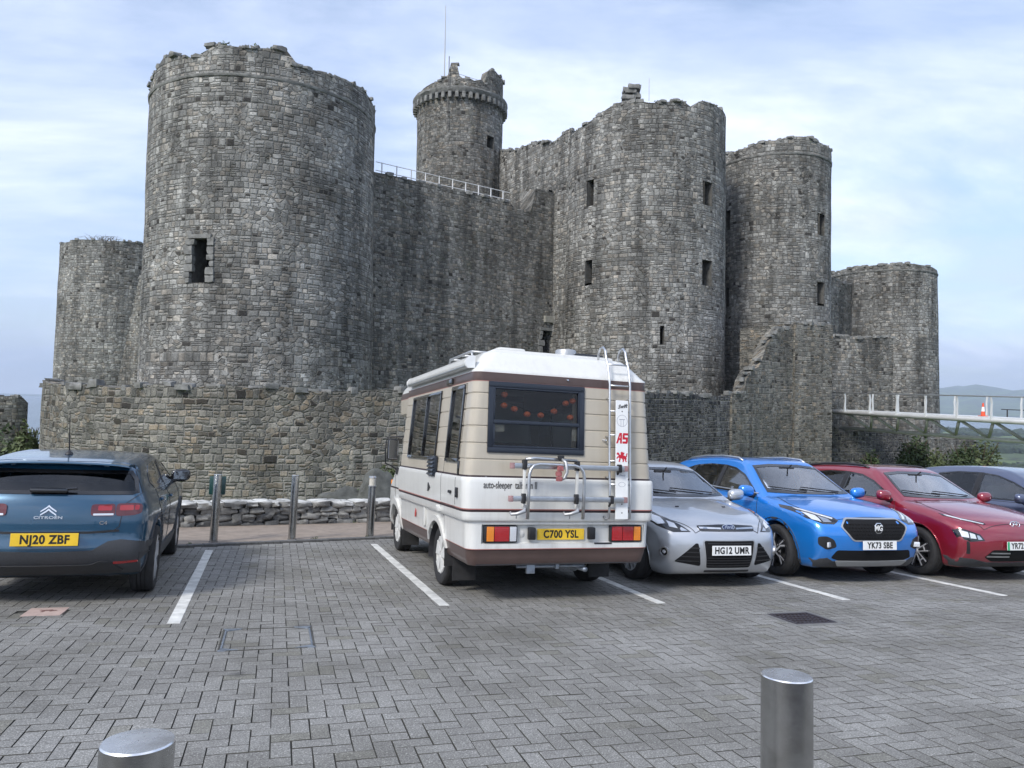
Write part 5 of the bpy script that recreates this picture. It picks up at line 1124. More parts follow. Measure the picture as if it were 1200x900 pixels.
def interior(root, xw, xr, zb, hw, rhd=True, front=True, zseat=.55, roof=1.4):
    zseat = min(zseat, roof - .90)
    """floor tub, seats with head rests, dashboard and steering wheel. xw = foot of windscreen, xr = rear bulkhead"""
    q = MB(); q.box(((xw + xr) / 2, 0, .45), ((xw - xr) / 2 - .05, hw - .1, .04)); 
    for sy in (-1, 1): q.box(((xw + xr) / 2, sy * (hw - .10), (zb + .38) / 2), ((xw - xr) / 2 - .1, .015, (zb - .42) / 2))
    q.build('cabin_floor', M['liner'], root)
    q = MB(); q.rbox((xw - .38, 0, zb - .13), (.24, hw - .14, .12), .05); q.rbox((xw - .52, .36 if not rhd else -.36, zb + .02), (.10, .2, .05), .04); q.build('dashboard', M['liner'], root, 40)
    sx_ = xw - 1.18
    for (x, ys) in ((sx_, (-.36, .36)), (sx_ - .82, (-.4, 0, .4))):
        for y in ys:
            wd = .25 if len(ys) == 2 else .22; q = MB(); q.rbox((x + .1, y, zseat), (.26, wd, .09), .05); q.rbox((x - .2, y, zseat + .34), (.075, wd, .34), .06, None); q.rbox((x - .24, y, zseat + .77), (.05, .13, .085), .04)
            q.tube([(x - .22, y - .05, zseat + .6), (x - .23, y - .05, zseat + .72)], .008, 5); q.tube([(x - .22, y + .05, zseat + .6), (x - .23, y + .05, zseat + .72)], .008, 5); q.build('seat', M['seat'], root, 40)
    sy = -.36 if rhd else .36; q = MB(); Ms = Matrix.Translation((xw - .68, sy, zb + .0)) @ Matrix.Rotation(R(-65), 4, 'Y')
    ringpts = [Ms @ Vector((.18 * math.cos(t), .18 * math.sin(t), 0)) for t in np.linspace(0, 2 * math.pi, 25)]; q.tube(ringpts, .016, 8, False)
    for t in (0, 2.1, 4.2): q.tube([Ms @ Vector((0, 0, -.02)), Ms @ Vector((.18 * math.cos(t), .18 * math.sin(t), 0))], .014, 6)
    q.tube([Ms @ Vector((0, 0, -.02)), Ms @ Vector((0, 0, -.3))], .025, 8); q.build('steering_wheel', M['black'], root, True)
    q = MB(); q.rbox((xw - .62, 0, roof - .09), (.02, .13, .035), .015); q.tube([(xw - .6, 0, roof - .09), (xw - .5, 0, roof - .02)], .01, 6); q.build('rear_view_mirror', M['black'], root, 40)
def mirror(root, x, y, z, sg, mat, size=(.09, .115, .078), glass_back=True):
    m_ = bpy.data.objects.new('door_mirror', None); col.objects.link(m_); m_.parent = root; m_.empty_display_size = .05
    bm = bmesh.new(); bmesh.ops.create_uvsphere(bm, u_segments=24, v_segments=14, radius=1)
    for v in bm.verts:
        c = v.co; e = .72; c = Vector([math.copysign(abs(t)**e, t) for t in c]); c.x *= (1.0 if c.x > 0 else .28); v.co = Vector((x + c.x * size[0], y + sg * size[1] + c.y * size[1] - 0 * c.x, z + c.z * size[2] + .1 * c.y * sg * size[2]))
    me = bpy.data.meshes.new('housing'); bm.to_mesh(me); bm.free(); link('housing', me, mat, m_, True)
    q = MB(); q.tube([(x - .01, y - sg * .10, z - size[2] * .95), (x, y + sg * .02, z - size[2] * .9), (x + .01, y + sg * size[1] * .8, z - size[2] * .6)], [.035, .03, .028], 10); q.build('arm', M['black'], m_, True)
    q = MB(); q.rbox((x - size[0] * .275, y + sg * size[1], z), (.004, size[1] * .72, size[2] * .66), .003); q.build('mirror_glass', M['mirror'], m_)
    return m_
def arch_trim(sh, root, wheels, r_in, r_out, z_cut, mat, name='arch_trim', sides=('left', 'right'), thick=.014):
    for (wx, wz_, wr) in wheels:
        for sd in sides:
            ts = [t for t in np.linspace(-.25, math.pi + .25, 30) if True]; inn = [(wx + r_in * math.cos(t), wz_ + r_in * math.sin(t)) for t in ts]; out = [(wx + r_out * math.cos(t), wz_ + r_out * math.sin(t)) for t in ts[::-1]]
            pl = [(a, max(b, z_cut)) for a, b in inn + out]; cl = [pl[0]]
            for p in pl[1:]:
                if (Vector(p) - Vector(cl[-1])).length > .004: cl.append(p)
            patch(sh, sd, cl, name, mat, root, off=.0, thick=thick, step=.06, sink=.03)
def both(sh, poly, *a, **k):
    for sd in ('left', 'right'): patch(sh, sd, poly, *a, **k)
# ---------------------------------------------------------------- parked cars
def mir(poly): return [(-a, b) for a, b in poly][::-1]
def car(name, Mx, label, cat, pt, S, roofmat=None):
    root = empty(name, Mx, label, cat, 'cars parked in the bays')
    sh = Shell(S['prof'], S['w'], S['p'], [(S['wf'], S['r'], S['r']), (S['wr'], S['r'], S['r'])], crown=S.get('crown', .03), nose=S.get('nose', .13), tail=S.get('tail', .12), k=S.get('k', .07), kz=S.get('kz'), extra=S.get('extra'), arch=S.get('archgap', .045), res=S.get('res', .024))
    # glass
    for nm, vw_, poly, brd, gm, gn in S['glass']:
        for sd in (('left', 'right') if vw_ == 'side' else (vw_,)): opening(sh, sd, poly, brd, M[gm], root, nm, glass_name=gn)
    sw = [g for g in S['glass'] if g[1] == 'side' and min(q[0] for q in g[2]) < .6 and max(q[0] for q in g[2]) < .95]
    for g1_, g2_ in zip(sw, sw[1:]):          # black pillars between the side windows
        a = sorted(g1_[2])[:2]; b = sorted(g2_[2])[-2:]; a = sorted(a, key=lambda q: q[1]); b = sorted(b, key=lambda q: q[1])
        if abs(a[0][0] - b[0][0]) < .2: both(sh, [(a[0][0] + .004, a[0][1]), (a[1][0] + .004, a[1][1]), (b[1][0] - .004, b[1][1]), (b[0][0] - .004, b[0][1])], 'window_pillar', M['black'], root, off=.001, thick=.005)
    # body panels: doors, bonnet, tailgate are meshes of their own that share the shell's surface
    free = np.ones(len(sh.F), bool)
    def take(mask, nm):
        nonlocal free
        m = mask & free; free &= ~m; return sh.build(nm, pt, root, m)
    for poly in S['doors']:
        for sd, sg in (('left', 1), ('right', -1)):
            m = inpoly(poly, sh.C[:, 0], sh.C[:, 2]) & (sh.C[:, 1] * sg > .45); d_ = take(m, 'door'); strip_on(sh, sd, poly, .006, 'shut_line', M['black'], d_, closed=True)
            hx_, hz__ = S['handles'][S['doors'].index(poly)]; p, nn = at_surf(sh, sd, hx_, hz__, .012); q = MB(); q.rbox((0, 0, 0), (.095, .014, .016), .01, Matrix.Translation(p)); q.build('handle', pt, d_, 40)
            q = MB(); q.rbox((0, 0, 0), (.05, .004, .022), .004, Matrix.Translation(p - nn * .010)); q.build('handle_recess', M['black'], d_)
    b = S['bonnet']; m = inpoly(b + mir(b), sh.C[:, 1], sh.C[:, 0]) & (sh.C[:, 2] > S['bonnet_z']) ; take(m, 'bonnet')
    strip_on(sh, 'top', [(y, x) if False else (x, y) for y, x in (b + mir(b))], .007, 'bonnet_gap', M['black'], root, closed=False)
    g = S['tailgate']; m = inpoly(g + mir(g), sh.C[:, 1], sh.C[:, 2]) & (sh.C[:, 0] < S['wr'] - .2); take(m, 'tailgate'); strip_on(sh, 'rear', g + mir(g), .006, 'tailgate_gap', M['black'], root, closed=True)
    body = sh.build('body', pt, root, free)
    # dark inner shell so that the wheel wells and the underside close
    q = MB(); q.box((0, 0, .30), (abs(sh.x1) - .5, sh.ym - .34, .10)); q.build('underbody', M['liner'], root)
    for wx in (S['wf'], S['wr']):
        for sg in (-1, 1): wheel(root, wx, sg * (S['track'] / 2), S['r'], S.get('tw', .215), sg, S['wheel'], face=S.get('face', 'two'), rimr=S['r'] * S.get('rim', .69))
    interior(root, S['ws_x'], S['wr'] - .1, S['belt'], .62, roof=S['roof'] - .06)
    for sg in (-1, 1):
        mx_, mz_, my_ = S['mirror']; mirror(root, mx_, sg * my_, mz_, sg, S.get('mirror_mat', pt))
    # wipers
    for y0, y1 in S.get('wipers', ((.50, -.12), (-.08, -.62))):
        pts = []
        for k in range(9):
            y = y0 + (y1 - y0) * k / 8; p, nn = at_surf(sh, 'front', y, S['ws_z'] + .02 + .05 * k / 8, .018); pts.append(p)
        q = MB(); q.tube(pts, .008, 5); q.build('wiper', M['black'], root)
    return root, sh, body
def lamp(sh, view, poly, root, name='headlight', inner=(), lens='lamp_glass', border=.012):
    """dark housing, bright reflectors in it, and a clear cover"""
    o = patch(sh, view, poly, name, M['gloss_black'], root, off=.0, thick=.004, step=.04)
    for pl, mt, nm in inner: patch(sh, view, pl, nm, M[mt], o, off=.003, thick=.006, step=.03)
    return o
def rails(sh, root, pts, y, mat, r_=.014, lift=.045):
    for sg in (-1, 1):
        q = MB(); L_ = []
        for i, (x, dz) in enumerate(pts):
            p, nn = at_surf(sh, 'top', x, sg * y, 0); L_.append(Vector((p.x, p.y, p.z + dz)))
        q.tube(L_, r_, 8); q.build('roof_rail', mat, root, True)

def zmap(S, a, b, kw=1.0):      # remap the heights of a body (and its width) in one go
    f = lambda z: float(np.interp(z, a, b))
    S['prof'] = [(q[0], f(q[1])) + tuple(q[2:]) for q in S['prof']]; S['w'] = [(f(z), w_ * kw) for z, w_ in S['w']]
    S['glass'] = [(g[0], g[1], [(u_, f(v_)) for u_, v_ in g[2]]) + tuple(g[3:]) for g in S['glass']]; S['doors'] = [[(u_, f(v_)) for u_, v_ in d_] for d_ in S['doors']]; S['handles'] = [(u_, f(v_)) for u_, v_ in S['handles']]
    S['tailgate'] = [(u_, f(v_)) for u_, v_ in S['tailgate']]
    for k_ in ('bonnet_z', 'belt', 'roof', 'ws_z'): S[k_] = f(S[k_])
    S['mirror'] = (S['mirror'][0], f(S['mirror'][1]), S['mirror'][2] * kw); return f
# -- bright blue compact SUV -------------------------------------------------
blue = paint('bright_blue_paint', (.008, .21, .68), .35, .30, .05)
MG = dict(prof=[(-1.95, .26), (-2.10, .42), (-2.16, .62), (-2.15, .85), (-2.08, 1.05), (-1.98, 1.22), (-1.86, 1.42), (-1.80, 1.52, 1), (-1.55, 1.59), (-1.0, 1.645), (-.3, 1.655), (.12, 1.62), (.30, 1.55), (.68, 1.29), (1.0, 1.085, 1), (1.35, 1.045), (1.75, .97), (1.98, .90), (2.10, .82), (2.155, .70), (2.16, .55), (2.12, .38), (2.04, .25), (1.90, .20), (0, .20), (-1.8, .22)],
          w=[(.15, .80), (.3, .865), (.5, .895), (.75, .905), (.90, .89), (1.03, .85), (1.10, .795), (1.3, .715), (1.5, .635), (1.68, .56)], p=[(-2.16, .90), (-1.8, .98), (-1.2, 1), (1.3, 1), (1.75, .975), (2.16, .86)],
          wf=1.29, wr=-1.295, r=.335, track=1.58, nose=.17, tail=.13, k=.08, crown=.04,
          glass=[('windscreen', 'front', [(-.69, 1.115), (-.30, 1.10), (.30, 1.10), (.69, 1.115), (.545, 1.52), (.25, 1.55), (-.25, 1.55), (-.545, 1.52)], .035, 'glass', 'pane'),
                 ('rear_window', 'rear', [(-.62, 1.12), (.62, 1.12), (.53, 1.46), (-.53, 1.46)], .035, 'glass_dark', 'pane'),
                 ('side_window', 'side', [(.80, 1.06), (.60, 1.20), (.33, 1.375), (.05, 1.475), (-.20, 1.51), (-.25, 1.095)], .028, 'glass', 'pane'),
                 ('side_window', 'side', [(-.33, 1.10), (-.28, 1.515), (-.65, 1.525), (-1.02, 1.495), (-1.17, 1.155)], .028, 'glass_dark', 'pane'),
                 ('side_window', 'side', [(-1.25, 1.165), (-1.12, 1.475), (-1.40, 1.40), (-1.64, 1.27), (-1.52, 1.205)], .022, 'glass_dark', 'pane')],
          doors=[[(.86, .40), (.90, .75), (.84, 1.04), (-.27, 1.085), (-.30, .40)], [(-.31, .40), (-.28, 1.085), (-1.17, 1.14), (-1.24, .95), (-.90, .62), (-.84, .40)]], handles=[(-.12, .965), (-.98, 1.0)],
          bonnet=[(.66, 1.04), (.76, 1.4), (.74, 1.8), (.60, 2.02)], bonnet_z=.84, tailgate=[(.66, .62), (.70, 1.0), (.60, 1.5)],
          wheel=(5, 'twist'), face='two', rim=.70, tw=.22, ws_x=1.0, belt=1.06, roof=1.64, ws_z=1.11, mirror=(.74, 1.13, .86))
zmap(MG, [0, .55, .90, 1.08, 1.655], [0, .55, .85, 1.035, 1.55], .98)
rt, sh, body = car('parked_car', park_matrix(7.21, 8.42 + 1.29, math.pi), 'bright blue compact SUV with a black hexagonal grille and silver roof rails', 'car', blue, MG)
hexa = [(-.36, .56), (-.50, .72), (-.40, .805), (.40, .805), (.50, .72), (.36, .56)]
gr_ = patch(sh, 'front', rounded(hexa, .04), 'grille', M['matt_black'], rt, off=.0, thick=.004)
patch(sh, 'front', rounded(offset_poly(hexa, .016), .045), 'grille_frame', M['silver_plastic'], rt, off=.0, thick=.010, holes=[rounded(hexa, .04)], step=.04)
q = MB()
for j in range(7):
    for i in range(-12, 13):
        y, z = (i + .5 * (j % 2)) * .042, .595 + j * .038
        if inpoly(offset_poly(hexa, -.03), np.array(y), np.array(z)) and abs(y) + abs(z - .70) > .10:
            p, nn = at_surf(sh, 'front', y, z, .006); q.rbox((0, 0, 0), (.004, .013, .008), .003, Matrix.Translation(p))
ms = q.build('mesh_pattern', M['matt_black'], gr_); ms['kind'] = 'stuff'
p, nn = at_surf(sh, 'front', 0, .705, .014); bdg = bpy.data.objects.new('badge', None); col.objects.link(bdg); bdg.parent = rt; bdg.matrix_local = Matrix.Translation(p) @ PF
q = MB(); oc = [(.072 * math.cos(math.pi / 8 + k * math.pi / 4), .072 * math.sin(math.pi / 8 + k * math.pi / 4)) for k in range(8)]; q.prism(oc, .006); q.build('octagon', M['chrome'], bdg)
q = MB(); q.prism([(a * .86, b_ * .86) for a, b_ in oc], .0072); q.build('octagon_field', M['gloss_black'], bdg); text_mesh('MG', .095, M['plate_w'], bdg, Matrix.Translation((0, 0, .0085)), sx=.85, bold=.002)
q = MB(); rr = [(.072, 0), (.072, .008), (.062, .010), (.061, .0)]; 
for r1_, z1_ in rr: q.v += [(r1_ * math.cos(math.pi / 8 + k * math.pi / 4), r1_ * math.sin(math.pi / 8 + k * math.pi / 4), z1_) for k in range(8)]
q.f = [(i * 8 + k, i * 8 + (k + 1) % 8, (i + 1) * 8 + (k + 1) % 8, (i + 1) * 8 + k) for i in range(3) for k in range(8)]; q.mi = [0] * 24; q.build('octagon_rim', M['chrome'], bdg)
for sg in (1, -1):
    P_ = lambda pl: [(sg * a, b_) for a, b_ in pl]
    lamp(sh, 'front', P_([(.50, .79), (.53, .825), (.68, .875), (.83, .935), (.85, .90), (.82, .80), (.72, .745), (.58, .745)]), rt, inner=[(P_([(.545, .812), (.68, .862), (.80, .912), (.80, .893), (.68, .842), (.57, .80)]), 'clear_lens', 'daylight_strip'), (P_([(.60, .765), (.62, .80), (.70, .83), (.70, .765)]), 'reflector', 'reflector'), (P_([(.72, .765), (.72, .835), (.80, .87), (.79, .79)]), 'clear_lens', 'lens')])
    o = patch(sh, 'front', rounded(P_([(.57, .47), (.61, .56), (.70, .60), (.785, .59), (.78, .49), (.69, .43)]), .03), 'fog_light_recess', M['black'], rt, off=.0, thick=.004)
    p, nn = at_surf(sh, 'front', sg * .67, .50, .012); q = MB(); q.rbox((0, 0, 0), (.012, .05, .032), .01, Matrix.Translation(p) @ Matrix.Rotation(sg * -.5, 4, 'Z')); q.build('fog_light', M['clear_lens'], o, 40)
low = [(-.62, .33), (-.56, .43), (.56, .43), (.62, .33), (.46, .285), (-.46, .285)]
patch(sh, 'front', rounded(low, .03), 'lower_intake', M['matt_black'], rt, off=.0, thick=.004)
patch(sh, 'front', [(-.74, .205), (-.80, .31), (-.66, .33), (-.58, .29), (.58, .29), (.66, .33), (.80, .31), (.74, .205)], 'bumper_cladding', M['cladding'], rt, off=.0, thick=.008)
patch(sh, 'front', rounded([(-.50, .235), (-.56, .30), (.56, .30), (.50, .235)], .02), 'skid_plate', M['silver_plastic'], rt, off=.006, thick=.012)
plate(rt, Matrix.Translation((sh.x1 + .022, 0, .50)) @ PF, 'YK73 SBE'); q = MB(); q.rbox((sh.x1 + .006, 0, .50), (.014, .2, .045), .004); q.build('plate_bracket', M['black'], rt)
WH = [(1.29, .335, .335), (-1.295, .335, .335)]
arch_trim(sh, rt, WH, .375, .43, .22, M['cladding'])
for sd in ('left', 'right'):
    patch(sh, sd, [(.88, .21), (.86, .33), (-.86, .35), (-.88, .21)], 'sill_cladding', M['cladding'], rt, off=.0, thick=.012); strip_on(sh, sd, [(.80, 1.045), (-.25, 1.082), (-1.2, 1.14), (-1.52, 1.19), (-1.68, 1.28)], .016, 'chrome_strip', M['alu'], rt, off=.004, thick=.004)
    sg = 1 if sd == 'left' else -1
rails(sh, rt, [(.10, .0), (.0, .035), (-.4, .05), (-.9, .045), (-1.35, .03), (-1.5, .0)], .555, M['alu'], .016)
for sg in (1, -1): lamp(sh, 'rear', [(sg * a, b_) for a, b_ in ((.50, .90), (.52, 1.02), (.80, 1.06), (.84, .92), (.78, .86))], rt, 'tail_light', inner=[([(sg * a, b_) for a, b_ in ((.54, .92), (.55, 1.0), (.78, 1.03), (.80, .92))], 'red_lens', 'lens')])

# -- dark red crossover ------------------------------------------------------
red = paint('dark_red_paint', (.25, .007, .024), .3, .28, .05)
KO = dict(prof=[(-1.90, .26), (-2.0, .42), (-2.06, .62), (-2.05, .85), (-2.0, 1.0), (-1.92, 1.15), (-1.82, 1.33), (-1.80, 1.43, 1), (-1.55, 1.50), (-1.0, 1.555), (-.3, 1.57), (.18, 1.535), (.36, 1.47), (.74, 1.24), (1.06, 1.06, 1), (1.4, 1.02), (1.75, .95), (1.98, .87), (2.09, .78), (2.14, .66), (2.15, .50), (2.11, .35), (2.03, .25), (1.90, .20), (0, .20), (-1.8, .22)],
          w=[(.15, .80), (.3, .865), (.5, .895), (.75, .90), (.90, .885), (1.0, .85), (1.08, .795), (1.3, .71), (1.45, .645), (1.6, .57)], p=[(-2.06, .90), (-1.7, .985), (-1.2, 1), (1.3, 1), (1.75, .985), (2.16, .88)],
          wf=1.30, wr=-1.30, r=.33, track=1.58, nose=.19, tail=.13, k=.085, crown=.045,
          glass=[('windscreen', 'front', [(-.68, 1.09), (-.30, 1.075), (.30, 1.075), (.68, 1.09), (.545, 1.44), (.25, 1.47), (-.25, 1.47), (-.545, 1.44)], .035, 'glass', 'pane'),
                 ('rear_window', 'rear', [(-.60, 1.08), (.60, 1.08), (.50, 1.38), (-.50, 1.38)], .035, 'glass_dark', 'pane'),
                 ('side_window', 'side', [(.84, 1.04), (.62, 1.17), (.36, 1.31), (.08, 1.405), (-.20, 1.435), (-.25, 1.07)], .028, 'glass', 'pane'),
                 ('side_window', 'side', [(-.33, 1.075), (-.28, 1.44), (-.65, 1.445), (-1.02, 1.415), (-1.30, 1.17), (-1.1, 1.12)], .028, 'glass_dark', 'pane')],
          doors=[[(.90, .40), (.94, .75), (.88, 1.02), (-.27, 1.06), (-.30, .40)], [(-.31, .40), (-.28, 1.06), (-1.15, 1.11), (-1.24, .95), (-.90, .62), (-.84, .40)]], handles=[(-.12, .94), (-.98, .97)],
          bonnet=[(.66, 1.10), (.74, 1.4), (.70, 1.8), (.52, 2.06)], bonnet_z=.80, tailgate=[(.62, .60), (.66, .98), (.58, 1.4)],
          wheel=(5, 'blocky'), face='two', rim=.69, tw=.215, ws_x=1.06, belt=1.04, roof=1.56, ws_z=1.09, mirror=(.80, 1.10, .86))
zmap(KO, [0, .55, .90, 1.06, 1.57], [0, .55, .85, 1.025, 1.505], .985)
rt, sh, body = car('parked_car', park_matrix(9.42, 8.27 + 1.30, math.pi), 'dark red crossover with a closed grille-less nose and a green-flash plate', 'car', red, KO)
for sg in (1, -1):
    P_ = lambda pl: [(sg * a, b_) for a, b_ in pl]
    lamp(sh, 'front', P_([(.44, .765), (.46, .785), (.68, .83), (.80, .875), (.81, .845), (.68, .80), (.48, .758)]), rt, 'daylight_lamp', inner=[(P_([(.47, .768), (.68, .818), (.785, .862), (.785, .842), (.68, .804), (.49, .762)]), 'clear_lens', 'light_strip')])
    o = lamp(sh, 'front', P_([(.54, .56), (.59, .635), (.80, .71), (.845, .68), (.83, .585), (.72, .54)]), rt, inner=[(P_([(.65, .58), (.66, .635), (.72, .655), (.72, .585)]), 'clear_lens', 'lens'), (P_([(.735, .59), (.735, .66), (.81, .68), (.80, .60)]), 'clear_lens', 'lens'), (P_([(.575, .57), (.61, .62), (.64, .625), (.63, .57)]), 'reflector', 'reflector')])
    patch(sh, 'front', rounded(P_([(.715, .38), (.735, .545), (.765, .545), (.755, .38)]), .01), 'air_slot', M['black'], rt, off=.0, thick=.003, step=.03)
    lamp(sh, 'rear', P_([(.52, .86), (.54, .94), (.80, .98), (.82, .88)]), rt, 'tail_light', inner=[(P_([(.55, .87), (.56, .93), (.78, .96), (.79, .88)]), 'red_lens', 'lens')])
patch(sh, 'front', rounded([(-.52, .34), (-.42, .44), (.42, .44), (.52, .34), (.40, .285), (-.40, .285)], .03), 'lower_intake', M['matt_black'], rt, off=.0, thick=.004)
for z_, hw_ in ((.40, .44), (.355, .49)):
    for sg in (1, -1): patch(sh, 'front', rounded([(sg * .16, z_ - .008), (sg * .16, z_ + .008), (sg * hw_, z_ + .008), (sg * (hw_ + .01), z_ - .008)], .004), 'bright_blade', M['alu'], rt, off=.004, thick=.008, step=.03)
patch(sh, 'front', [(-.78, .205), (-.84, .33), (-.66, .315), (-.45, .27), (.45, .27), (.66, .315), (.84, .33), (.78, .205)], 'bumper_cladding', M['cladding'], rt, off=.0, thick=.008)
plate(rt, Matrix.Translation((sh.x1 + .022, 0, .50)) @ PF, 'YR72 LHB', flash=True); q = MB(); q.rbox((sh.x1 + .006, 0, .50), (.014, .2, .045), .004); q.build('plate_bracket', M['black'], rt)
p, nn = at_surf(sh, 'front', 0, .765, .008); bdg = bpy.data.objects.new('badge', None); col.objects.link(bdg); bdg.parent = rt; bdg.matrix_local = Matrix.Translation(p) @ PF @ Matrix.Rotation(-.35, 4, 'X')
q = MB(); el = [(.082 * math.cos(t), .042 * math.sin(t), 0) for t in np.linspace(0, 2 * math.pi, 33)]; q.tube(el, .0065, 6, False); q.build('oval', M['chrome'], bdg, True)
q = MB(); q.tube([(-.038, -.030, .002), (-.022, .030, .002)], .008, 6); q.tube([(.022, -.030, .002), (.038, .030, .002)], .008, 6); q.tube([(-.03, -.006, .002), (0, .002, .002), (.03, .008, .002)], .007, 6); q.build('slanted_letter', M['chrome'], bdg, True)
WH = [(1.30, .33, .33), (-1.30, .33, .33)]; arch_trim(sh, rt, WH, .372, .40, .22, red)
for sd in ('left', 'right'): patch(sh, sd, [(.88, .21), (.86, .32), (-.86, .34), (-.88, .21)], 'sill_cladding', M['cladding'], rt, off=.0, thick=.012)
rails(sh, rt, [(.12, .0), (.0, .03), (-.4, .04), (-.9, .035), (-1.35, .025), (-1.5, .0)], .57, M['black'], .018)

# -- silver hatchback --------------------------------------------------------
silver = paint('silver_paint', (.52, .54, .57), .65, .32, .04)
FO = dict(prof=[(-2.0, .24), (-2.12, .40), (-2.16, .60), (-2.14, .82), (-2.05, 1.0), (-1.92, 1.14), (-1.70, 1.32), (-1.62, 1.37, 1), (-1.3, 1.42), (-.8, 1.465), (-.2, 1.48), (.20, 1.45), (.42, 1.38), (.80, 1.17), (1.14, .985, 1), (1.45, .93), (1.80, .845), (2.02, .765), (2.12, .69), (2.165, .58), (2.17, .42), (2.14, .28), (2.08, .19), (1.95, .16), (0, .17), (-1.8, .19)],
          w=[(.1, .80), (.25, .865), (.45, .90), (.70, .905), (.84, .885), (.95, .845), (1.02, .79), (1.2, .715), (1.38, .63), (1.5, .56)], p=[(-2.16, .88), (-1.8, .97), (-1.2, 1), (1.3, 1), (1.75, .965), (2.16, .81)],
          wf=1.324, wr=-1.324, r=.32, track=1.57, nose=.28, tail=.16, k=.09, crown=.05,
          glass=[('windscreen', 'front', [(-.68, 1.015), (-.30, 1.0), (.30, 1.0), (.68, 1.015), (.54, 1.34), (.25, 1.38), (-.25, 1.38), (-.54, 1.34)], .03, 'glass', 'pane'),
                 ('rear_window', 'rear', [(-.56, 1.04), (.56, 1.04), (.46, 1.30), (-.46, 1.30)], .03, 'glass_dark', 'pane'),
                 ('side_window', 'side', [(.92, .975), (.70, 1.09), (.40, 1.235), (.08, 1.335), (-.20, 1.36), (-.25, .99)], .025, 'glass', 'pane'),
                 ('side_window', 'side', [(-.33, .99), (-.28, 1.365), (-.65, 1.36), (-1.02, 1.325), (-1.30, 1.10), (-1.1, 1.03)], .025, 'glass_dark', 'pane')],
          doors=[[(.90, .34), (.96, .70), (.95, .95), (-.27, .975), (-.30, .34)], [(-.31, .34), (-.28, .975), (-1.15, 1.02), (-1.24, .88), (-.92, .56), (-.86, .34)]], handles=[(-.12, .86), (-.98, .89)],
          bonnet=[(.68, 1.18), (.74, 1.45), (.66, 1.8), (.42, 2.09)], bonnet_z=.69, tailgate=[(.62, .55), (.66, .90), (.52, 1.32)],
          wheel=(5, 'twin'), face='silver', rim=.66, ws_x=1.14, belt=.96, roof=1.47, ws_z=1.02, mirror=(.86, 1.03, .86))
zmap(FO, [0, 1.0, 1.48], [0, 1.0, 1.455], .955)
rt, sh, body = car('parked_car', park_matrix(5.04, 8.35 + 1.324, math.pi), 'silver hatchback tucked in beside the camper van with its nose showing', 'car', silver, FO)
up = [(-.36, .665), (-.385, .725), (-.1, .74), (.1, .74), (.385, .725), (.36, .665)]
patch(sh, 'front', rounded(up, .02), 'upper_grille', M['gloss_black'], rt, off=.0, thick=.004)
for sg in (1, -1):
    patch(sh, 'front', [(sg * .10, .688), (sg * .10, .704), (sg * .365, .71), (sg * .36, .692)], 'bright_blade', M['chrome'], rt, off=.003, thick=.006, step=.03)
    P_ = lambda pl: [(sg * a, b_) for a, b_ in pl]
    lamp(sh, 'front', P_([(.47, .655), (.52, .70), (.64, .79), (.80, .875), (.85, .87), (.84, .79), (.78, .70), (.66, .645)]), rt, inner=[(P_([(.70, .73), (.70, .79), (.78, .83), (.81, .77), (.77, .72)]), 'clear_lens', 'lens'), (P_([(.60, .685), (.61, .735), (.67, .76), (.68, .70)]), 'clear_lens', 'lens'), (P_([(.50, .665), (.56, .70), (.58, .68), (.57, .66)]), 'reflector', 'reflector'), (P_([(.76, .84), (.80, .865), (.83, .86), (.83, .82)]), 'amber', 'indicator')])
    o = patch(sh, 'front', rounded(P_([(.36, .27), (.40, .53), (.43, .53), (.66, .315)]), .03), 'side_intake', M['matt_black'], rt, off=.0, thick=.004)
    for z_ in (.32, .37, .42, .47): patch(sh, 'front', P_([(.385, z_), (.385, z_ + .012), (.66 - (z_ - .30) * 1.02, z_ + .012), (.67 - (z_ - .30) * 1.02, z_)]), 'slat', M['black'], o, off=.003, thick=.006, step=.03)
    q = MB(); p, nn = at_surf(sh, 'front', sg * .745, .42, .004); Mk = Matrix.Translation(p) @ nn.to_track_quat('Z', 'Y').to_matrix().to_4x4(); q.lathe([(.060, -.01), (.060, .010), (.046, .012), (.040, .0)], 24, Mk); f_ = q.build('fog_light', M['alu'], rt, 40); q = MB(); q.lathe([(.042, .004), (.03, .006), (.001, .007)], 24, Mk); q.build('lens', M['gloss_black'], f_, 40); q = MB(); q.lathe([(.022, .006), (.001, .010)], 16, Mk); q.build('bulb', M['clear_lens'], f_, 40)
    lamp(sh, 'rear', P_([(.60, .75), (.62, .95), (.80, 1.0), (.84, .80)]), rt, 'tail_light', inner=[(P_([(.62, .77), (.64, .93), (.79, .97), (.81, .81)]), 'red_lens', 'lens')])
cg = [(-.29, .25), (-.335, .56), (.335, .56), (.29, .25)]
patch(sh, 'front', rounded(offset_poly(cg, .012), .03), 'grille_frame', M['silver_plastic'], rt, off=.0, thick=.008, holes=[rounded(cg, .025)], step=.04)
o = patch(sh, 'front', rounded(cg, .025), 'lower_grille', M['matt_black'], rt, off=.0, thick=.003)
for z_ in (.27, .30, .33, .36, .525): patch(sh, 'front', [(-.29, z_), (-.29, z_ + .012), (.29, z_ + .012), (.29, z_)], 'slat', M['black'], o, off=.003, thick=.006, step=.05)
patch(sh, 'front', rounded([(-.30, .195), (-.30, .22), (.30, .22), (.30, .195)], .01), 'bottom_slot', M['black'], rt, off=.0, thick=.003)
plate(rt, Matrix.Translation((sh.x1 + .018, 0, .455)) @ PF, 'HG12 UMR'); q = MB(); q.rbox((sh.x1 + .004, 0, .455), (.012, .2, .045), .004); q.build('plate_bracket', M['black'], rt)
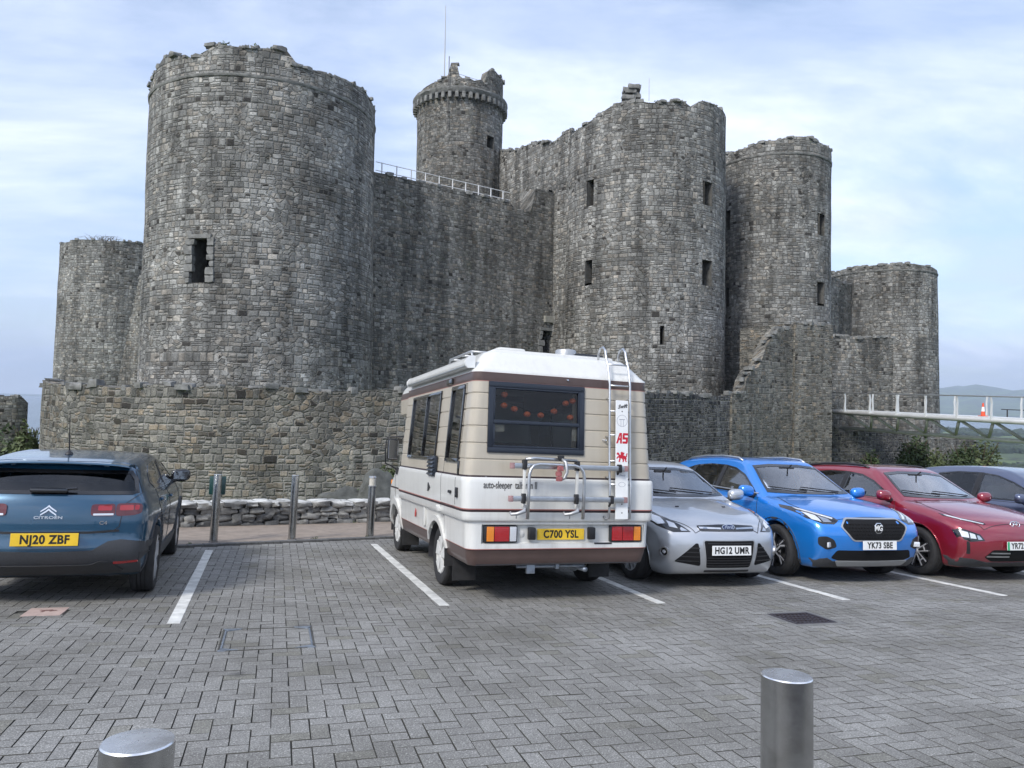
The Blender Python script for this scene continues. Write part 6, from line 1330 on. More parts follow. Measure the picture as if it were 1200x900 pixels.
p, nn = at_surf(sh, 'front', 0, .708, .010); bdg = bpy.data.objects.new('badge', None); col.objects.link(bdg); bdg.parent = rt; bdg.matrix_local = Matrix.Translation(p) @ PF @ Matrix.Rotation(-.15, 4, 'X')
def ell(a, b_, n=40): return [(a * math.cos(2 * math.pi * k / n), b_ * math.sin(2 * math.pi * k / n)) for k in range(n)]
q = MB(); q.prism(ell(.086, .036), .006); q.build('oval_rim', M['chrome'], bdg, 40); q = MB(); q.prism(ell(.080, .030), .0072); q.build('oval', pm('badge_blue', (.01, .02, .09), .2, coat=1), bdg, 40); text_mesh('Ford', .052, M['chrome'], bdg, Matrix.Translation((0, 0, .008)), sx=1.1, shear=.4)
for y_ in (.32, -.34): p, nn = at_surf(sh, 'top', 1.52, y_, .004); q = MB(); q.rbox((0, 0, 0), (.012, .022, .006), .004, Matrix.Translation(p)); q.build('washer_jet', M['black'], rt)
WH = [(1.324, .32, .32), (-1.324, .32, .32)]; arch_trim(sh, rt, WH, .362, .38, .2, silver, thick=.006)

# -- blue grey people carrier ------------------------------------------------
slate = paint('blue_grey_paint', (.085, .105, .18), .6, .32, .05)
JA = dict(prof=[(-1.80, .26), (-1.90, .42), (-1.95, .62), (-1.94, .85), (-1.90, 1.0), (-1.84, 1.15), (-1.72, 1.38), (-1.66, 1.44, 1), (-1.4, 1.50), (-.9, 1.54), (-.3, 1.545), (.18, 1.50), (.50, 1.40), (.95, 1.17), (1.32, .99, 1), (1.5, .94), (1.72, .86), (1.86, .76), (1.93, .64), (1.94, .48), (1.90, .32), (1.82, .22), (1.70, .18), (0, .19), (-1.7, .21)],
          w=[(.15, .76), (.3, .82), (.5, .85), (.75, .86), (.90, .845), (1.0, .81), (1.08, .76), (1.3, .68), (1.45, .60), (1.6, .52)], p=[(-2.0, .90), (-1.6, .985), (-1.1, 1), (1.2, 1), (1.6, .97), (1.96, .86)],
          wf=1.25, wr=-1.25, r=.30, track=1.49, nose=.22, tail=.13, k=.09, crown=.05,
          glass=[('windscreen', 'front', [(-.66, 1.03), (-.30, 1.01), (.30, 1.01), (.66, 1.03), (.50, 1.40), (.25, 1.43), (-.25, 1.43), (-.50, 1.40)], .03, 'glass', 'pane'),
                 ('rear_window', 'rear', [(-.58, 1.05), (.58, 1.05), (.46, 1.36), (-.46, 1.36)], .03, 'glass_dark', 'pane'),
                 ('side_window', 'side', [(.72, 1.00), (.70, 1.17), (.42, 1.30), (.10, 1.40), (-.16, 1.43), (-.19, 1.01)], .025, 'glass', 'pane'),
                 ('side_window', 'side', [(1.08, .985), (.80, 1.13), (.78, .99)], .02, 'glass', 'pane'),
                 ('side_window', 'side', [(-.27, 1.01), (-.24, 1.435), (-.65, 1.44), (-1.02, 1.40), (-1.22, 1.08)], .025, 'glass_dark', 'pane')],
          doors=[[(.84, .38), (.84, .72), (.76, .975), (-.21, .995), (-.24, .38)], [(-.25, .38), (-.22, .995), (-1.15, 1.05), (-1.2, .88), (-.86, .58), (-.80, .38)]], handles=[(-.08, .90), (-.96, .93)],
          bonnet=[(.64, 1.36), (.68, 1.5), (.60, 1.7), (.44, 1.84)], bonnet_z=.75, tailgate=[(.60, .60), (.64, .95), (.52, 1.38)],
          wheel=(5, 'twin'), face='silver', rim=.64, ws_x=1.30, belt=.98, roof=1.53, ws_z=1.03, mirror=(.70, 1.05, .82))
rt, sh, body = car('parked_car', park_matrix(11.95, 8.15 + 1.25, math.pi + .02), 'blue-grey people carrier cut off by the right edge of the photo', 'car', slate, JA)
for sg in (1, -1):
    P_ = lambda pl: [(sg * a, b_) for a, b_ in pl]; lamp(sh, 'front', P_([(.48, .66), (.52, .76), (.76, .84), (.82, .74), (.66, .65)]), rt, inner=[(P_([(.54, .68), (.56, .74), (.74, .80), (.77, .73), (.66, .67)]), 'clear_lens', 'lens')])
    lamp(sh, 'rear', P_([(.60, .75), (.62, .95), (.76, 1.0), (.80, .80)]), rt, 'tail_light', inner=[(P_([(.62, .77), (.64, .93), (.75, .97), (.77, .81)]), 'red_lens', 'lens')])
patch(sh, 'front', rounded([(-.42, .26), (-.46, .40), (.46, .40), (.42, .26)], .03), 'lower_grille', M['black'], rt); patch(sh, 'front', rounded([(-.40, .62), (-.42, .70), (.42, .70), (.40, .62)], .02), 'upper_grille', M['black'], rt)
plate(rt, Matrix.Translation((sh.x1 + .018, 0, .50)) @ PF, '')

# -- dark blue crossover seen from behind --------------------------------------
navy = paint('petrol_blue_paint', (.005, .062, .125), .4, .28, .06)
def ci_extra(x, y, z, g):     # wide shoulders over the tail lamps
    return g
CI = dict(prof=[(-1.86, .28), (-1.99, .38), (-2.04, .50), (-2.02, .62), (-2.01, .80), (-1.985, .93), (-1.94, 1.01), (-1.84, 1.11), (-1.70, 1.25), (-1.665, 1.25, 1), (-1.78, 1.28, 1), (-1.55, 1.31), (-1.1, 1.345), (-.5, 1.37), (-.1, 1.36), (.25, 1.325), (.45, 1.28), (.85, 1.13), (1.12, 1.02, 1), (1.45, .97), (1.80, .90), (2.0, .80), (2.07, .68), (2.09, .50), (2.05, .32), (1.95, .22), (0, .21), (-1.7, .23)],
          w=[(.15, .76), (.3, .81), (.5, .84), (.75, .85), (.88, .835), (.97, .79), (1.04, .745), (1.2, .68), (1.36, .60), (1.5, .52)], p=[(-2.1, .83), (-1.75, .945), (-1.2, .985), (-.5, 1), (1.3, 1), (1.75, .98), (2.1, .88)],
          wf=1.30, wr=-1.295, r=.325, track=1.47, nose=.20, tail=.20, k=.075, crown=.05,
          glass=[('windscreen', 'front', [(-.66, 1.05), (-.30, 1.04), (.30, 1.04), (.66, 1.05), (.53, 1.26), (.25, 1.285), (-.25, 1.285), (-.53, 1.26)], .03, 'glass', 'pane'),
                 ('rear_window', 'rear', [(-.69, 1.0), (-.64, .985), (.64, .985), (.69, 1.0), (.655, 1.13), (.60, 1.20), (-.60, 1.20), (-.655, 1.13)], .03, 'glass_dark', 'pane'),
                 ('side_window', 'side', [(.90, 1.01), (.68, 1.12), (.40, 1.25), (.08, 1.255), (-.20, 1.275), (-.25, 1.0)], .025, 'glass_dark', 'pane'),
                 ('side_window', 'side', [(-.31, 1.0), (-.27, 1.277), (-.60, 1.27), (-.95, 1.245), (-1.22, 1.16), (-1.30, 1.08), (-1.15, 1.01)], .025, 'glass_dark', 'pane')],
          doors=[[(.88, .38), (.94, .70), (.90, .98), (-.27, .985), (-.30, .38)], [(-.31, .38), (-.28, .985), (-1.15, .995), (-1.22, .86), (-.90, .58), (-.84, .38)]], handles=[(-.12, .87), (-.98, .89)],
          bonnet=[(.66, 1.16), (.72, 1.45), (.66, 1.8), (.48, 2.0)], bonnet_z=.78, tailgate=[(.50, .655), (.56, .70), (.585, .90), (.715, 1.0), (.60, 1.255)],
          wheel=(5, 'plate'), face='two', rim=.68, ws_x=1.12, belt=.96, roof=1.33, ws_z=1.06, mirror=(.80, 1.06, .75), mirror_mat=M['gloss_black'], wipers=((.50, -.12), (-.08, -.62)))
rt, sh, body = car('parked_car', park_matrix(-1.955, 7.45, .045) @ Matrix.Translation((2.05, 0, 0)), 'dark petrol blue crossover seen from behind with a yellow rear plate', 'car', navy, CI)
for sg in (1, -1):
    P_ = lambda pl: [(sg * a, b_) for a, b_ in pl]
    o = patch(sh, 'rear', rounded(P_([(.325, .80), (.325, .90), (.515, .905), (.515, .795)]), .03), 'tail_light', M['deep_red'], rt, off=.0, thick=.012, step=.03)
    patch(sh, 'rear', rounded(P_([(.38, .845), (.38, .888), (.49, .89), (.49, .845)]), .012), 'light_bar', M['red_lens'], o, off=.011, thick=.004, step=.02); patch(sh, 'rear', rounded(P_([(.345, .803), (.345, .82), (.505, .82), (.505, .803)]), .006), 'clear_strip', M['clear_lens'], o, off=.011, thick=.003, step=.02)
    o = patch(sh, 'rear', rounded(P_([(.522, .795), (.522, .905), (.67, .91), (.725, .90), (.73, .82), (.67, .80)]), .03), 'tail_light', M['deep_red'], rt, off=.0, thick=.012, step=.03)
    patch(sh, 'rear', rounded(P_([(.55, .845), (.55, .89), (.66, .892), (.66, .845)]), .012), 'light_bar', M['red_lens'], o, off=.011, thick=.004, step=.02); patch(sh, 'rear', rounded(P_([(.67, .845), (.67, .892), (.705, .89), (.705, .85)]), .012), 'light_bar', M['red_lens'], o, off=.011, thick=.004, step=.02)
    patch(sh, 'rear', rounded(P_([(.53, .37), (.53, .39), (.72, .395), (.72, .378)]), .006), 'rear_reflector', M['red_lens'], rt, off=.012, thick=.004, step=.03)
    lamp(sh, 'front', P_([(.50, .60), (.52, .70), (.76, .74), (.80, .64)]), rt, inner=[(P_([(.54, .62), (.56, .68), (.74, .71), (.76, .65)]), 'clear_lens', 'lens')])
clad = [(-.83, .27), (-.86, .47), (-.80, .55), (-.58, .585), (-.48, .57), (-.36, .495), (0, .485), (.36, .495), (.48, .57), (.58, .585), (.80, .55), (.86, .47), (.83, .27)]
o = patch(sh, 'rear', clad, 'bumper_cladding', M['cladding'], rt, off=.0, thick=.014, step=.05)
patch(sh, 'rear', rounded([(-.62, .30), (-.50, .40), (-.42, .405), (-.36, .375), (.36, .375), (.42, .405), (.50, .40), (.62, .30)], .03), 'diffuser', pm('dark_grey_diffuser', (.03, .031, .034), .5), o, off=.013, thick=.01, step=.05)
patch(sh, 'rear', rounded([(-.33, .52), (-.36, .645), (.36, .645), (.33, .52)], .02), 'plate_recess', M['black'], rt, off=.0, thick=.0015) if False else None
strip_on(sh, 'rear', [(-.56, .665), (-.33, .652), (.33, .652), (.56, .665)], .02, 'tailgate_ledge', M['black'], rt, off=.0, thick=.004)
q = MB(); q.rbox((sh.x0 - .006, 0, .60), (.02, .25, .045), .006); q.build('plate_bracket', M['black'], rt)
plate(rt, Matrix.Translation((sh.x0 - .030, 0, .60)) @ PR, 'NJ20 ZBF', yellow=True)
p, nn = at_surf(sh, 'rear', 0, .865, .008); bdg = bpy.data.objects.new('badge', None); col.objects.link(bdg); bdg.parent = rt; bdg.matrix_local = Matrix.Translation(p) @ PR @ Matrix.Rotation(-.12, 4, 'X')
for dz in (0, -.03):
    q = MB(); c_ = [(-.062, -.034), (-.062, -.022), (-.02, .010), (0, .030), (.02, .010), (.062, -.022), (.062, -.034), (.018, -.004), (0, .012), (-.018, -.004)]; q.prism([(a, b_ + dz) for a, b_ in c_], .009); q.build('chevron', M['chrome'], bdg)
p, nn = at_surf(sh, 'rear', 0, .785, .004); Mt = Matrix.Translation(p) @ PR @ Matrix.Rotation(-.05, 4, 'X'); text_mesh('CITRO\u00cbN', .034, M['chrome'], rt, Mt, 'lettering', sx=1.5, bold=.0008, spacing=1.05)
p, nn = at_surf(sh, 'rear', -.43, .735, .004); nn.z = 0; Mt = Matrix.Translation(p) @ PR @ Matrix.Rotation(math.atan2(-nn.y, -nn.x) * -1 * -1, 4, 'Y'); text_mesh('C4', .045, M['chrome'], rt, Mt, 'lettering', sx=1.2, bold=.0008)
# spoiler lip, wiper, aerial
q = MB(); ln_ = []
for k in range(15):
    y = -.58 + 1.16 * k / 14; p, nn = at_surf(sh, 'top', -1.66 + .10 * y * y, y, -.004); ln_.append(p)
sp_ = MB(); 
for p in ln_: sp_.v += [(p.x + .12, p.y, p.z + .016), (p.x - .14 - .0, p.y * 1.0, p.z - .018), (p.x - .15, p.y, p.z - .032), (p.x - .06, p.y, p.z - .040), (p.x + .06, p.y, p.z - .03)]
sp_.f = [(i * 5 + k, (i + 1) * 5 + k, (i + 1) * 5 + (k + 1) % 5, i * 5 + (k + 1) % 5) for i in range(14) for k in range(5)] + [(4, 3, 2, 1, 0), tuple(14 * 5 + k for k in range(5))]; sp_.mi = [0] * len(sp_.f); sp_.build('roof_spoiler', navy, rt, 40)
p, nn = at_surf(sh, 'rear', .0, 1.0, .02); q = MB(); q.rbox((0, 0, 0), (.03, .15, .022), .02, Matrix.Translation(p + Vector((-.0, .02, .01)))); q.tube([p + Vector((0, .05, .01)), p + Vector((-.005, -.2, .03))], .012, 6); q.build('rear_wiper', M['gloss_black'], rt, 40)
p, nn = at_surf(sh, 'top', -1.28, 0.02, 0); q = MB(); q.lathe([(.04, 0), (.03, .02), (.012, .035), (.006, .05)], 16, Matrix.Translation(p)); q.tube([p + Vector((0, 0, .03)), p + Vector((-.12, 0, .42))], [.006, .003], 6); q.build('aerial', M['black'], rt, 40)
WH = [(1.30, .325, .325), (-1.295, .325, .325)]; arch_trim(sh, rt, WH, .365, .44, .23, M['cladding'])
for sd in ('left', 'right'): patch(sh, sd, [(.88, .22), (.86, .37), (-.86, .40), (-.88, .22)], 'sill_cladding', M['cladding'], rt, off=.0, thick=.014)
# ---------------------------------------------------------------- camper van (local x forward from the rear face, y left, z up)
VM = park_matrix(2.76, 7.06, .04)
van = empty('camper_van', VM, 'beige and white high-top camper van with a rear ladder and folded bike rack', 'camper van')
VMi = VM.inverted()
def vray(px, py):
    d = (VMi.to_3x3() @ ray(px, py)); o = VMi @ EYE; return o, d
def vx(px, py, x): o, d = vray(px, py); return o + d * ((x - o.x) / d.x)      # point of the van's plane x = const seen at a pixel
def vy(px, py, y): o, d = vray(px, py); return o + d * ((y - o.y) / d.y)
M['v_white'] = pm('van_white_paint', (.66, .66, .63), .32, coat=.5, var=.035, vscale=2.2); M['v_beige'] = pm('van_beige_paint', (.46, .415, .335), .36, coat=.4, var=.06, vscale=2.0)
M['v_white'].node_tree.nodes['Principled BSDF'].inputs['Base Color']
def grime(m, dirt=(.30, .27, .22), amt=.45):     # rain streaks and traffic film
    t = m.node_tree; b = t.nodes['Principled BSDF']; src = b.inputs['Base Color'].links[0].from_socket; n = t.nodes.new; l = t.links.new
    tc = n('ShaderNodeTexCoord'); mp = n('ShaderNodeMapping'); mp.inputs['Scale'].default_value = (9, 9, .8); l(tc.outputs['Object'], mp.inputs[0]); no = n('ShaderNodeTexNoise'); no.inputs['Scale'].default_value = 1.6; no.inputs['Detail'].default_value = 8; no.inputs['Roughness'].default_value = .65; l(mp.outputs[0], no.inputs['Vector'])
    sp = n('ShaderNodeSeparateXYZ'); l(tc.outputs['Object'], sp.inputs[0]); mr = n('ShaderNodeMapRange'); mr.inputs['From Min'].default_value = 1.1; mr.inputs['From Max'].default_value = .4; mr.inputs['To Min'].default_value = .35; mr.inputs['To Max'].default_value = 1.0; l(sp.outputs[2], mr.inputs[0])
    r = n('ShaderNodeMapRange'); r.inputs['From Min'].default_value = .48; r.inputs['From Max'].default_value = .78; r.inputs['To Max'].default_value = amt; l(no.outputs[0], r.inputs[0]); mu = n('ShaderNodeMath'); mu.operation = 'MULTIPLY'; l(r.outputs[0], mu.inputs[0]); l(mr.outputs[0], mu.inputs[1])
    mx = n('ShaderNodeMix'); mx.data_type = 'RGBA'; l(mu.outputs[0], mx.inputs['Factor']); l(src, mx.inputs['A']); mx.inputs['B'].default_value = (*dirt, 1); l(mx.outputs['Result'], b.inputs['Base Color'])
grime(M['v_white']); grime(M['v_beige'], (.22, .19, .15))
M['v_brown'] = pm('van_brown_skirt', (.085, .055, .048), .42, coat=.3, var=.15, vscale=3); M['v_line'] = pm('brown_pinstripe', (.030, .016, .018), .45); M['v_pink'] = pm('pink_pinstripe', (.36, .15, .13), .5)
M['v_frame'] = pm('window_frame_blue_black', (.012, .017, .028), .35, coat=.3)
class Loft:
    """a closed body built from horizontal outlines with rounded corners"""
    def __init__(s, rows, ys, xs, matf):
        # rows: (z, half width, x rear, x front, rear corner radius, front corner radius); ys / xs: sample positions on the rear / side faces
        s.rows = rows; vs = []; C_ = 7
        for (z, hw, xr, xf, rr, rf) in rows:
            r_ = []
            for y in ys: r_.append((xr, max(-1, min(1, y)) * 1.0 if False else y * 1.0))
            half = []   # left half: rear centre-side corner, side, front corner
            yl = [y for y in ys]; Y_ = [min(hw - rr, max(-(hw - rr), y)) for y in yl]; ring_ = [(xr, y) for y in Y_]                     # rear face from -y to +y
            for k in range(1, C_): t = k / C_ * math.pi / 2; ring_.append((xr + rr - rr * math.cos(t), hw - rr + rr * math.sin(t)))
            X_ = [min(xf - rf, max(xr + rr, x)) for x in xs]; ring_ += [(x, hw) for x in X_]
            for k in range(1, C_): t = k / C_ * math.pi / 2; ring_.append((xf - rf + rf * math.sin(t), hw - rf + rf * math.cos(t)))
            ring_ += [(xf, y * (hw - rf)) for y in np.linspace(1, -1, 9)]
            for k in range(1, C_): t = k / C_ * math.pi / 2; ring_.append((xf - rf + rf * math.cos(t), -(hw - rf + rf * math.sin(t))))
            ring_ += [(x, -hw) for x in X_[::-1]]
            for k in range(1, C_): t = k / C_ * math.pi / 2; ring_.append((xr + rr - rr * math.sin(t), -(hw - rr + rr * math.cos(t))))
            s.n = len(ring_); vs += [(x, y, z) for x, y in ring_]
        s.V = np.array(vs); n = s.n; m = len(rows); F_, mi = [], []
        for i in range(m - 1):
            zc = (rows[i][0] + rows[i + 1][0]) / 2
            for k in range(n): F_.append((i * n + (k + 1) % n, i * n + k, (i + 1) * n + k, (i + 1) * n + (k + 1) % n)); mi.append(matf(zc))
        s.F = np.array(F_); s.mi = np.array(mi); s.C = s.V[s.F].mean(1); a = s.V[s.F[:, 2]] - s.V[s.F[:, 0]]; b = s.V[s.F[:, 3]] - s.V[s.F[:, 1]]; nn = np.cross(a, b); L_ = np.linalg.norm(nn, axis=1); s.ok = L_ > 1e-9
        s.FN = nn / (L_[:, None] + 1e-12)
        s.F, s.mi, s.C, s.FN = s.F[s.ok], s.mi[s.ok], s.C[s.ok], s.FN[s.ok]
        # outward orientation
        cen = np.array([(rows[0][2] + rows[0][3]) / 2, 0, 0]); d = s.C - cen; d[:, 2] = 0; flip = (s.FN * d).sum(1) < 0
        if flip.mean() > .5: s.F = s.F[:, ::-1]; s.FN = -s.FN
        s.bvh = BVHTree.FromPolygons([tuple(q) for q in s.V], [tuple(q) for q in s.F.tolist()]); s.keep = np.ones(len(s.F), bool); s.ym = max(r_[1] for r_ in rows); s.x1 = max(r_[3] for r_ in rows)
    def cutbox(s, lo, hi): s.keep &= ~((s.C > np.array(lo)) & (s.C < np.array(hi))).all(1)
    def cut(s, m): s.keep &= ~m
    def build(s, name, mats, parent, top=True, bottom=False):
        F = s.F[s.keep].tolist(); mi = s.mi[s.keep].tolist(); n = s.n; m = len(s.rows)
        if top: F.append([(m - 1) * n + k for k in range(n)]); mi.append(mi[-1] if mi else 0)
        me = bpy.data.meshes.new(name); me.from_pydata(s.V.tolist(), [], F); me.polygons.foreach_set('material_index', mi)
        bm = bmesh.new(); bm.from_mesh(me); bmesh.ops.remove_doubles(bm, verts=bm.verts, dist=1e-5); bmesh.ops.dissolve_degenerate(bm, edges=bm.edges, dist=1e-5)
        if top:
            f = max(bm.faces, key=lambda f: len(f.verts)); f.normal_update()
            if f.normal.z < 0: f.normal_flip()
        bm.to_mesh(me); bm.free(); return link(name, me, mats, parent, 35)
rows = []
def row(z, hw, xr=0.0, rr=.10, xf=3.25, rf=.02): rows.append((z, hw, xr, xf, rr, rf))
row(.385, .955, .035); row(.40, .968, .022); row(.47, .985, .01); row(.528, .995, .0); row(.536, .997, -.006); row(.545, 1.003, -.008); row(.553, 1.004, -.008); row(.60, 1.006, -.004); row(.70, 1.010, -.004); row(.79, 1.014, -.004)
row(.812, 1.018, -.004); row(.818, 1.030, -.016); row(.826, 1.045, -.026); row(.838, 1.052, -.030); row(.87, 1.056, -.031); row(.912, 1.060, -.031); row(.916, 1.054, -.025); row(.930, 1.054, -.025); row(.934, 1.062, -.031); row(.94, 1.062, -.031); row(.945, 1.062, -.031); row(1.0, 1.065, -.031); row(1.1, 1.068, -.029)
row(1.2, 1.070, -.024); row(1.235, 1.068, -.018); row(1.250, 1.058, -.006); row(1.255, 1.046, .004); row(1.268, 1.044, .006); row(1.30, 1.043, .007)
for gz in (1.43, 1.59, 1.76, 1.93, 2.09):
    f = (gz - 1.3) / .9; hw = 1.043 - .06 * f; xr = .007 + .03 * f
    row(gz - .014, hw, xr); row(gz - .006, hw - .009, xr + .009); row(gz, hw - .010, xr + .010); row(gz + .006, hw - .001, xr + .001)
zset = [1.40, 1.455, 1.515, 1.66, 1.80, 2.165, 2.19]
for z in zset: f = (z - 1.3) / .9; row(z, 1.043 - .06 * f, .007 + .03 * f)
for z, hw, xr in ((2.20, .983, .037), (2.206, .983, .037), (2.212, .985, .036), (2.29, .980, .038), (2.296, .980, .038), (2.30, .985, .034), (2.315, .984, .036), (2.345, .965, .055), (2.40, .925, .10), (2.47, .87, .155), (2.515, .83, .20), (2.535, .805, .225), (2.543, .775, .255)): row(z, hw, xr, .10 if z < 2.32 else .14)
rows.sort(key=lambda r_: r_[0])
def vmat(z):
    if z < .536: return 2
    if z < .545: return 3
    if z < .553: return 4
    if .912 < z < .934: return 3
    if .934 < z < .945: return 4
    if 1.250 < z < 1.268: return 3
    if 1.268 < z < 2.206: return 1
    if 2.206 < z < 2.212 or 2.296 < z < 2.30: return 4
    if 2.21 < z < 2.296: return 2
    return 0
WY = (.815, -.20); ys = sorted(set([round(v, 4) for v in list(np.arange(-.94, .95, .06)) + [WY[0], WY[1], .865, -.925]])); xs = sorted(set([round(v, 4) for v in list(np.arange(.06, 3.22, .035)) + [.33, .81, 1.30, 2.78]]))
VL = Loft(rows, ys, xs, vmat)
Z0w, Z1w = 1.515, 2.19
VL.cutbox((-1, WY[1], Z0w), (.12, WY[0], Z1w)); VL.cutbox((-1, -.925, .60), (.05, .865, .79))
SW = [(1.30, 2.78, 1.40, 2.165), (.33, .81, 1.40, 2.165)]
for (a, b_, c_, d_) in SW: VL.cutbox((a, .9, c_), (b_, 1.2, d_))
VL.cutbox((1.30, -1.2, 1.40), (2.78, -.9, 2.165))
RWX = 1.22
for sg in (-1, 1): VL.cut((np.hypot(VL.C[:, 0] - RWX, VL.C[:, 2] - .33) < .385) & (VL.C[:, 1] * sg > .9))
VB = VL.build('body', [M['v_white'], M['v_beige'], M['v_brown'], M['v_line'], M['v_pink']], van)
# pale roof ridge, dome vent, roof light
q = MB(); q.rbox((1.7, .0, 2.55), (1.38, .70, .035), .03); q.build('roof_cap', M['v_white'], van, 40)
p = vx(590, 408, .45); q = MB(); q.rbox((p.x + .35, p.y - .12, 2.585), (.30, .16, .05), .035); q.build('roof_hump', M['v_white'], van, 40)
q = MB(); q.lathe([(.115, 2.57), (.12, 2.655), (.11, 2.672), (.001, 2.68)], 28, Matrix.Translation((.62, -.25, 0))); q.build('roof_vent', M['silver_plastic'], van, 40)
q = MB(); q.rbox((.80, -.50, 2.605), (.3, .17, .03), .02); q.build('skylight', M['gloss_black'], van, 40)
q = MB(); 
for dy in (-.0, .42): q.tube([(1.2, .25 + dy, 2.58), (1.25, .25 + dy, 2.66), (2.2, .25 + dy, 2.66), (2.25, .25 + dy, 2.58)], .016, 6)
for dx in (1.25, 1.7, 2.2): q.tube([(dx, .25, 2.66), (dx, .67, 2.66)], .014, 6)
q.build('roof_rack', M['silver_plastic'], van, True)
# rear light recess
q = MB(); x0, x1_, ya, yb, za, zb = -.005, .032, -.925, .865, .60, .79
q.add([(x0, ya, za), (x0, yb, za), (x0, yb, zb), (x0, ya, zb), (x1_, ya + .02, za + .012), (x1_, yb - .02, za + .012), (x1_, yb - .02, zb - .012), (x1_, ya + .02, zb - .012)], [(4, 7, 6, 5), (0, 4, 5, 1), (1, 5, 6, 2), (2, 6, 7, 3), (3, 7, 4, 0)]); q.build('light_panel', M['v_white'], van)
def rear_lamp(cells, ya, yb):
    o = MB(); o.rbox((.012, (ya + yb) / 2, .697), (.022, abs(ya - yb) / 2, .082), .008); h_ = o.build('tail_light', M['black'], van, 40)
    for (a, b_, mt, nm) in cells:
        q = MB(); q.rbox((-.012, (a + b_) / 2, .697), (.008, abs(a - b_) / 2 - .003, .072), .006); l_ = q.build(nm, M[mt], h_, 40); q = MB()
        for k in range(9): q.rbox((-.020, (a + b_) / 2, .633 + k * .016), (.0015, abs(a - b_) / 2 - .006, .005), .001)
        q.build('ribs', M[mt], l_)
rear_lamp([(.815, .735, 'amber', 'indicator_lens'), (.735, .575, 'red_lens', 'brake_lens'), (.575, .50, 'clear_lens', 'reversing_lens')], .84, .49)
rear_lamp([(-.895, -.81, 'amber', 'indicator_lens'), (-.81, -.68, 'red_lens', 'brake_lens'), (-.68, -.555, 'red_lens', 'fog_lens')], -.91, -.54)
plate(van, Matrix.Translation((.018, .008, .69)) @ PR, 'C700 YSL', yellow=True)
for y_ in (.335, -.325): q = MB(); q.rbox((.0, y_, .70), (.03, .038, .062), .015); q.build('bump_stop', M['black'], van, 40)
q = MB(); q.lathe([(.04, -.004), (.03, .004), (.001, .006)], 24, Matrix.Translation((.03, .435, .69)) @ Matrix.Rotation(-math.pi / 2, 4, 'Y')); q.build('blanking_plug', M['v_white'], van, 40)
q = MB(); q.rbox((-.006, -.46, .598), (.006, .10, .008), .004); q.build('step_slot', M['black'], van)
# windows: frame, panes, mullion
def rear_window():
    q = MB(); f_ = .035; xf = .012
    y0, y1, z0, z1 = WY[1], WY[0], Z0w, Z1w; tx = lambda z: .007 + .03 * (z - 1.3) / .9 - .014
    for (ya, yb, za, zb, pr) in ((y0 - .02, y1 + .02, z0 - .02, z0 + f_, 0), (y0 - .02, y1 + .02, z1 - f_, z1 + .02, 0), (y0 - .02, y0 + f_, z0 + f_, z1 - f_, 0), (y1 - f_, y1 + .02, z0 + f_, z1 - f_, 0), (y0 + f_, y1 - f_, 1.785, 1.825, .004), (y0 + f_, y1 - f_, z0 + f_, z0 + f_ + .02, .006), (y0 + f_, y0 + f_ + .02, z0 + f_ + .02, 1.785, .006), (y1 - f_ - .02, y1 - f_, z0 + f_ + .02, 1.785, .006), (y0 + f_, y0 + f_ + .018, 1.825, z1 - f_, .005), (y1 - f_ - .018, y1 - f_, 1.825, z1 - f_, .005), (y0 + f_ + .018, y1 - f_ - .018, z1 - f_ - .018, z1 - f_, .005)):
        q.rbox((xf, (ya + yb) / 2, (za + zb) / 2), (.022 - pr * .5, (yb - ya) / 2, (zb - za) / 2), .006, Matrix.Shear('XY', 4, (0, 0)) @ Matrix(((1, 0, .033, -.043), (0, 1, 0, 0), (0, 0, 1, 0), (0, 0, 0, 1))))
    o = q.build('rear_window', M['v_frame'], van, 40)
    for (za, zb, dx) in ((z0 + f_, 1.80, .004), (1.81, z1 - f_, .002)):
        q = MB(); q.add([(tx(za) + .02 + dx, y0 + f_ - .01, za), (tx(za) + .02 + dx, y1 - f_ + .01, za), (tx(zb) + .02 + dx, y1 - f_ + .01, zb), (tx(zb) + .02 + dx, y0 + f_ - .01, zb)], [(0, 3, 2, 1)]); q.build('pane', M['v_glass'], o)
    for (yc, zc_, hy_, hz__) in ((vx(585, 500, .04).y, 1.74, .055, .035), (vx(673, 507, .04).y, 1.70, .03, .06)): q = MB(); q.rbox((tx(zc_) + .03, yc, zc_), (.001, hy_, hz__), .0008); q.build('window_sticker', pm('faded_sticker', (.42, .38, .30), .6, var=.2, vscale=30), o)
    return o
M['v_glass'] = glassmat('camper_window_glass', (.62, .64, .64), boost=.8)
rear_window()
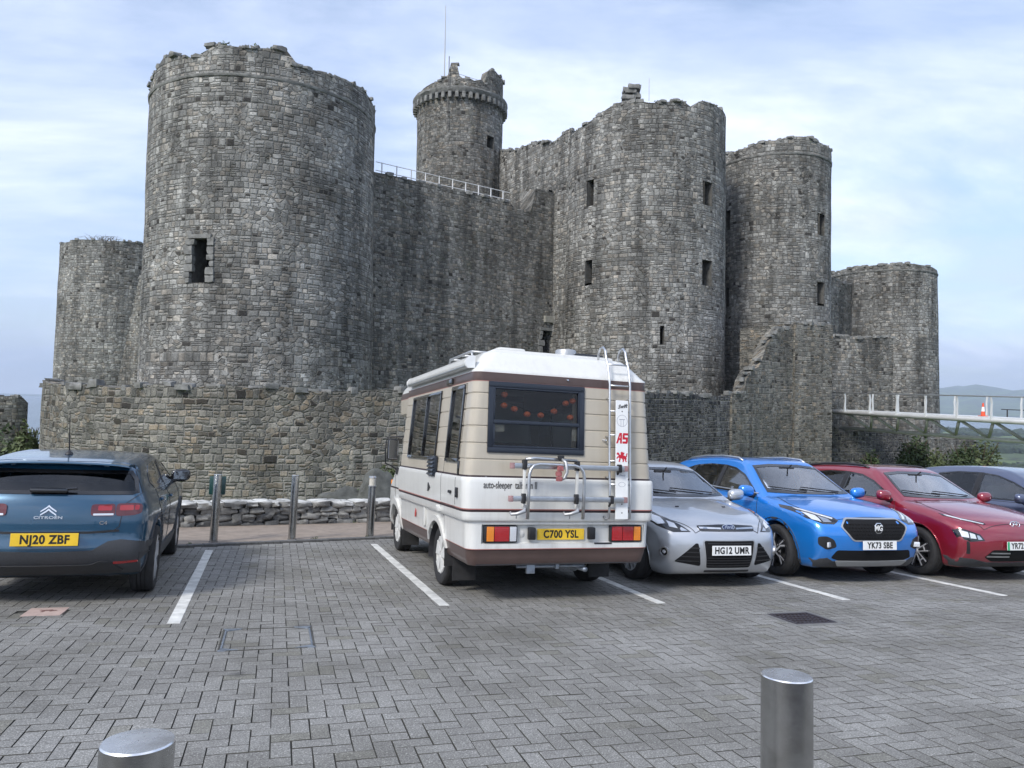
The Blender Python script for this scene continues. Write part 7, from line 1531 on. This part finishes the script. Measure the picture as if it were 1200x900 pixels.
def side_window(a, b_, c_, d_, sg, slider=False, f_=.022):
    q = MB(); S_ = lambda z: 1.043 - .06 * (z - 1.3) / .9 + .004
    for (xa, xb, za, zb) in ((a - .015, b_ + .015, c_ - .015, c_ + f_), (a - .015, b_ + .015, d_ - f_, d_ + .015), (a - .015, a + f_, c_ + f_, d_ - f_), (b_ - f_, b_ + .015, c_ + f_, d_ - f_)) + (((a + (b_ - a) * .45, a + (b_ - a) * .45 + .025, c_ + f_, d_ - f_),) if slider else ()):
        q.rbox(((xa + xb) / 2, 0, (za + zb) / 2), ((xb - xa) / 2, .016, (zb - za) / 2), .005, Matrix(((1, 0, 0, 0), (0, sg, -sg * .0667, sg * (1.047 + .0867)), (0, 0, 1, 0), (0, 0, 0, 1))))
    o = q.build('side_window', M['gloss_black'], van, 40); q = MB(); pts = [(a + f_ - .01, sg * S_(c_) - sg * .006, c_ + .01), (b_ - f_ + .01, sg * S_(c_) - sg * .006, c_ + .01), (b_ - f_ + .01, sg * S_(d_) - sg * .006, d_ - .01), (a + f_ - .01, sg * S_(d_) - sg * .006, d_ - .01)]
    q.add(pts, [(0, 1, 2, 3) if sg < 0 else (3, 2, 1, 0)]); q.build('pane', M['v_glass2'], o); return o
M['v_glass2'] = glassmat('smoked_window_glass', (.12, .13, .135), boost=1.6)
side_window(1.30, 2.78, 1.40, 2.165, 1, True); side_window(.33, .81, 1.40, 2.165, 1); side_window(1.30, 2.78, 1.40, 2.165, -1, True)
# interior you can make out through the glass
wd = pm('camper_wood', (.16, .09, .045), .6, var=.2, vscale=3)
q = MB(); q.box((1.7, 0, .62), (1.5, .93, .02)); q.build('interior_floor', wd, van)
q = MB(); q.rbox((.32, -.55, 1.1), (.22, .32, .45), .02); q.rbox((.75, .62, 1.0), (.5, .26, .36), .02); q.build('cupboard', wd, van, 40)
q = MB(); q.rbox((1.5, -.70, 2.18), (1.1, .2, .14), .02); q.build('wall_locker', wd, van, 40)
q = MB(); q.rbox((2.0, .1, 1.2), (.12, .6, .42), .06); q.rbox((.95, -.6, 1.1), (.45, .22, .12), .05); q.build('bench_cushion', pm('brown_cushion', (.10, .06, .045), .9, var=.2), van, 40)
for y_ in (WY[0] - .05, WY[1] + .05):
    q = MB(); pts = []; 
    for k in range(13): pts.append((.11 + .012 * math.sin(k * 2.4), y_ - .03 + .005 * k))
    q.add([(x, y, 1.55) for x, y in pts] + [(x, y, 2.15) for x, y in pts], [(k, k + 1, 14 + k, 13 + k) for k in range(12)]); q.build('curtain', pm('cream_curtain', (.32, .27, .20), .9), van, True)
# pumpkin garland strung behind the rear glass
gl = empty('pumpkin_garland', VM @ Matrix.Translation((.10, .3, 1.85)), 'string of small orange pumpkin lanterns hanging inside the rear window of the camper van', 'garland')
M['pumpkin'] = pm('pumpkin_orange', (.85, .16, .035), .45, var=.2, vscale=9); gm_ = gl.matrix_world.inverted() @ VM; spts = []
for (zx, zy) in ((140, 100), (138, 158), (193, 177), (260, 205), (332, 210), (402, 190), (463, 147), (500, 135), (487, 222)):
    p = vx(560 + zx / 4.5, 440 + zy / 4.5, .105); q = MB(); n_ = 20
    for j in range(9):
        ph = -math.pi / 2 + math.pi * j / 8
        for k in range(n_): t = 2 * math.pi * k / n_; r_ = .034 * math.cos(ph) * (1 + .10 * abs(math.cos(2.5 * t))); v = gm_ @ Vector((p.x + r_ * math.cos(t), p.y + r_ * math.sin(t), p.z + .030 * math.sin(ph))); q.v.append(tuple(v))
    q.f = [(j * n_ + k, j * n_ + (k + 1) % n_, (j + 1) * n_ + (k + 1) % n_, (j + 1) * n_ + k) for j in range(8) for k in range(n_)]; q.mi = [0] * len(q.f)
    o = q.build('pumpkin', M['pumpkin'], gl, True); q = MB(); q.tube([gm_ @ (p + Vector((0, 0, .026))), gm_ @ (p + Vector((0, .003, .045)))], .005, 6); q.build('stalk', M['leaf'], o)
    if (zx, zy) != (487, 222): spts.append(gm_ @ (p + Vector((0, 0, .04))))
q = MB(); q.tube(spts, .002, 4); q.build('string', M['ink'], gl)
# side features
patch(VL, 'left', [(a, b_) for a, b_ in [(RWX + .38 * math.cos(t), .33 + .38 * math.sin(t)) for t in np.linspace(.35, math.pi - .35, 20)] + [(RWX + .44 * math.cos(t), .33 + .44 * math.sin(t)) for t in np.linspace(math.pi - .3, .3, 20)]], 'wheel_arch', M['v_white'], van, off=0, thick=.022, sink=.05)
patch(VL, 'right', [(a, b_) for a, b_ in [(RWX + .38 * math.cos(t), .33 + .38 * math.sin(t)) for t in np.linspace(.35, math.pi - .35, 20)] + [(RWX + .44 * math.cos(t), .33 + .44 * math.sin(t)) for t in np.linspace(math.pi - .3, .3, 20)]], 'wheel_arch', M['v_white'], van, off=0, thick=.022, sink=.05)
for sd in ('left', 'right'):
    sg = 1 if sd == 'left' else -1
    q = MB(); ts = np.linspace(-.2, math.pi + .2, 22); q.add([(RWX + .362 * math.cos(t), sg * yy, max(.20, .33 + .362 * math.sin(t))) for yy in (1.0, .55) for t in ts], [(i, i + 1, 23 + i, 22 + i) for i in range(21)]); q.build('wheel_well', M['liner'], van)
dr_ = bpy.data.objects.new('side_door', None); col.objects.link(dr_); dr_.parent = van; dr_.empty_display_size = .1
strip_on(VL, 'left', [(.88, .96), (.88, 2.19), (.27, 2.19), (.30, .96)], .008, 'door_gap', M['liner'], dr_, off=.0)
strip_on(VL, 'left', [(.88, .60), (.88, .94), (.30, .94)], .004, 'locker_gap', M['liner'], van, off=.0)
for (px, py, hx_, hz__, mt, nm) in ((536.5, 577, .035, .05, 'black', 'lock_plate'), (528.5, 576, .05, .015, 'black', 'handle'), (535.6, 548, .022, .07, 'gloss_black', 'grab_recess')):
    p = vy(px, py, 1.06); q = MB(); q.rbox((p.x, 1.075 if py > 555 else 1.045, p.z), (hx_, .012, hz__), .008); q.build(nm, M[mt], dr_, 40)
p = vy(502.5, 570.5, 1.07); q = MB(); q.add([(p.x - .06, 1.08, p.z), (p.x + .03, 1.08, p.z + .05), (p.x + .03, 1.08, p.z - .05), (p.x - .06, 1.068, p.z), (p.x + .03, 1.068, p.z + .05), (p.x + .03, 1.068, p.z - .05)], [(0, 2, 1), (0, 1, 4, 3), (1, 2, 5, 4), (2, 0, 3, 5)]); q.build('flap_catch', M['black'], van)
vt = MB(); p = vy(506.5, 546, 1.07); vt.rbox((p.x, 1.065, p.z), (.15, .022, .115), .01); o = vt.build('fridge_vent', M['v_frame'], van, 40)
q = MB()
for k in range(5): q.rbox((0, 0, 0), (.14, .012, .012), .004, Matrix.Translation((p.x, 1.092, p.z - .09 + k * .043)) @ Matrix.Rotation(.5, 4, 'X'))
q.build('louvre', M['v_frame'], o, 40)
q = MB(); p = vy(497.5, 604, 1.02); q.rbox((p.x, 1.022, p.z), (.045, .012, .115), .008); q.build('service_cover', M['v_white'], van, 40)
q = MB(); p = vy(516, 596, 1.05); q.rbox((p.x, 1.055, p.z), (.06, .035, .022), .01); q.rbox((p.x + .09, 1.05, p.z + .02), (.03, .03, .014), .008); q.build('step_hinge', M['v_white'], van, 40)
q = MB(); p = vy(487, 602, 1.02); q.prism([(-.05, 0), (-.02, .07), (.0, .02), (.03, .06), (.02, -.03), (-.03, -.04)], .004, Matrix.Translation((p.x, 1.018, p.z)) @ PF @ Matrix.Rotation(math.pi / 2, 4, 'Y')); q.build('small_red_emblem', pm('faded_red', (.45, .05, .04), .5), van)
p = vy(529, 448, .98); q = MB(); q.rbox((p.x, .99, p.z), (.11, .02, .03), .012); q.build('awning_light', M['gloss_black'], van, 40)
# awning
aw = bpy.data.objects.new('awning', None); col.objects.link(aw); aw.parent = van; aw.empty_display_size = .1
q = MB(); prf = [(.0, -.055), (.075, -.06), (.10, -.03), (.10, .01), (.07, .05), (.03, .065), (.0, .06)]; xa, xb = .16, 3.0; k = len(prf)
q.add([(x, .955 + a, 2.40 + b_) for x in (xa, xb) for a, b_ in prf], [(i, (i + 1) % k, k + (i + 1) % k, k + i) for i in range(k)]); q.build('case', M['v_white'], aw, 40)
for x_, s_ in ((xa, -1), (xb, 1)): q = MB(); q.prism([(a * 1.04, b_ * 1.05) for a, b_ in prf], .03, Matrix.Translation((x_ + (.015 if s_ > 0 else -.015) - .015, .955, 2.40)) @ Matrix(((0, 0, 1, 0), (1, 0, 0, 0), (0, 1, 0, 0), (0, 0, 0, 1)))); q.build('end_cap', M['plate_w'], aw, 40)
q = MB(); q.box(((xa + xb) / 2, 1.052, 2.36), ((xb - xa) / 2, .003, .004)); q.build('lead_bar', M['alu'], aw)
q = MB(); q.lathe([(.035, -.004), (.03, .01), (.001, .012)], 16, Matrix.Translation((xa - .018, 1.0, 2.40)) @ Matrix.Rotation(-math.pi / 2, 4, 'Y')); q.build('winder_socket', M['black'], aw)
# over-cab pod, cab
pod = Loft([(1.945, .86, 2.9, 4.12, .02, .25), (1.965, .90, 2.9, 4.20, .02, .25), (2.0, .93, 2.9, 4.24, .02, .25), (2.206, .945, 2.9, 4.17, .02, .25), (2.212, .945, 2.9, 4.168, .02, .25), (2.29, .945, 2.9, 4.14, .02, .25), (2.296, .94, 2.9, 4.13, .02, .25), (2.35, .925, 2.9, 4.08, .02, .25), (2.42, .88, 2.9, 3.98, .02, .25), (2.48, .82, 2.9, 3.86, .02, .25), (2.51, .76, 2.9, 3.74, .02, .25)], list(np.linspace(-.8, .8, 5)), list(np.linspace(2.95, 3.9, 10)), vmat)
po = pod.build('over_cab_pod', [M['v_white'], M['v_beige'], M['v_brown'], M['v_line'], M['v_pink']], van)
q = MB(); q.box((3.55, 0, 1.955), (.62, .84, .008)); q.build('pod_underside', M['v_white'], van)
cabrows = [(.36, .86, 3.15, 4.72, .02, .22), (.42, .90, 3.15, 4.78, .02, .22), (.62, .915, 3.15, 4.80, .02, .22), (.64, .925, 3.15, 4.70, .02, .2), (.88, .94, 3.15, 4.66, .02, .2), (.905, .942, 3.15, 4.64, .02, .2), (.91, .942, 3.15, 4.63, .02, .2), (1.0, .945, 3.15, 4.50, .02, .2), (1.12, .94, 3.15, 4.34, .02, .2), (1.20, .925, 3.15, 4.22, .02, .2), (1.32, .90, 3.15, 4.08, .02, .18), (1.5, .875, 3.15, 3.90, .02, .16), (1.7, .85, 3.15, 3.70, .02, .15), (1.9, .825, 3.15, 3.50, .02, .14), (1.96, .815, 3.15, 3.44, .02, .14)]
cab = Loft(cabrows, list(np.linspace(-.8, .8, 5)), list(np.arange(3.2, 4.45, .035)), lambda z: 0 if z > .62 else 2)
FWX = 4.02
for sg in (-1, 1): cab.cut((np.hypot(cab.C[:, 0] - FWX, cab.C[:, 2] - .33) < .365) & (cab.C[:, 1] * sg > .8))
cab.build('cab', [M['v_white'], M['v_beige'], M['v_brown']], van)
for sd in ('left', 'right'):
    sg = 1 if sd == 'left' else -1
    patch(cab, sd, [(FWX + .35 * math.cos(t), .33 + .35 * math.sin(t)) for t in np.linspace(.0, math.pi, 22)] + [(FWX + .44 * math.cos(t), .33 + .44 * math.sin(t)) for t in np.linspace(math.pi, .0, 22)], 'wheel_arch', M['v_white'], van, off=0, thick=.035, sink=.05)
    patch(cab, sd, rounded([(3.22, 1.22), (3.24, 1.85), (3.42, 1.84), (3.98, 1.22)], .04), 'cab_window', M['frit'], van, off=0, thick=.004)
    strip_on(cab, sd, [(3.19, .50), (3.19, 1.90)], .008, 'cab_door_gap', M['black'], van); strip_on(cab, sd, [(3.2, .915), (4.5, .915)], .022, 'side_stripe', M['v_line'], van); strip_on(cab, sd, [(4.08, .78), (4.10, 1.15)], .006, 'cab_door_gap', M['black'], van)
    p = at_surf(cab, sd, 3.30, 1.10, .012)[0]; q = MB(); q.rbox((0, 0, 0), (.045, .012, .035), .008, Matrix.Translation(p)); q.build('cab_door_handle', M['black'], van, 40)
    q = MB(); q.add([(FWX + .352 * math.cos(t), sg * yy, max(.20, .33 + .352 * math.sin(t))) for yy in (.92, .5) for t in np.linspace(-.2, math.pi + .2, 22)], [(i, i + 1, 23 + i, 22 + i) for i in range(21)]); q.build('wheel_well', M['liner'], van)
    for (wx_, yy) in ((FWX, .805), (RWX, .865)): wheel(van, wx_, sg * yy, .33, .19, sg, (5, 'plate'), rimr=.20, face='white')
    q = MB(); q.rbox((RWX - .46, sg * .80, .27), (.006, .13, .15), .004); q.build('mud_flap', M['rubber'], van); q = MB(); q.rbox((FWX - .44, sg * .78, .27), (.006, .12, .14), .004); q.build('mud_flap', M['rubber'], van)
    patch(cab, 'front', rounded([(sg * .50, .66), (sg * .50, .86), (sg * .78, .86), (sg * .78, .66)], .03), 'headlight', M['clear_lens'], van)
    p = at_surf(cab, sd, 4.5, .80, .01)[0] if False else Vector((4.60, sg * .80, .97)); q = MB(); q.rbox((0, 0, 0), (.06, .10, .04), .02, Matrix.Translation(p) @ Matrix.Rotation(sg * -.6, 4, 'Z')); q.build('front_indicator', M['amber'], van, 40)
patch(cab, 'front', rounded([(-.72, 1.25), (-.62, 1.88), (.62, 1.88), (.72, 1.25)], .05), 'windscreen', M['frit'], van); patch(cab, 'front', rounded([(-.44, .66), (-.44, .86), (.44, .86), (.44, .66)], .02), 'grille', M['black'], van)
for sg in (1, -1):   # big square mirrors on tube arms
    m_ = bpy.data.objects.new('door_mirror', None); col.objects.link(m_); m_.parent = van; m_.empty_display_size = .1; X = 3.95
    y0 = vx(460.5, 526, X).y; z1_, z0_ = vx(458, 514, X).z, vx(458, 539, X).z; zc_ = (z0_ + z1_) / 2
    q = MB(); q.rbox((X, sg * (y0 + .0), zc_), (.035, .085, (z1_ - z0_) / 2), .03); q.build('housing', M['black'], m_, 40)
    q = MB(); q.rbox((X - .037, sg * y0, zc_), (.003, .070, (z1_ - z0_) / 2 - .02), .003); q.build('mirror_glass', M['chrome'], m_)
    q = MB(); q.tube([(3.86, sg * .86, z1_ + .03), (X, sg * (y0 - .05), z1_ + .035), (X, sg * (y0 + .10), z1_ + .02), (X, sg * (y0 + .11), zc_), (X, sg * (y0 + .10), z0_ - .05), (X, sg * (y0), z0_ - .09), (3.98, sg * .93, z0_ - .16)], .011, 8); q.rbox((3.98, sg * .945, z0_ - .16), (.03, .02, .05), .01); q.build('arm', M['black'], m_, True)
# lettering on the rear
SER = M['ink']
text_mesh('auto-sleeper  talisman II', .102, pm('dark_grey_lettering', (.06, .055, .05), .5), van, Matrix.Translation((-.0285, .585, 1.175)) @ PR, 'lettering', sx=.575, depth=.001, bold=.0008, align='CENTER')
text_mesh('talbot', .05, M['silver_plastic'], van, Matrix.Translation((-.004, .83, 1.243)) @ PR, 'lettering', sx=1.1, depth=.001)
q = MB(); q.lathe([(.022, 0), (.016, .01), (.010, .02), (.008, .05), (.012, .052), (.001, .056)], 16, Matrix.Translation((.02, vx(709, 510, .0).y, 1.66)) @ Matrix.Rotation(-math.pi / 2, 4, 'Y')); q.build('lock_knob', M['chrome'], van, 40)
q = MB(); q.lathe([(.014, 0), (.010, .012), (.001, .014)], 12, Matrix.Translation((.036, vx(665, 446, .04).y, 2.27)) @ Matrix.Rotation(-math.pi / 2, 4, 'Y')); q.build('camera_eye', M['chrome'], van, 40)
# ladder
ld = bpy.data.objects.new('ladder', None); col.objects.link(ld); ld.parent = van; ld.empty_display_size = .1
def lx(z): return float(np.interp(z, [.84, 1.2, 1.3, 2.25, 2.42, 2.6], [-.10, -.105, -.085, -.045, -.01, .08]))
LYs = (-.475, -.715)
for y_ in LYs:
    pts = [(-.03, y_ + .03, .875), (-.06, y_ + .015, .85), (-.095, y_, .862), (-.10, y_, .92)] + [(lx(z), y_, z) for z in (1.2, 1.3, 1.8, 2.25, 2.42, 2.55)] + [(lx(2.55) + .02, y_, 2.62), (lx(2.55) + .07, y_, 2.665), (lx(2.55) + .14, y_, 2.66), (lx(2.55) + .18, y_, 2.60), (lx(2.55) + .185, y_, 2.54)]
    q = MB(); q.tube(pts, .0125, 10); q.build('rail', M['alu'], ld, True)
for z in (.97, 1.21, 1.45, 1.72, 1.97, 2.24, 2.47): q = MB(); q.tube([(lx(z), LYs[0], z), (lx(z), LYs[1], z)], .0095, 8); q.build('rung', M['alu'], ld, True)
for z in (1.28, 1.70, 2.10):
    for y_ in LYs: q = MB(); q.tube([(lx(z), y_, z), (.02, y_ - .0, z)], .009, 8); q.build('stand_off', M['alu'], ld, True)
# white board with stickers, strapped to the ladder
bo = bpy.data.objects.new('ladder_guard', None); col.objects.link(bo); bo.parent = van; bo.matrix_local = Matrix.Translation((-.112, -.60, 1.47)) @ Matrix.Rotation(R(2.2), 4, 'Y') @ PR; bo.empty_display_size = .1
bw, bh = .072, .615
q = MB(); q.rbox((0, 0, 0), (bw, bh, .006), .004); q.build('panel', M['plate_w'], bo)
stk_r = pm('sticker_red', (.52, .012, .03), .5); stk_k = pm('sticker_grey', (.30, .31, .36), .5)
def on_board(zy): return bh - (zy - 130) / (745 - 130) * 2 * bh      # photo crop row -> board y
text_mesh('Swift', .055, M['ink'], bo, Matrix.Translation((0, on_board(162), .0068)) @ Matrix.Rotation(.15, 4, 'Z'), 'sticker_lettering', sx=1.0, shear=.5, bold=.0015, depth=.0005)
def ringflat(mb, r1_, r2_, cy, z=.0066, sx=1.0):
    n_ = 36; mb.add([(sx * r_ * math.cos(2 * math.pi * k / n_), cy + r_ * math.sin(2 * math.pi * k / n_), z) for r_ in (r1_, r2_) for k in range(n_)], [(k, (k + 1) % n_, n_ + (k + 1) % n_, n_ + k) for k in range(n_)])
q = MB(); cy_ = on_board(237); ringflat(q, .058, .062, cy_); q.box((0, cy_ + .014, .0066), (.034, .003, .0003)); q.box((-.014, cy_ - .02, .0066), (.002, .034, .0003)); q.box((.014, cy_ - .02, .0066), (.002, .034, .0003)); q.build('round_emblem', stk_k, bo)
cy_ = on_board(328); q = MB()   # big angular AS
Mt = Matrix.Translation((0, cy_, .0066))
for pl in ([(-.070, -.055), (-.030, .055), (-.002, .055), (-.002, -.055), (-.024, -.055), (-.024, -.018), (-.036, -.018), (-.048, -.055)], ):
    q.prism(pl, .0006, Mt)
q.prism([(.006, -.055), (.060, -.055), (.068, -.032), (.068, .012), (.030, .012), (.030, .032), (.068, .032), (.072, .055), (.014, .055), (.006, .034), (.006, -.012), (.044, -.012), (.044, -.032), (.004, -.032)][::-1], .0006, Mt)
q.build('red_letters', stk_r, bo); q = MB(); q.prism([(-.030, .0), (-.024, .028), (-.022, .028), (-.022, .0)], .0008, Mt @ Matrix.Translation((0, 0, .0002))); q.build('letter_gap', M['plate_w'], bo)
cy_ = on_board(425); q = MB(); Mt = Matrix.Translation((0, cy_, .0066)) @ Matrix.Diagonal((.0118, .0118, 1, 1))   # red heraldic dragon passant
dragon = [(-5.0, 2.6), (-5.6, 3.3), (-4.6, 3.5), (-4.2, 4.3), (-3.6, 3.6), (-2.9, 3.4), (-2.5, 2.2), (-1.7, 1.6), (-1.2, 2.6), (-1.6, 3.7), (-.6, 4.7), (.2, 3.9), (1.0, 4.7), (1.5, 3.6), (2.5, 3.9), (2.2, 2.6), (1.2, 1.5), (2.6, 1.3), (3.6, .6), (4.2, 1.4), (4.1, 2.6), (5.0, 3.6), (5.6, 2.6), (5.0, 2.2), (5.0, .8), (4.2, -.3), (4.6, -1.4), (4.0, -2.4), (4.4, -3.6), (5.3, -4.2), (3.4, -4.3), (3.0, -3.0), (2.5, -1.9), (1.6, -1.5), (2.2, -2.8), (1.6, -3.9), (2.1, -4.4), (.4, -4.4), (.7, -3.2), (.2, -1.6), (-1.5, -1.2), (-1.4, -2.6), (-2.2, -3.6), (-1.6, -4.4), (-3.4, -4.3), (-3.0, -3.2), (-2.6, -1.0), (-3.9, -.6), (-4.6, -1.6), (-5.7, -1.4), (-5.2, -.4), (-4.3, .5), (-3.3, .6), (-3.7, 1.6), (-4.3, 2.0), (-5.4, 1.7)]
q.prism(dragon[::-1], .0006, Mt); q.build('dragon_emblem', stk_r, bo)
text_mesh('Swift', .036, stk_k, bo, Matrix.Translation((0, on_board(520), .0068)) @ Matrix.Rotation(-.15, 4, 'Z'), 'sticker_lettering', shear=.5, depth=.0005); q = MB(); ringflat(q, .022, .025, on_board(567), sx=1.6); q.build('oval_emblem', stk_k, bo)
q = MB()
for zy in (188, 668, 712): ringflat(q, .0, .007, on_board(zy), .007)
q.build('rivet', M['ink'], bo)
# bike rack, folded up
rk = bpy.data.objects.new('bike_rack', None); col.objects.link(rk); rk.parent = van; rk.empty_display_size = .1
def rackbar(z, y0_, y1_):
    q = MB(); q.rbox((-.165, (y0_ + y1_) / 2, z), (.017, abs(y1_ - y0_) / 2, .026), .008); q.rbox((-.165, (y0_ + y1_) / 2, z + .012), (.020, abs(y1_ - y0_) / 2 - .01, .003), .001); o = q.build('cross_bar', M['alu'], rk, 40)
    for y_ in (y0_, y1_): q = MB(); q.rbox((-.165, y_, z), (.020, .022, .029), .006); q.build('end_plug', pm('weathered_red_plastic', (.33, .20, .20), .6, var=.3, vscale=20), o, 40)
    return o
rackbar(1.375, .625, -.62); rackbar(1.055, .63, -.62)
yl, yr_ = .475, -.115; q = MB(); q.tube([(-.235, yl, .865), (-.245, yl, 1.1), (-.245, yl + .0, 1.29), (-.245, yl - .015, 1.345), (-.245, yl - .05, 1.385), (-.245, yl - .11, 1.398), (-.245, yr_ + .11, 1.392), (-.245, yr_ + .05, 1.375), (-.245, yr_ + .015, 1.335), (-.245, yr_, 1.28), (-.245, yr_, 1.1), (-.235, yr_, .865)], .0165, 10); q.build('hoop', M['alu'], rk, True)
q = MB(); q.tube([(-.20, .50, 1.44), (-.20, .40, 1.455), (-.20, -.05, 1.44)], .016, 10); q.build('top_tube', M['alu'], rk, True)
for y_ in (.505, -.06):
    q = MB(); q.rbox((-.19, y_, 1.17), (.012, .014, .20), .005); q.build('support_leg', M['v_white'], rk, 40)
    q = MB(); q.rbox((-.185, y_, 1.06), (.03, .018, .05), .01); q.rbox((-.185, y_, 1.39), (.035, .02, .05), .012); q.build('clamp', M['black'], rk, 40)
    q = MB(); q.tube([(-.20, y_ - .01, .99), (-.24, y_ + .01, .94), (-.22, y_ + .07, .915), (-.19, y_ + .12, .905), (-.17, y_ + .13, .925)], [.02, .022, .018, .015, .012], 8); q.tube([(-.20, y_ + .07, .915), (-.20, y_ + .075, .865)], .006, 6); q.build('lower_hook', M['silver_plastic'], rk, True)
for y_, z_ in ((-.55, 1.375), (-.465, 1.055)): q = MB(); q.rbox((-.16, y_, z_), (.03, .02, .042), .012); q.tube([(-.15, y_, z_ - .03), (-.11, y_, z_ - .07)], .012, 6); q.build('clamp', M['black'], rk, 40)
q = MB(); q.tube([(-.22, .13, 1.46), (-.27, .10, 1.42), (-.28, .09, 1.33), (-.27, .11, 1.27), (-.25, .15, 1.25)], .016, 8); q.build('frame_holder', M['silver_plastic'], rk, True)
q = MB()
for (y_, z_) in ((.155, 1.36), (.17, 1.31), (.165, 1.26)): q.blob((-.26, y_, z_), (.025, .028, .025), 1, .2)
q.build('strap_buckle', pm('weathered_red_strap', (.30, .10, .10), .6, var=.4, vscale=20), rk, 40); q = MB(); q.rbox((-.22, .135, 1.465), (.02, .03, .025), .008); q.build('clamp', M['black'], rk, 40)
# running gear under the tail
q = MB(); q.tube([(RWX, -.75, .33), (RWX, .75, .33)], .045, 10); q.rbox((2.1, 0, .40), (1.7, .28, .05), .02); q.build('rear_axle', M['liner'], van, True)
q = MB(); q.box((1.6, 0, .395), (1.58, .9, .006)); q.build('underbody', M['liner'], van)
q = MB(); q.tube([(1.0, -.25, .34), (.35, -.28, .32), (.06, -.30, .325)], .026, 10); q.tube([(.8, -.3, .33), (.35, -.3, .33)], .07, 12); q.build('exhaust', M['galv'], van, True)
q = MB(); q.rbox((.10, .30, .335), (.02, .045, .045), .006); q.rbox((.10, .02, .365), (.05, .02, .03), .01); q.tube([(.10, .45, .36), (.10, -.3, .36)], .016, 8); q.build('tow_bracket', M['galv'], van, 40)
HAZE = 1.3e-4
# ---------------------------------------------------------------- haze over the bay
hz_ = MB(); hz_.v = [(x, y, z) for z in (-78, 560) for x, y in ((-15500, -15500), (15500, -15500), (15500, 15500), (-15500, 15500))]
hz_.f = [(3, 2, 1, 0), (4, 5, 6, 7), (0, 1, 5, 4), (1, 2, 6, 5), (2, 3, 7, 6), (3, 0, 4, 7)]; hz_.mi = [0] * 6
hm_ = bpy.data.materials.new('haze'); hm_.use_nodes = True; t = hm_.node_tree; t.nodes.clear(); o_ = t.nodes.new('ShaderNodeOutputMaterial'); v_ = t.nodes.new('ShaderNodeVolumePrincipled')
v_.inputs['Color'].default_value = (.68, .81, 1.0, 1); v_.inputs['Density'].default_value = HAZE; v_.inputs['Anisotropy'].default_value = 0.0; t.links.new(v_.outputs[0], o_.inputs['Volume'])
tag(hz_.build('haze', hm_), kind='stuff')
